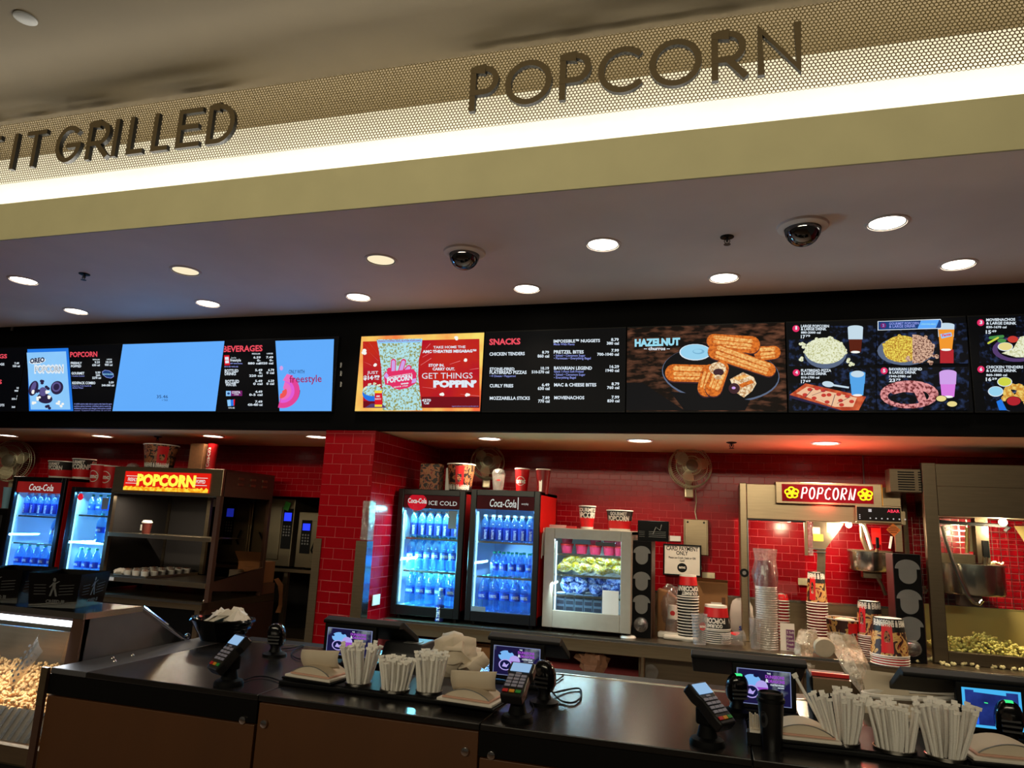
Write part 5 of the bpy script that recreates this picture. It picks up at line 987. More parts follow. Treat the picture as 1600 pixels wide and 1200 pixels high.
for i in range(22): x = rx0+.05+i*.05; m.bx(x, yb_, zlo, x+.003, yb_+.003, zhi)
for i in range(int((zhi-zlo)/.04)): m.bx(rx0+.05, yb_, zlo+i*.04, rx1-.05, yb_+.003, zlo+i*.04+.003)
o = m.build('wire_rack'); o.parent = rp; o.matrix_parent_inverse = rp.matrix_basis.inverted()
def rpart(m, nm, sm=40):
    o = m.build(nm, None, sm); o.parent = rp; o.location = (-rx0, -YR, -ZC); return o
yk = YR+.20; k0, k1 = ony(1525, 930, yk).z, ony(1525, 882, yk).z; kc = ony(1525, 900, yk).x; kr = (ony(1580, 900, yk).x-ony(1472, 900, yk).x)/2
rpart(MB('steel_bright').lathe([(.0001, k0), (kr*.96, k0), (kr, k0+.012), (kr, k1-.01), (kr+.01, k1-.008), (kr+.01, k1), (kr*.9, k1+.001)], (kc, yk+kr*.6, 0), 36), 'kettle'); rpart(MB('steel_dark').lathe([(kr*.9, k1), (.0001, k1+.02)], (kc, yk+kr*.6, 0), 30), 'kettle_lid')
rpart(MB('steel').bx(ony(1470, 870, yk).x, yk-.02, ony(1500, 880, yk).z, ony(1522, 870, yk).x, yk+.1, ony(1500, 866, yk).z), 'kettle_arm'); rpart(MB('steel_dark').bx(ony(1526, 850, yk).x, yk, k1+.01, ony(1546, 850, yk).x, yk+.08, rzh), 'drive_column')
rpart(MB('black').box(tuple(ony(1540, 858, yk-.04)), (.035, .03, .11)), 'handle_grip'); rpart(MB('steel').tube([tuple(ony(1540, 870, yk-.04)), tuple(ony(1538, 890, yk-.03)), tuple(ony(1545, 900, yk-.02))], .018, 8), 'handle_arm')
rpart(MB('steel_bright').tube([tuple(ony(x, y, yk-.08)) for x, y in [(1472, 822), (1478, 845), (1488, 875), (1500, 905), (1512, 930), (1522, 942), (1530, 944), (1535, 938)]], .012, 8), 'hose'); rpart(MB('brown_panel').bx(ony(1500, 935, yk).x, yk, ony(1500, 946, yk).z, ony(1535, 935, yk).x, yk+.1, k0-.002), 'kettle_bracket')
for x, a, b in ((1511, 824, 864), (1518, 820, 862)): rpart(MB('popcorn_pale' if x > 1515 else 'steel_gold').cyl(tuple(ony(x, a, yk+.1)), tuple(ony(x, b, yk+.1)), .012, n=10), 'support_rod')
rpart(MB('black_rubber').tube([tuple(ony(x, y, yk)) for x, y in [(1468, 815), (1500, 818), (1545, 820), (1570, 822), (1577, 824), (1570, 830)]], .012, 7), 'power_lead'); rpart(MB('bulb').sphere(tuple(ony(1567, 816, YR+.16)), .026, 12, 8), 'bulb'); point('lamp', ony(1562, 828, YR+.14), 42, (1, .76, .46), .03)
rpart(MB('steel_gold').prism([(ony(x, y, yk+.2).x, ony(x, y, yk+.2).z) for x, y in [(1585, 822), (1640, 822), (1640, 880), (1622, 880)]], lambda u, v, d: (u, d, v), yk+.2, yk+.21), 'deflector')
def heap(name, mat, n, x0, x1, y0, y1, zf, r, seed, parent=None, cnt=4):
    rr = random.Random(seed); protos = [kernel(mat, r, seed*10+i, cnt) for i in range(5)]; m = MB(mat)
    for i in range(n):
        x, y = rr.uniform(x0, x1), rr.uniform(y0, y1); z = zf(x, y); z = z[0]+(z[1]-z[0])*rr.random()**.5; p = protos[i % 5]; a = rr.uniform(0, 6.3); c, s = math.cos(a), math.sin(a)
        m.add([(x+v[0]*c-v[1]*s, y+v[0]*s+v[1]*c, z+v[2]) for v in p.v], p.f)
    o = m.build(name, parent, 60); tag(o, kind='stuff'); return o
o = heap('popcorn_heap', 'popcorn_yellow', 900, rx0+.10, rx1-.08, YR+.07, YR+rd-.07, lambda x, y: (ZC+.03, ZC+.055+.13*max(0, 1-abs((x-rx0)-.35)/.45)*max(.25, 1-abs((y-YR)-.25)/.35)), .014, 3)
o.parent = rp; o.location = (-rx0, -YR, -ZC)
# popcorn stuck on kettle
o = heap('kettle_popcorn', 'popcorn_pale', 24, kc+.04, kc+kr*.9, yk+.02, yk+.12, lambda x, y: (k1+.005, k1+.02), .010, 9); o.parent = rp; o.location = (-rx0, -YR, -ZC)
# louvred exhaust box left of the popper
yv = YR+.02; a, b = ony(1389, 732, yv), ony(1440, 770, yv); vb = MB('steel_shaded').bx(a.x-rx0, yv-YR, b.z-ZC, -.001, yv+.13-YR, a.z-ZC).build('exhaust_box', rp, bev=.004); m = MB('black')
for i in range(8): z = b.z+(a.z-b.z)*(.12+.105*i); m.bx(a.x-rx0+.05, yv-YR-.0015, z-ZC-.004, a.x-rx0+.15, yv-YR+.001, z-ZC+.004); m.bx(a.x-rx0+.20, yv-YR-.0015, z-ZC-.004, -.02, yv-YR+.001, z-ZC+.004)
m.build('louvre_slots', vb)
# ================================================================ LEFT SERVICE WING
XB = -4.0
st = thing('equipment_stand', 'stainless equipment stand with brown side below the popcorn display case', 'stand', (XB, 5.0, 0))
MB('steel').bx(-3.4, 0, .84, 0, .99, .90).build('stand_top', st, bev=.003); MB('brown_panel').bx(-.012, .05, 0, 0, .99, .839).build('side_panel', st); MB('steel').bx(-.06, 0, 0, -.013, .05, .839).build('corner_post', st); MB('black').bx(-3.4, .06, .1, -.06, .08, .839).build('front_panel', st); MB('steel_bright').bx(-3.4, -.006, .885, .003, 0, .902).build('front_edge', st)
for y in (.06, .93): MB('chrome').sphere((-.03, y, .912), .014, 10, 6).build('stud', st, 60)
cx0, cx1, cy0, cy1 = -5.105, -3.97, 5.03, 5.75
dc = thing('display_case', 'lit popcorn warmer case with FRESHLY POPCORN POPPED sign and a cup tray', 'display case', (0, 0, 0))
def dbx(mt, a, b, c, d, e, f, nm, bev=0): return MB(mt).bx(a, b, c, d, e, f).build(nm, dc, bev=bev)
zb_, zs, zh, zt = 1.05, 1.40, 1.755, 1.98
dbx('steel', cx0, cy0, zh, cx1, cy0+.03, zt, 'header', .004); dbx('steel_dark', cx0, cy0+.03, zt-.02, cx1, cy1, zt, 'roof'); dbx('steel_dark', cx0, cy0, zb_-.04, cx0+.035, cy0+.035, zh, 'post'); dbx('brown_panel', cx1-.04, cy0, .902, cx1, cy0+.04, zh, 'post'); dbx('steel_dark', cx0, cy1-.035, .902, cx0+.035, cy1, zt-.02, 'post'); dbx('brown_panel', cx1-.035, cy1-.035, .902, cx1, cy1, zt-.02, 'post')
dbx('steel', cx0+.035, cy0-.004, zs-.02, cx1-.04, cy0+.02, zs+.015, 'shelf_edge', .003); dbx('steel', cx0+.035, cy0+.02, zs, cx1-.04, cy0+.42, zs+.006, 'shelf'); dbx('steel', cx0+.02, cy0-.004, zb_-.04, cx1-.04, cy0+.02, zb_, 'base_edge', .003); dbx('steel_tray', cx0+.035, cy0+.02, zb_-.02, cx1-.04, cy1-.04, zb_-.008, 'base_shelf')
dbx('steel_bright', cx0+.035, cy0-.002, zh-.012, cx1-.04, cy0+.01, zh, 'header_lip'); dbx('white_paper', cx0+.10, cy0-.006, zb_-.036, cx0+.17, cy0-.0045, zb_-.008, 'price_tag')
dbx('kitchen_dark', cx0+.03, cy1-.02, zb_, cx0+.45, cy1-.01, zt-.02, 'back_panel'); dbx('steel', cx0+.45, cy1-.03, zb_, cx0+.49, cy1, zt-.02, 'back_post'); dbx('kitchen_dark', cx0, cy0+.035, zb_, cx0+.01, cy1-.035, zt-.02, 'side_wall')
MB('brown_panel').prism([(cy0+.04, zh), (cy1-.035, zh-.0), (cy1-.035, zt-.02), (cy0+.04, zt-.02)], lambda u, v, d: (d, u, v), cx1-.012, cx1).build('side_panel', dc); MB('brown_panel').prism([(cy0+.04, .99), (cy1-.035, .94), (cy1-.035, 1.15), (cy0+.04, 1.07)], lambda u, v, d: (d, u, v), cx1-.012, cx1).build('side_panel', dc)
m = MB('steel'); 
for i in range(3):
    for j in range(2): m.bx(cx1, cy0+.20+.17*i, zh+.10+.05*j, cx1+.006, cy0+.27+.17*i, zh+.12+.05*j)
m.build('louvres', dc); MB('glass_smoke').prism([(cy0+.04, 1.07), (cy1-.035, 1.15), (cy1-.035, zh), (cy0+.04, zh)], lambda u, v, d: (d, u, v), cx1-.008, cx1-.004).build('side_pane', dc); MB('chrome').bx(cx1-.002, cy0+.038, 1.07, cx1+.002, cy0+.044, zh).build('pane_edge', dc); MB('chrome').prism([(cy0+.04, 1.068), (cy1-.035, 1.148), (cy1-.035, 1.154), (cy0+.04, 1.074)], lambda u, v, d: (d, u, v), cx1-.001, cx1+.003).build('pane_edge', dc)
E('popsign_red', (214, 26, 14), 1.1); E('popsign_yellow', (255, 226, 70), 1.25); E2('popsign_corn', (255, 214, 60), (236, 150, 20), 40, 1.1)
ys = cy0-.012; sa, sb = ony(194, 753, ys), ony(327, 752, ys); s0, s1 = ony(260, 768, ys).z, ony(260, 738, ys).z; W, H = sb.x-sa.x, s1-s0
sgn = MB('popsign_red').bx(sa.x, ys, s0, sb.x, cy0, s1).build('lit_sign', dc); g = lambda u, v: (sa.x+u, ys-.0012, s0+v); m = MB('popsign_yellow'); m.text('POPCORN', H*.78, g, 'c', .06, 1.02, origin=(W*.5, H*.30)); m.use('popsign_corn')
n = 40; tp = [g(W*i/n, H*(.16+.07*abs(math.sin(i*1.9))+.03*math.sin(i*3.1))) for i in range(n+1)]; m.add(tp+[g(W*i/n, 0) for i in range(n+1)], [(i, i+1, n+2+i, n+1+i) for i in range(n)]); m.use('t_glow'); m.text('FRESHLY', H*.26, g, 'c', .02, .62, origin=(W*.10, H*.48)); m.text('POPPED', H*.26, g, 'c', .02, .62, origin=(W*.905, H*.48))
for a, b in ((.02, .175), (.825, .98)):
    for v in (.36, .74): m.add([g(W*a, H*v), g(W*b, H*v), g(W*b, H*(v+.03)), g(W*a, H*(v+.03))], [(0, 1, 2, 3)])
m.build('lettering', sgn); area('lamp', (cx0+.55, cy0+.10, zh-.03), .9, .03, 7, (1, .9, .7)); 
# cup tray inside the case
tr = thing('sheet_tray', 'aluminium tray of small cups inside the display case', 'tray', (-4.84, 5.055, zb_-.007)); m = MB('steel_tray').bx(-.20, 0, 0, .20, .64, .006)
for a in ((-.20, 0, .20, .01), (-.20, .63, .20, .64), (-.20, .01, -.19, .63), (.19, .01, .20, .63)): m.bx(a[0], a[1], .006, a[2], a[3], .022)
m.build('tray_pan', tr, bev=.002); M('nut_brown', (120, 70, 40), .7, noise=.4, scale=60)
cw = MB('bucket_white').lathe([(.0001, 0), (.027, 0), (.034, .05), (.0345, .052)], n=14).mesh('cup_wall'); cf = MB('nut_brown').lathe([(.033, .045), (.02, .054), (.0001, .058)], n=12).mesh('filling'); 
k = 0
for r in range(6):
    for c in range(4):
        if (r, c) in ((0, 0), (5, 0)): continue
        t = thing('portion_cup', 'white snack cup, tray row %d from front, number %d from left' % (r+1, c+1), 'cup', (-4.84-.14+c*.093+random.uniform(-.005, .005), 5.055+.06+r*.1, zb_+.001), group='snack cups on the display tray'); inst('cup_wall', cw, t); inst('filling', cf, t)
blob('paper_scrap', 'crumpled pale paper at the corner of the cup tray', 'paper', 'white_paper', (-4.97, 5.12, zb_+.03), (.06, .05, .03), 12)
m = MB('bucket_white'); t = thing('lid_stack', 'short stack of white lids behind the cup tray', 'lids', (-4.20, 5.66, zb_-.006))
for i in range(5): MB('bucket_white').lathe([(.0001, .012), (.06, .012), (.065, 0)], (0, 0, .016*i), 18).build('lid', t, 40)
t = thing('coffee_cup', 'brown coffee cup with white lid on the case shelf', 'cup', (ony(228, 832, 5.2).x, 5.2, zs+.007)); M('cup_brown', (110, 44, 34), .5)
MB('cup_brown').lathe([(.0001, 0), (.032, 0), (.042, .095)], n=20).build('cup_wall', t, 40); MB('bucket_white').lathe([(.045, .094), (.045, .104), (.038, .108), (.037, .118), (.0001, .118)], n=20).build('cup_lid', t, 40); MB('bucket_white').bx(-.03, -.041, .03, -.015, -.036, .08).build('printing', t)
# sheets on the wall behind
for i, (a, b) in enumerate(((266, 277), (278, 306), (308, 335))):
    p0, p1 = ony(a, 778, 5.97), ony(b, 792, 5.97); tag(MB('white_paper').bx(p0.x, 5.985, p1.z, p1.x, 5.99, p0.z).build('notice_sheet'), ('narrow', 'wide ruled', 'last')[i]+' white sheet pinned to the wall behind the display case', 'paper', 'sheets behind the display case')
# cups on the case
cupat('movie-art popcorn bucket standing on the display case', 248, 733, cy0+.25, zt, 696, 228, 270, 'movie', face=.3); M('kraft_print', (130, 84, 50), .7, noise=.35, scale=40)
p = ony(309, 733, cy0+.25); tag(MB('kraft_print').bx(-.085, 0, 0, .06, .09, .235).build('snack_box', loc=(p.x, cy0+.22, zt), bev=.003), 'brown printed snack box standing on the display case', 'box'); t = thing('drink_cup', 'red slanted script drink cup beside the brown snack box', 'cup', (ony(327, 733, cy0+.25).x+.01, cy0+.25, zt)); MB('bucket_red').lathe([(.0001, 0), (.036, 0), (.046, .235), (.048, .238)], n=22).build('cup_wall', t, 40); MB('bucket_white').text('Coca-Cola', .05, lambda u, v: (.0455*math.sin((-v+.015)/.045), -.0455*math.cos((-v+.015)/.045), .03+u), 'l', .01, .8).build('printing', t)
t = thing('lid_pair', 'pair of low clear dome lids on the display case', 'lids', (ony(206, 733, cy0+.2).x, cy0+.2, zt))
for i in range(2): MB('plastic_cup').lathe([(.05, 0), (.046, .02), (.02, .034), (.0001, .035)], (.01*i, 0, .012*i), 18).build('lid', t, 40)
# two coolers at the far left
def sign_far(hp, a, z, hz): MB('t_glow').text('Coca-Cola', .085, lambda u, v: (u+.12*v, .0155, v), 'c', .01, .8, origin=(-a*.3, z-.028)).build('lettering', hp)
YL = 5.1
g1 = cooler('drink_cooler', 'far drink cooler at the picture edge with red header', -6.34, -5.71, YL, .902, 1.866, .55, 'hdr_red', 'red_paint', sign=sign_far, shelves=(.36, .70), lw=5.5, lcol=(.10, .40, 1.0)); g2 = cooler('drink_cooler', 'small far drink cooler between the first far cooler and the display case', -5.63, -5.13, YL, .902, 1.79, .55, None, 'cooler_black', 'cooler_black', shelves=(.40, .72), lw=6, lcol=(.14, .52, 1.0))
wh = lambda nm: (lambda z, j: ('bottom' if z < .11 else 'middle' if z < .50 else 'top')+' shelf, '+nm)
h_ = .964-.145; fill(g1, .63, [(.097, 'tall', 5, 'large clear bottle', 1, None), (shz(.36, h_), 'tall', 1, 'lone tall bottle', 1, (.12, .24)), (shz(.70, h_), 'smart', 6, 'slim bottle', 1, None)], YL, wh('far red-header cooler'), 0)
h_ = .888-.045; fill(g2, .50, [(.097, 'tall', 4, 'large clear bottle', 1, None), (shz(.40, h_), 'tall', 2, 'green-topped bottle', 1, (-.0, .2)), (shz(.72, h_), 'small', 4, 'small bottle', 1, (-.13, .2))], YL, wh('small far cooler'), 0)
MB('grey').bx(.12, -.003, .70, .19, 0.001, .80).build('paper_notice', g2); MB('s_red').cyl((-.14, .004, .80), (-.14, .009, .80), .03, n=18).build('round_sticker', g2)
cupat('wide gourmet popcorn bucket on the far red-header cooler', 98, 745, YL+.15, 1.866, 722, 81, 116, 'gourmet', taper=.82); cupat('narrow gourmet popcorn cup on the far red-header cooler', 128, 747, YL+.15, 1.866, 718, 115, 141, 'gourmet', taper=.8)
cupat('red logo cup standing on the small far cooler, farther from the case', 153, 760, YL+.15, 1.79, 727, 142, 165, 'cola', taper=.76, name='paper_cup', cat='cup'); cupat('red logo cup on the small far cooler, touching the display case', 172, 760, YL+.2, 1.79, 729, 160, 184, 'cola', taper=.76, name='paper_cup', cat='cup')
fan('dark wall fan above the far cooler at the picture edge', 17, 720, .22, YW-.2, .3, 0)
# ovens in the kitchen opening
E('disp_blue', (40, 60, 250), 1.3); M('oven_steel', (128, 116, 92), .35, .85, .2, 5); M('tag_green', (70, 170, 60), .5)
tb = thing('prep_table', 'stainless prep table carrying the ovens in the kitchen opening', 'table', (-3.75, 6.2, 0)); MB('steel').bx(-.75, 0, 1.08, .75, .7, 1.11).build('table_top', tb); MB('steel').bx(-.7, .03, .45, .7, .65, .47).build('shelf', tb)
for a in (-.72, -.3, .05, .72):
    for b in (.04, .66): MB('steel').bx(a-.02, b-.02, 0, a+.02, b+.02, 1.08).build('leg', tb)
def oven(label, x0, x1, z1, cx, Y=6.22):
    t = thing('oven', label, 'oven', ((x0+x1)/2, Y, 1.11)); w = x1-x0; h = z1-1.11
    MB('oven_steel').bx(-w/2, 0, .02, w/2, .55, h).build('oven_body', t, bev=.005); c = cx-(x0+x1)/2
    pn = MB('black').bx(c-.055, -.006, h*.28, c+.055, 0, h*.86).build('control_panel', t); MB('disp_blue').bx(c-.04, -.009, h*.68, c+.04, -.006, h*.80).build('display', pn); m = MB('grey')
    for i in range(3):
        for j in range(4): m.cyl((c-.03+.03*i, -.009, h*.6-.028*j), (c-.03+.03*i, -.006, h*.6-.028*j), .009, n=8)
    m.build('keypad', pn); MB('oven_steel').bx(-w/2+.02 if c > 0 else c+.07, -.012, .08, c-.07 if c > 0 else w/2-.02, 0, h-.08).build('oven_door', t, bev=.004); MB('black').tube([(-w*.1 if c > 0 else w*.2, -.02, h*.3), (-w*.1 if c > 0 else w*.2, -.05, h*.35), (-w*.25 if c > 0 else w*.3, -.05, h*.5)], .01, 6).build('door_handle', t)
    for fx in (-w/2+.04, w/2-.04): MB('black').cyl((fx, .1, 0), (fx, .1, .021), .02, n=8).build('foot', t)
    return t
X6 = lambda x, y: ony(x, y, 6.22).x
oven('stainless oven seen through the display case side glass', X6(342, 820), X6(393, 820), 1.80, X6(357, 830)); o2 = oven('stainless oven with a green tag over its blue display', X6(396, 820), X6(458, 820), 1.78, X6(449, 822)); oven('narrow stainless oven beside the tiled column', X6(464, 840), X6(505, 840), 1.66, X6(478, 838))
MB('tag_green').box((X6(449, 800)-(X6(396, 820)+X6(458, 820))/2, -.016, .60), (.06, .003, .08), Matrix.Rotation(.3, 3, 'Y')).build('tag', o2)
# cartons and paper on the stand
t = thing('cardboard_box', 'open brown carton stacked at the rear of the equipment stand', 'box', (-4.14, 5.78, 1.0)); MB('card_brown').bx(-.14, 0, 0, .12, .2, .19).build('box_body', t, bev=.003); MB('card_brown').poly([(-.14, 0, .19), (.12, 0, .19), (.13, -.06, .28), (-.15, -.06, .28)]).build('flap', t); MB('card_dark').bx(-.10, -.0015, .03, .10, 0, .07).build('printed_mark', t)
t = thing('cardboard_box', 'flat brown carton under the open carton', 'box', (-4.14, 5.76, .902)); MB('card_dark').bx(-.17, 0, 0, .14, .22, .097).build('box_body', t, bev=.003); MB('black').bx(-.12, -.0015, .02, .10, 0, .06).build('printed_mark', t)
m = MB('card_brown'); vs = []
for i, (x, y) in enumerate([(430, 905), (436, 915), (438, 930), (437, 945), (432, 957)]): p = onx(x, y, XB+.012); vs += [(p.x, p.y-.02, p.z), (p.x+.012*math.sin(i*2), p.y+.05, p.z+.01*math.cos(i))]
m.add(vs, [(2*i, 2*i+1, 2*i+3, 2*i+2) for i in range(4)]); tag(m.build('paper_strip'), 'torn brown paper strip hanging off the equipment stand', 'paper')

c = thing('storage_cabinet', 'black cabinet at the picture edge beside the far cooler', 'cabinet', (-6.75, 5.15, .902)); MB('black').bx(-.36, 0, 0, .36, .5, .66).build('cabinet_body', c, bev=.004); MB('dark_grey').bx(-.30, -.006, .05, .30, 0, .60).build('cabinet_door', c, bev=.003); MB('steel').tube([(.24, -.02, .25), (.24, -.03, .3), (.24, -.02, .35)], .006, 6).build('door_handle', c)
M('cup_ice', (150, 200, 225), .4)
t = thing('plastic_cup', 'pale blue cup standing on the black cabinet', 'cup', (ony(11, 782, 5.28).x, 5.28, 1.563)); MB('cup_ice').lathe([(.0001, .002), (.034, .002), (.046, .2), (.048, .203)], n=20).build('cup_wall', t, 40); MB('white').lathe([(.0355, .03), (.0375, .06)], n=20).build('label_band', t)
# ================================================================ FRONT COUNTER
ZT, YFc, YR_ = 1.05, 2.18, 3.01
BX = [-2.365, -1.476, -.698, .084, .86, 1.65]
names = ['plain worktop slab beside the glass popcorn bin', 'worktop slab under the first straw station', 'worktop slab with the upright card reader', 'worktop slab under the second straw station', 'worktop slab past the second straw station', 'worktop slab outside the picture edge']
pn = ['wide wooden counter front panel beside the popcorn bin', 'taller wooden counter front panel under the first straw station', 'wooden counter front panel under the card reader', 'taller wooden counter front panel under the second straw station', 'wooden counter front panel past the second straw station', 'last wooden counter front panel']
for i in range(5):
    a, b = BX[i], BX[i+1]; thin = i in (1, 3, 5); x0 = a+(.165 if i == 0 else .0015)
    tag(MB('counter_black').bx(x0, YFc, ZT-.02, b-.0015, YR_, ZT).build('countertop', bev=.003), names[i], 'countertop', 'front counter slabs')
    c = thing('counter_cabinet', pn[i], 'cabinet', ((a+b)/2, YFc, 0), group='wooden front counter cabinets'); w = b-a
    top = ZT-.021-(.0 if thin else .07)
    if not thin: MB('counter_edge').bx(-w/2, .0, top+.001, w/2, .03, ZT-.0205).build('fascia', c)
    MB('wood').bx(-w/2+.004, .0 if not thin else .004, .1, w/2-.004, .03, top-.004).build('front_panel', c, bev=.002); MB('kitchen_dark').bx(-w/2, .031, .08, w/2, .8, ZT-.0215).build('carcass', c); MB('black').bx(-w/2, .06, 0, w/2, .7, .08).build('plinth', c)
    lk = {0: [(380, 1125)], 1: [(413, 1131), (727, 1174)], 2: [(768, 1180)]}.get(i, [])
    for x, y in lk: p = ony(x, y, YFc); MB('chrome').lathe([(.013, 0), (.012, .006), (.006, .008), (.0001, .008)], (p.x-(a+b)/2, 0, p.z), 16, ax='y').build('lock', c, 40)
s_ = thing('metal_strip', 'dark metal strip with screws along the popcorn bin edge', 'strip', (BX[0], YFc, ZT-.02)); MB('steel_grey').bx(.0, 0, .0, .163, .83, .021).build('strip_body', s_, bev=.003)
for x, y in ((.06, .22), (.11, .18), (.08, .3)): MB('chrome').sphere((x, y, .022), .008, 10, 5).build('screw', s_, 60)
MB('brown_panel').bx(-.03, -.012, -.95, .0, .0, .021).build('end_trim', s_); MB('steel').bx(-.03, -.014, -.11, .0, -.012, .021).build('end_cap', s_)
rl = thing('rear_ledge', 'dark raised ledge with bright edge along the back of the counter', 'ledge', (0, YR_, ZT-.03)); MB('counter_edge').bx(-2.2, 0, 0, 1.65, .13, .025).build('ledge_body', rl); MB('steel_bright').bx(-2.2, -.006, .025, 1.65, .002, .033).build('ledge_edge', rl)
# glass popcorn bin
pb = thing('popcorn_bin', 'glass-fronted caramel popcorn bin with white light strip', 'popcorn bin', (BX[0]-.012, 2.22, 0)); L = -2.0
MB('black_gloss').bx(L, .085, 1.212, .0, .375, 1.226).build('top_panel', pb, bev=.003); MB('steel_bright').bx(L, .078, 1.205, .004, .085, 1.228).build('top_edge', pb); MB('steel_bright').bx(-.004, .085, 1.205, .006, .375, 1.228).build('top_edge', pb)
MB('steel_grey').prism([(.09, 1.04), (.67, 1.04), (.375, 1.205), (.09, 1.205)], lambda u, v, d: (d, u, v), -.006, 0).build('side_panel', pb); MB('steel_grey').add([(L, .375, 1.226), (.0, .375, 1.226), (.0, .675, 1.05), (L, .675, 1.05)], [(0, 1, 2, 3)]).build('rear_slope', pb); MB('chrome').tube([(.003, .376, 1.226), (.003, .675, 1.05)], .006, 6).build('slope_rail', pb); MB('chrome').sphere((.0, .68, 1.065), .013, 10, 6).build('hinge_knob', pb, 60)
MB('brown_panel').prism([(.06, .70), (.09, .70), (.115, 1.205), (.085, 1.205)], lambda u, v, d: (d, u, v), -.055, .0).build('front_post', pb); MB('glass_hazy').add([(L, .0, .76), (-.055, .0, .76), (-.055, .085, 1.18), (L, .085, 1.18)], [(0, 1, 2, 3)]).build('pane', pb); E('strip_white', (240, 246, 255), 5); MB('strip_white').bx(L, .10, 1.168, -.058, .125, 1.186).build('light_strip', pb); MB('steel').bx(L, -.02, .70, .0, .06, .758).build('sill', pb); MB('steel').bx(L, .06, .66, -.06, .60, .70).build('bin_floor', pb); MB('steel').bx(L, .60, .70, -.01, .615, 1.04).build('bin_back', pb); MB('steel_grey').bx(-.055, .09, .70, -.05, .60, 1.04).build('bin_side', pb)
MB('steel').add([(L, .012, .762), (-.058, .012, .762), (-.058, .075, .858), (L, .075, .858)], [(0, 1, 2, 3)]).build('front_slope', pb); m = MB('steel_bright')
for i in range(50): x = L+.04*i; m.add([(x, .010, .763), (x+.016, .010, .763), (x+.022, .072, .857), (x+.006, .072, .857)], [(0, 1, 2, 3)])
m.build('sill_ribs', pb); MB('kitchen_dark').bx(L, .0, .1, .0, .6, .655).build('bin_cabinet', pb)
area('lamp', (-.9, .13, 1.15), 1.6, .03, 16, (.93, .96, 1.0), (math.radians(-12), 0, 0), pb)
heap('caramel_popcorn', 'popcorn_caramel', 2600, L+.9, -.075, .075, .58, lambda x, y: (.80, .862+.035*min(1, y/.4)), .0125, 11, pb, 3)
for i, (a, b, sc) in enumerate((((-.27, .20, .885), (-.10, .13, .99), 1), ((-.46, .22, .90), (-.30, .18, 1.08), 1))):
    m = MB('steel_bright'); a, b = Vector(a), Vector(b); d = b-a; n_ = Vector((0, -.5, .2)).normalized(); w_ = d.cross(n_).normalized()*.045
    k = 6
    vs = []
    for j in range(k+1):
        for u in (-1, -.5, .5, 1): p = a+d*(j/k)+w_*u*(.55+.45*j/k)-n_*(.018*(u*u)-.018); vs.append(p)
    m.add(vs, [(4*j+c, 4*j+c+1, 4*j+c+5, 4*j+c+4) for j in range(k) for c in range(3)]); t = thing('popcorn_scoop', ('perforated steel scoop stuck in the caramel popcorn', 'second steel scoop near the picture edge in the popcorn')[i], 'scoop', pb.location); m.build('scoop_blade', t, 60)
    h = MB('black')
    for j in range(1, 6):
        for u in (-.55, 0, .55): p = a+d*(j/6.5)+w_*u+n_*.0195; h.cyl(p, p+n_*.0006, .006, n=8)
    h.build('holes', t)
M('print_grey', (84, 84, 86), .5)
# black cartons on the bin
def carton(label, x, y, rz):
    t = thing('popcorn_carton', label, 'carton', (x, y, 1.2275), rz); m = MB('black_gloss'); w, d, h, k = .095, .10, .135, 1.12
    m.add([(-w, -d, 0), (w, -d, 0), (w, d, 0), (-w, d, 0), (-w*k, -d*k, h), (w*k, -d*k, h), (w*k, d*k, h), (-w*k, d*k, h)], [(3, 2, 1, 0), (0, 1, 5, 4), (1, 2, 6, 5), (2, 3, 7, 6), (3, 0, 4, 7)]); m.build('carton_wall', t)
    q = MB('print_grey')
    for f in range(2):
        def g(u, v, f=f): s = 1+(k-1)*v/h; return (u*s, -d*s-.0012, v) if f == 0 else (w*s+.0012, u*s, v)
        for j in range(4): q.add([g(-.075, .05+.012*j), g(-.03, .052+.012*j), g(-.03, .0535+.012*j), g(-.075, .0515+.012*j)], [(0, 1, 2, 3)]); q.add([g(.02, .05+.012*j), g(.075, .056+.012*j), g(.075, .0575+.012*j), g(.02, .0515+.012*j)], [(0, 1, 2, 3)])
        for a0, b0, a1, b1, w0 in [(-.012, .045, -.004, .075, .004), (.012, .045, .004, .075, .004), (0, .07, 0, .1, .006), (-.004, .095, -.016, .08, .003), (.004, .095, .018, .105, .003)]: q.add([g(a0-w0, b0), g(a0+w0, b0), g(a1+w0, b1), g(a1-w0, b1)], [(0, 1, 2, 3)])
        q.add([g(a, .110+b) for a, b in ell(0, 0, .006, .008, 10)], [tuple(range(10))]); q.text('CREED III', .018, g, 'c', .04, 1, origin=(0.01, .018))
    q.build('printing', t)
carton('black printed popcorn carton on the bin, nearer the counter strip', -2.63, 2.45, .30); carton('black printed popcorn carton on the bin, cut by the picture edge', -2.92, 2.44, .25)
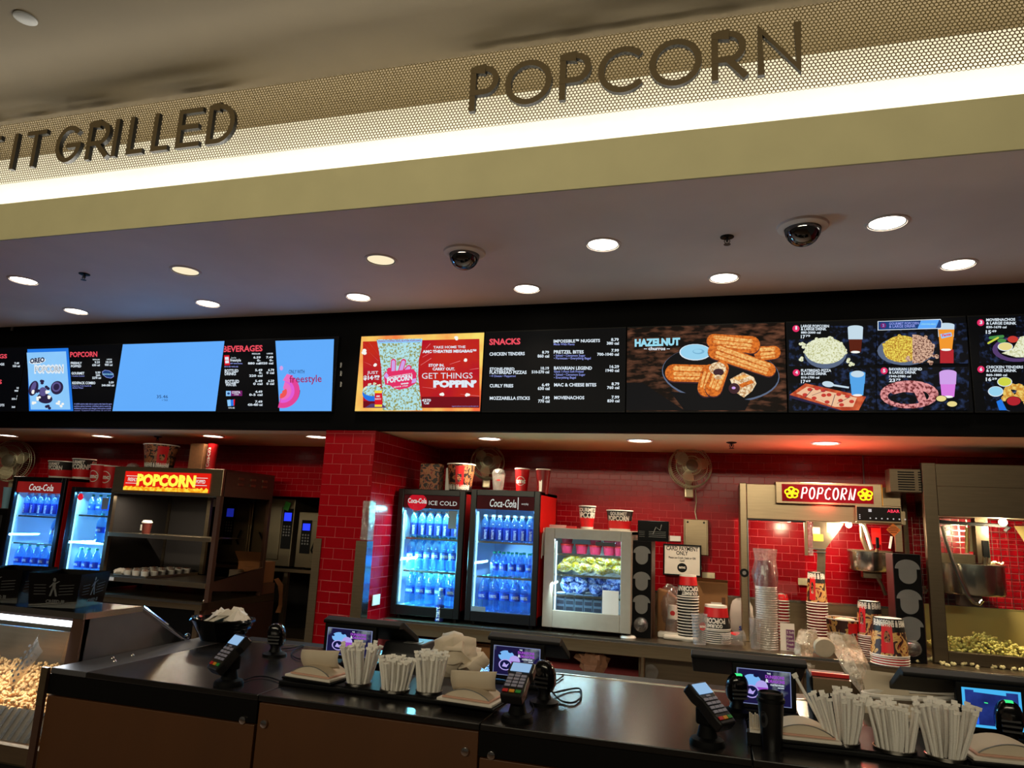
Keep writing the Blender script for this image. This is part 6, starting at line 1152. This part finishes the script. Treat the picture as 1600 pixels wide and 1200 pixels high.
# napkin basket
p = onz(288, 1000, ZT); t = thing('napkin_basket', 'black wire basket heaped with white napkins', 'basket', (p.x+.13, p.y+.09, ZT)); m = MB('black_gloss'); rr = random.Random(2)
for j in range(6): n = 20; r_ = .09+.012*j; m.tube([(r_*math.cos(2*PI*i/n)*(1+rr.uniform(-.05, .05)), r_*.8*math.sin(2*PI*i/n), .012+.016*j+rr.uniform(-.004, .004)) for i in range(n+1)], .008, 5, False)
m.lathe([(.0001, .004), (.09, .004), (.145, .095)], n=16); m.build('basket_weave', t, 50)
for i in range(12): a = random.uniform(0, 6.3); r_ = random.uniform(0, .09); MB('white_paper').add([(-.05, -.02, 0), (.05, -.03, .0), (.04, .03, .03), (-.04, .02, .045), (.0, 0, .06)], [(0, 1, 4), (1, 2, 4), (2, 3, 4), (3, 0, 4)]).build('napkin', t, loc=(r_*math.cos(a), r_*.8*math.sin(a), .075+random.uniform(0, .02)), rot=(random.uniform(-.5, .5), random.uniform(-.5, .5), a))

# ---------------------------------------------------------------- till displays
E2('pos_bg', (24, 20, 60), (190, 205, 200), 9, 1.0, .52, .8); E('pos_blue', (120, 180, 240)); E('pos_purple', (150, 70, 190)); E('pos_lilac', (176, 160, 230)); E('pos_navy', (14, 18, 60)); E('pos_edge', (120, 130, 170)); E('pos_cyan', (70, 180, 240)); E2('pos_night', (16, 22, 70), (40, 60, 140), 6); E('pos_glowblue', (36, 96, 236)); E('pos_green', (60, 230, 130), 1.2)
def till(label, xa, ya, xb, yb, off, kind=0, wide=.42):
    Y = 2.70; a, b = ony(xa, ya, Y), ony(xb, yb, Y); W, H = b.x-a.x, ony((xa+xb)/2, ya+(4 if kind == 0 else 6), Y).z-ony((xa+xb)/2, yb-2, Y).z; zc = (a.z+b.z)/2
    t = thing('till_display', label, 'till', ((a.x+b.x)/2, Y, ZT)); z0 = zc-H/2-ZT
    fr = MB('black').bx(-W/2-.016, 0, z0-.016, W/2+.016, .025, z0+H+.016).build('display_bezel', t, bev=.004)
    sc = MB('pos_edge' if kind == 0 else 'pos_cyan').bx(-W/2, -.0015, z0, W/2, 0, z0+H).build('display', fr); g = lambda l: (lambda u, v: (-W/2+u*W, -.002-.0004*l, z0+v*H)); m = MB()
    def P(mt, l, pts): m.use(mt).poly([g(l)(*q) for q in pts])
    if kind == 0:
        P('pos_bg', 0, [(.015, .02), (.985, .02), (.985, .98), (.015, .98)]); P('pos_blue', 1, ell(.28, .66, .17, .19, 18)); P('pos_navy', 2, ell(.36, .83, .05, .06, 10)); P('pos_navy', 2, ell(.14, .72, .03, .04, 8)); P('pos_lilac', 2, ell(.46, .5, .12, .2, 16)); P('pos_purple', 3, [(.34, .5), (.58, .5), (.55, .33), (.4, .3)]); P('pos_lilac', 4, ell(.27, .36, .145, .19, 18)); P('pos_navy', 5, ell(.27, .36, .12, .16, 18)); P('pos_lilac', 6, [(.2, .3), (.24, .45), (.29, .36), (.35, .42), (.3, .28)])
        m.use('pos_purple'); m.text('DUNGEONS', H*.12, lambda u, v: g(7)(.53+u/W, .78+v/H), 'l', .05, .66*W/H/1.25); m.text('DRAGONS', H*.12, lambda u, v: g(7)(.58+u/W, .66+v/H), 'l', .05, .66*W/H/1.25); m.use('t_white'); m.text('THE', H*.06, lambda u, v: g(7)(.56+u/W, .89+v/H), 'l', .03); m.text('&', H*.14, lambda u, v: g(7)(.53+u/W, .66+v/H), 'l', .03); m.text('COLLECTIBLES AVAILABLE', H*.06, lambda u, v: g(7)(.62+u/W, .58+v/H), 'l', .03, .55); m.text('NOW!', H*.06, lambda u, v: g(7)(.76+u/W, .51+v/H), 'l', .03); m.use('pos_navy')
        for i in range(5): P('pos_navy', 3, [(.62+.06*i, .03), (.65+.06*i, .03), (.645+.06*i, .2), (.625+.06*i, .2)])
    else:
        P('pos_night', 0, [(.05, .07), (.95, .07), (.95, .95), (.05, .95)]); P('pos_glowblue', 1, [(.06, .08), (.26, .08), (.26, .38), (.18, .42), (.08, .4)]); P('pos_cyan', 1, [(.20, .9), (.75, .87), (.75, .95), (.20, .98)]); P('pos_green', 2, [(.37, .64), (.43, .63), (.43, .655), (.37, .665)])
    m.build('screen_image', sc)
    hd = MB('black'); hd.prism([(-.01, .018), (.03, .03), (.20, -.05), (.20, -.075), (.03, .0), (-.01, .005)], lambda u, v, d: (d, u, z0+H+.012+v), off-wide/2, off+wide/2); hd.build('cashier_monitor', t, bev=.004)
    hd = MB('black'); hd.bx(-.04, .03, .0, .04, .15, z0+H*.5); hd.build('stand_neck', t); MB('black').bx(-.11, -.02, 0, .11, .18, .018).build('stand_base', t, bev=.005); return t
till('till display nearest the tiled column, showing dice collectibles', 513, 980, 579, 1028, .05, wide=.34); till('till display beside the second card reader, showing dice collectibles', 772, 1008, 843, 1060, .025, wide=.28); till('till display behind the black coffee cup, showing dice collectibles', 1151, 1044, 1237, 1105, -.05, wide=.38); till('till display with a bright blue frame at the picture edge', 1502, 1074, 1600, 1143, -.04, 1, .42)
def printer(label, x0, y0, x1, Y, h, red=False):
    a, b = ony(x0, y0, Y), ony(x1, y0, Y); W = b.x-a.x; t = thing('receipt_printer', label, 'printer', ((a.x+b.x)/2, Y, ZT)); h = a.z-ZT
    MB('dark_grey' if not red else 'black').prism([(0, 0), (.17, 0), (.17, h), (.03, h), (0, h*.55)], lambda u, v, d: (d, u, v), -W/2, W/2).build('printer_case', t, bev=.006)
    if red: MB('red_paint').bx(-W/2+.005, .035, h, W/2-.005, .05, h+.012).build('red_trim', t); MB('steel').bx(-W/2+.005, .002, h*.6, W/2-.005, .028, h*.985).build('paper_cover', t)
    else: MB('grey').bx(0, .03, h, W/2-.02, .09, h+.002).build('paper_slot', t)
printer('dark receipt printer behind the straws at the first station', 597, 1003, 656, 2.82, 0); printer('black receipt printer with a red top edge under the film bag', 1268, 1058, 1332, 2.80, 0, True)

# ---------------------------------------------------------------- card readers and scanners
M('key_grey', (150, 150, 175), .4); M('key_red', (200, 30, 30), .4); M('key_yellow', (220, 150, 30), .4); M('key_green', (40, 150, 60), .4); E('lcd', (150, 190, 230), .9); M('body_dark', (16, 16, 18), .35)
def reader(label, x, y, rz, tilt, hgt, body='body_dark', lean=0):
    p = onz(x, y, ZT); t = thing('card_reader', label, 'card reader', p, rz, 'card readers on the counter')
    MB('black_rubber').lathe([(.0001, .022), (.03, .022), (.046, .016), (.05, .008), (.05, 0)], n=26).build('stand_base', t, 40); MB('black_rubber').lathe([(.03, .02), (.022, .05), (.022, hgt*.72)], n=18).build('stand_post', t, 50); MB('black_rubber').box((0, .0, hgt*.74), (.05, .05, .05)).build('tilt_joint', t, bev=.008)
    R = Matrix.Rotation(-tilt, 3, 'X'); c = Vector((0, -.01, hgt)); w, l, th = .074, .145, .034
    hd = MB(body); n_ = len(hd.v)
    pr = [(-w*.46, -l/2), (w*.46, -l/2), (w*.5, -l*.3), (w*.46, l*.1), (w*.56, l*.22), (w*.54, l/2), (-w*.54, l/2), (-w*.56, l*.22), (-w*.46, l*.1), (-w*.5, -l*.3)]
    fn = lambda u, v, d: tuple(c+R @ Vector((u, v, d))); hd.prism(pr, fn, -th/2, th/2); h = hd.build('reader_body', t, bev=.005)
    k = lambda a, b, e, d, mt, nm: MB(mt).prism([(a, b), (e, b), (e, d), (a, d)], fn, th/2+.0005, th/2+.003).build(nm, h)
    k(-w*.42, l*.2, w*.42, l*.44, 'lcd', 'screen'); k(-w*.12, l*.125, w*.12, l*.165, 'key_grey', 'menu_key')
    for r_ in range(4):
        for q in range(3): k(-w*.40+q*w*.28, l*.04-r_*l*.095, -w*.40+q*w*.28+w*.23, l*.04-r_*l*.095+l*.06, 'key_grey', 'key')
    for q, mt in enumerate(('key_red', 'key_yellow', 'key_green')): k(-w*.40+q*w*.28, -l*.40, -w*.40+q*w*.28+w*.23, -l*.33, mt, 'key')
    return t
reader('card reader on a stalk at the plain end of the counter', 357, 1070, -.42, math.radians(-46), .102); reader('card reader facing outward between napkins and scanner', 808, 1126, -.05, math.radians(-32), .112); reader('card reader turned sideways near the black coffee cup', 1105, 1163, .95, math.radians(-38), .105)
def scanner(label, x, y, rz, h, led=False):
    p = onz(x, y, ZT); t = thing('barcode_scanner', label, 'scanner', p, rz, 'barcode scanners on the counter'); MB('black').lathe([(.0001, .016), (.03, .016), (.05, .008), (.05, 0)], n=24).build('stand_base', t, 40); MB('black').lathe([(.028, .014), (.02, .03), (.022, h*.35)], n=16).build('neck', t, 50)
    m = MB('black_gloss'); m.sphere((0, 0, 0), 1, 18, 12); m.v = [(math.copysign(abs(x_)**.7, x_)*.037, math.copysign(abs(y_)**.7, y_)*.033-.012*z_, h*.62+z_*h*.40) for x_, y_, z_ in m.v]; m.build('scanner_head', t, 60)
    for i in range(3): MB('dark_grey').box((0, -.036+.003*i, h*(.42+.1*i)), (.05, .006, .006)).build('grip_ridge', t)
    if led: MB('pos_green').box((0, -.02, h*1.0), (.02, .016, .006)).build('status_light', t)
scanner('handheld scanner standing before the brown stand, farthest one', 429, 1024, .2, .13); scanner('black scanner beside the second till display', 850, 1099, -.2, .14); scanner('black scanner with green light before the third till', 1152, 1113, .3, .125, True); scanner('black scanner with green light before the blue-framed till', 1580, 1172, -.1, .14, True)
def cable(label, pts, r=.0032): 
    P_ = [Vector(onz(x, y, ZT+z)) for x, y, z in pts]; o = []
    for i in range(len(P_)-1):
        a, b, c, d = P_[max(i-1, 0)], P_[i], P_[i+1], P_[min(i+2, len(P_)-1)]
        for j in range(5): u = j/5; o.append(.5*((2*b)+(c-a)*u+(2*a-5*b+4*c-d)*u*u+(3*b-a-3*c+d)*u**3))
    o.append(P_[-1]); tag(MB('black_rubber').tube(o, r, 6).build('cable', smooth=60), label, 'cable')
cable('black cable looping beside the second scanner', [(864, 1083, .01), (885, 1078, .006), (905, 1076, .006), (908, 1088, .006), (895, 1098, .006), (875, 1094, .006), (862, 1080, .02)]); cable('thin black cable behind the second scanner', [(852, 1060, .02), (868, 1064, .006), (880, 1056, .006)]); cable('thin grey cable curling before the first till', [(440, 1014, .006), (458, 1012, .006), (475, 1008, .006), (455, 1020, .006), (470, 1030, .006), (500, 1022, .006)], .0025); cable('thin cable from the first card reader to the straw tray', [(382, 1062, .006), (400, 1057, .006), (420, 1058, .006), (445, 1067, .006)], .0022); cable('thin cable behind the second card reader', [(828, 1095, .006), (834, 1104, .006), (828, 1114, .006), (820, 1117, .006)], .0022); cable('thin cable under the third till', [(1165, 1125, .006), (1185, 1122, .006), (1215, 1118, .006)], .0025)
# ---------------------------------------------------------------- straw stations
M('straw_paper', (232, 228, 220), .8, noise=.14, scale=90); M('ring_steel', (150, 145, 138), .25, 1)
def station(label, x0, x1, y0=2.325, y1=2.63):
    t = thing('condiment_tray', label, 'tray', (x0, y0, ZT)); MB('black').bx(0, 0, 0, x1-x0, y1-y0, .016).build('tray_base', t, bev=.004); MB('black').bx(.01, .012, .016, x1-x0-.01, y1-y0-.01, .019).build('tray_top', t)
station('long black condiment tray holding straws and two napkin packs, first station', -1.50, -.70); station('long black condiment tray at the second straw station', .10, 1.05)
ZR = ZT+.0195
sm = []
for i in range(4):
    m = MB('straw_paper'); r_ = .0048; m.tube([(0, 0, 0), (.0006*i, 0, .4), (-.0006*i, 0, .94)], [r_, r_, r_], 7, True); w_ = .0075
    m.add([(-w_, -.0012, .935), (w_, -.0012, .935), (w_, .0012, .935), (-w_, .0012, .935), (-w_*1.1, -.001, 1), (w_*1.1, .001, 1)], [(0, 1, 5, 4), (3, 4, 5, 2), (0, 4, 3), (1, 2, 5)]); sm.append(m.mesh('straw'))
def straws(which, x, y, n, ln, R, fan_, seed, lean=0):
    p = onz(x, y, ZR); rr = random.Random(seed); t = thing('straw_holder', 'round steel-rimmed straw holder, '+which, 'holder', (p.x, p.y, ZR), group='straw holders')
    MB('ring_steel').lathe([(R+.004, 0), (R+.004, .008), (R+.001, .009), (R-.001, .002)], n=28).build('rim', t, 40); MB('black').lathe([(R-.002, .0015), (.0001, .0015)], n=28).build('cup_floor', t)
    for i in range(n):
        a = rr.uniform(0, 2*PI) if i > n*.35 else 2*PI*i/(n*.35); q = math.sqrt(rr.random())*.86 if i > n*.35 else rr.uniform(.82, .9)
        dx, dy = q*R*math.cos(a), q*R*math.sin(a); k = fan_*q; o = inst('straw', sm[i % 4], None, (p.x+dx, p.y+dy, ZR+.003), (-k*math.sin(a)+rr.uniform(-.04, .04), k*math.cos(a)+lean+rr.uniform(-.05, .05), 0)); o.rotation_euler = (-k*math.sin(a)+rr.uniform(-.05, .05), k*math.cos(a)+lean+rr.uniform(-.05, .05), 0); o.scale = (1, 1, ln*rr.uniform(.9, 1.04))
        tag(o, 'one of the white paper-wrapped straws in the holder '+which, 'straw', 'wrapped straws in the holder '+which)
straws('next to the first napkin pack', 560, 1069, 34, .136, .042, .30, 1, -.06); straws('in the middle of the first station', 617, 1079, 48, .106, .047, .22, 2); straws('next to the second napkin pack', 670, 1082, 42, .128, .042, .16, 3)
straws('closest to the black coffee cup', 1316, 1161, 34, .140, .044, .32, 4, -.04); straws('in the middle of the second station', 1398, 1172, 52, .124, .052, .22, 5); straws('closest to the blue-framed till', 1477, 1184, 38, .146, .047, .30, 6, .05)
o = inst('straw', sm[0], None, onz(1298, 1158, ZR)+Vector((0, 0, .003)), (.05, -.5, 0)); o.scale = (1, 1, .2); tag(o, 'single long wrapped straw leaning far out toward the till', 'straw')
def napkins(label, x, y, rz, sheet=True, k=1.0):
    p = onz(x, y, ZR); t = thing('napkin_dispenser', label, 'napkin pack', p, rz, 'napkin packs'); t.scale = (k, k, .74*k)
    MB('black').bx(-.105, -.075, 0, .105, .085, .010).build('base_plate', t, bev=.002); MB('white_paper').bx(-.098, -.068, .010, .098, .078, .022).build('lower_pile', t, bev=.003); M_ = 'paper_pink'; MB(M_).bx(-.085, -.055, .022, .085, .07, .030).build('frame_plate', t, bev=.003)
    n = 12; pr = [(-.078+.156*i/n, .030+.034*math.sin(PI*i/n)**.8) for i in range(n+1)]; MB('napkin').prism(pr, lambda u, v, d: (u, d, v), -.05, .06).build('napkin_pile', t, 40); MB('grey').tube([(-.08+.16*i/n, -.052, .031+.035*math.sin(PI*i/n)**.8) for i in range(n+1)], .002, 5).build('wire_hoop', t)
    if sheet:
        m = MB('napkin'); vs = []
        for i in range(7):
            for j in range(7): u = -.082+.164*i/6; v = j/6; vs.append((u*(.93+.06*v)+.004*v, .01-.026*math.sin(v*2.2)+.004*math.sin(i*1.3), .045+.088*v+.008*u/.08))
        m.add(vs, [(7*i+j, 7*i+7+j, 7*i+8+j, 7*i+j+1) for i in range(6) for j in range(6)]); o = m.build('raised_napkin', t, 60); o.modifiers.new('thick', 'SOLIDIFY').thickness = .0015
napkins('napkin pack with an upright sheet, near the first card reader', 498, 1060, -.12); napkins('napkin pack with an upright sheet, next to the second card reader', 738, 1097, -.1); napkins('low napkin pack behind the black coffee cup', 1252, 1153, .05, False); napkins('napkin pack cut by the picture edge', 1570, 1187, .1, False, 1.1)
# crumpled paper behind the straws
t = thing('paper_bags', 'crumpled pile of pale paper bags behind the first straw station', 'paper bags', onz(705, 1056, ZT)); rr = random.Random(21)
for i in range(6):
    m = MB('napkin'); vs = []; N = 6
    for a in range(N):
        for b in range(N): u, v = a/(N-1)-.5, b/(N-1)-.5; vs.append((u*.17, v*.12+rr.uniform(-.008, .008), .012*math.sin(a*1.7+i)+rr.uniform(-.008, .008)-.10*u*u))
    m.add(vs, [(N*a+b, N*a+N+b, N*a+N+b+1, N*a+b+1) for a in range(N-1) for b in range(N-1)]); o = m.build('paper_bag', t, 40, loc=(rr.uniform(-.05, .05), rr.uniform(0, .06), .05+.012*i), rot=(rr.uniform(.3, 1.0), rr.uniform(-.6, .6), rr.uniform(-.7, .7))); o.modifiers.new('thick', 'SOLIDIFY').thickness = .0012
t = thing('paper_tray', 'pale oval carry tray behind the second straw station', 'tray', onz(1425, 1127, ZT)); m = MB('bucket_white'); n = 28
pts = [(.15*math.cos(2*PI*i/n), .06*math.sin(2*PI*i/n), .085+.012*math.cos(2*PI*i/n)) for i in range(n+1)]; m.tube(pts, .008, 6, False); m.lathe([(.0001, .004), (.10, .004), (.11, .02)], n=24); m.build('tray_rim', t, 50); m = MB('napkin'); m.add([(-.16, .05, 0), (.16, .05, 0), (.15, .08, .13), (-.12, .08, .14)], [(0, 1, 2, 3)]); m.add([(-.12, .03, 0), (.02, .03, 0), (0, .05, .12), (-.14, .05, .115)], [(0, 1, 2, 3)]); o = m.build('tray_wall', t); o.modifiers.new('thick', 'SOLIDIFY').thickness = .002
M('cup_black', (12, 11, 12), .35, noise=.6, scale=70)
p = onz(1206, 1171, ZT); t = thing('coffee_cup', 'tall black lidded coffee cup on the counter', 'cup', p); t.scale = (.86, .86, .80); MB('cup_black').lathe([(.0001, 0), (.032, 0), (.042, .165)], n=26).build('cup_wall', t, 40); MB('black').lathe([(.0455, .160), (.0455, .172), (.041, .176), (.040, .190), (.036, .193), (.034, .186), (.0001, .186)], n=26).build('cup_lid', t, 40); MB('dark_grey').poly([(.0405*math.sin(u/.04-.7), -.0405*math.cos(u/.04-.7), .105+v) for u, v in ell(0, 0, .016, .028, 18)]).build('emblem', t); MB('cup_black').poly([(.0410*math.sin(u/.04-.7), -.0410*math.cos(u/.04-.7), .105+v) for u, v in ell(0, 0, .007, .013, 14)]).build('emblem', t)
p = onz(1183, 1164, ZT); t = thing('stirrer_box', 'small black box of wooden stirrers beside the black coffee cup', 'box', p); MB('black').bx(-.028, -.01, 0, .028, .03, .035).build('box_body', t, bev=.002); MB('white_paper').bx(-.02, -.012, .035, .024, .02, .042).build('paper_sleeve', t)
for i in range(9): MB('napkin').bx(-.02+.005*i, .0, .035, -.0165+.005*i, .012, .085-.003*(i % 3)).build('stirrer', t)
# shelf under the back counter
def shelfbox(label, x0, y0, x1, y1, Y, mt, name='carton'):
    a, b = ony(x0, y0, Y), ony(x1, y1, Y); t = thing(name, label, 'box', (a.x, Y, .441)); W = b.x-a.x; MB(mt).bx(0, 0, 0, W, .18, a.z-.441).build('box_body', t, bev=.003); MB('card_dark').bx(W*.1, -.001, (a.z-.441)*.93, W*.9, 0, (a.z-.441)*.96).build('tape_line', t)
M('box_blue2', (60, 110, 170), .5)
shelfbox('brown carton under the back counter beside the second till', 716, 1010, 746, 1052, 5.42, 'card_dark'); shelfbox('pale carton under the back counter above the blue box', 745, 1005, 764, 1050, 5.40, 'card_brown'); shelfbox('flat blue box on the shelf under the back counter', 728, 1044, 768, 1060, 5.3, 'box_blue2'); shelfbox('small cream carton under the back counter near the paper bags', 726, 1022, 742, 1045, 5.32, 'napkin')
blob('plastic_bag', 'hazy brown plastic bag under the back counter', 'bag', 'brown_wrap', ony(925, 1032, 5.25), (.11, .08, .09), 31, amp=.3)
tag(MB('plastic_cup').lathe([(.055, 0), (.05, .012), (.0001, .016)], n=20).build('clear_lid', loc=tuple(ony(1017, 1050, 5.33)), rot=(1.2, 0, .3), smooth=40), 'clear lid leaning against the steel panel under the back counter', 'lid')
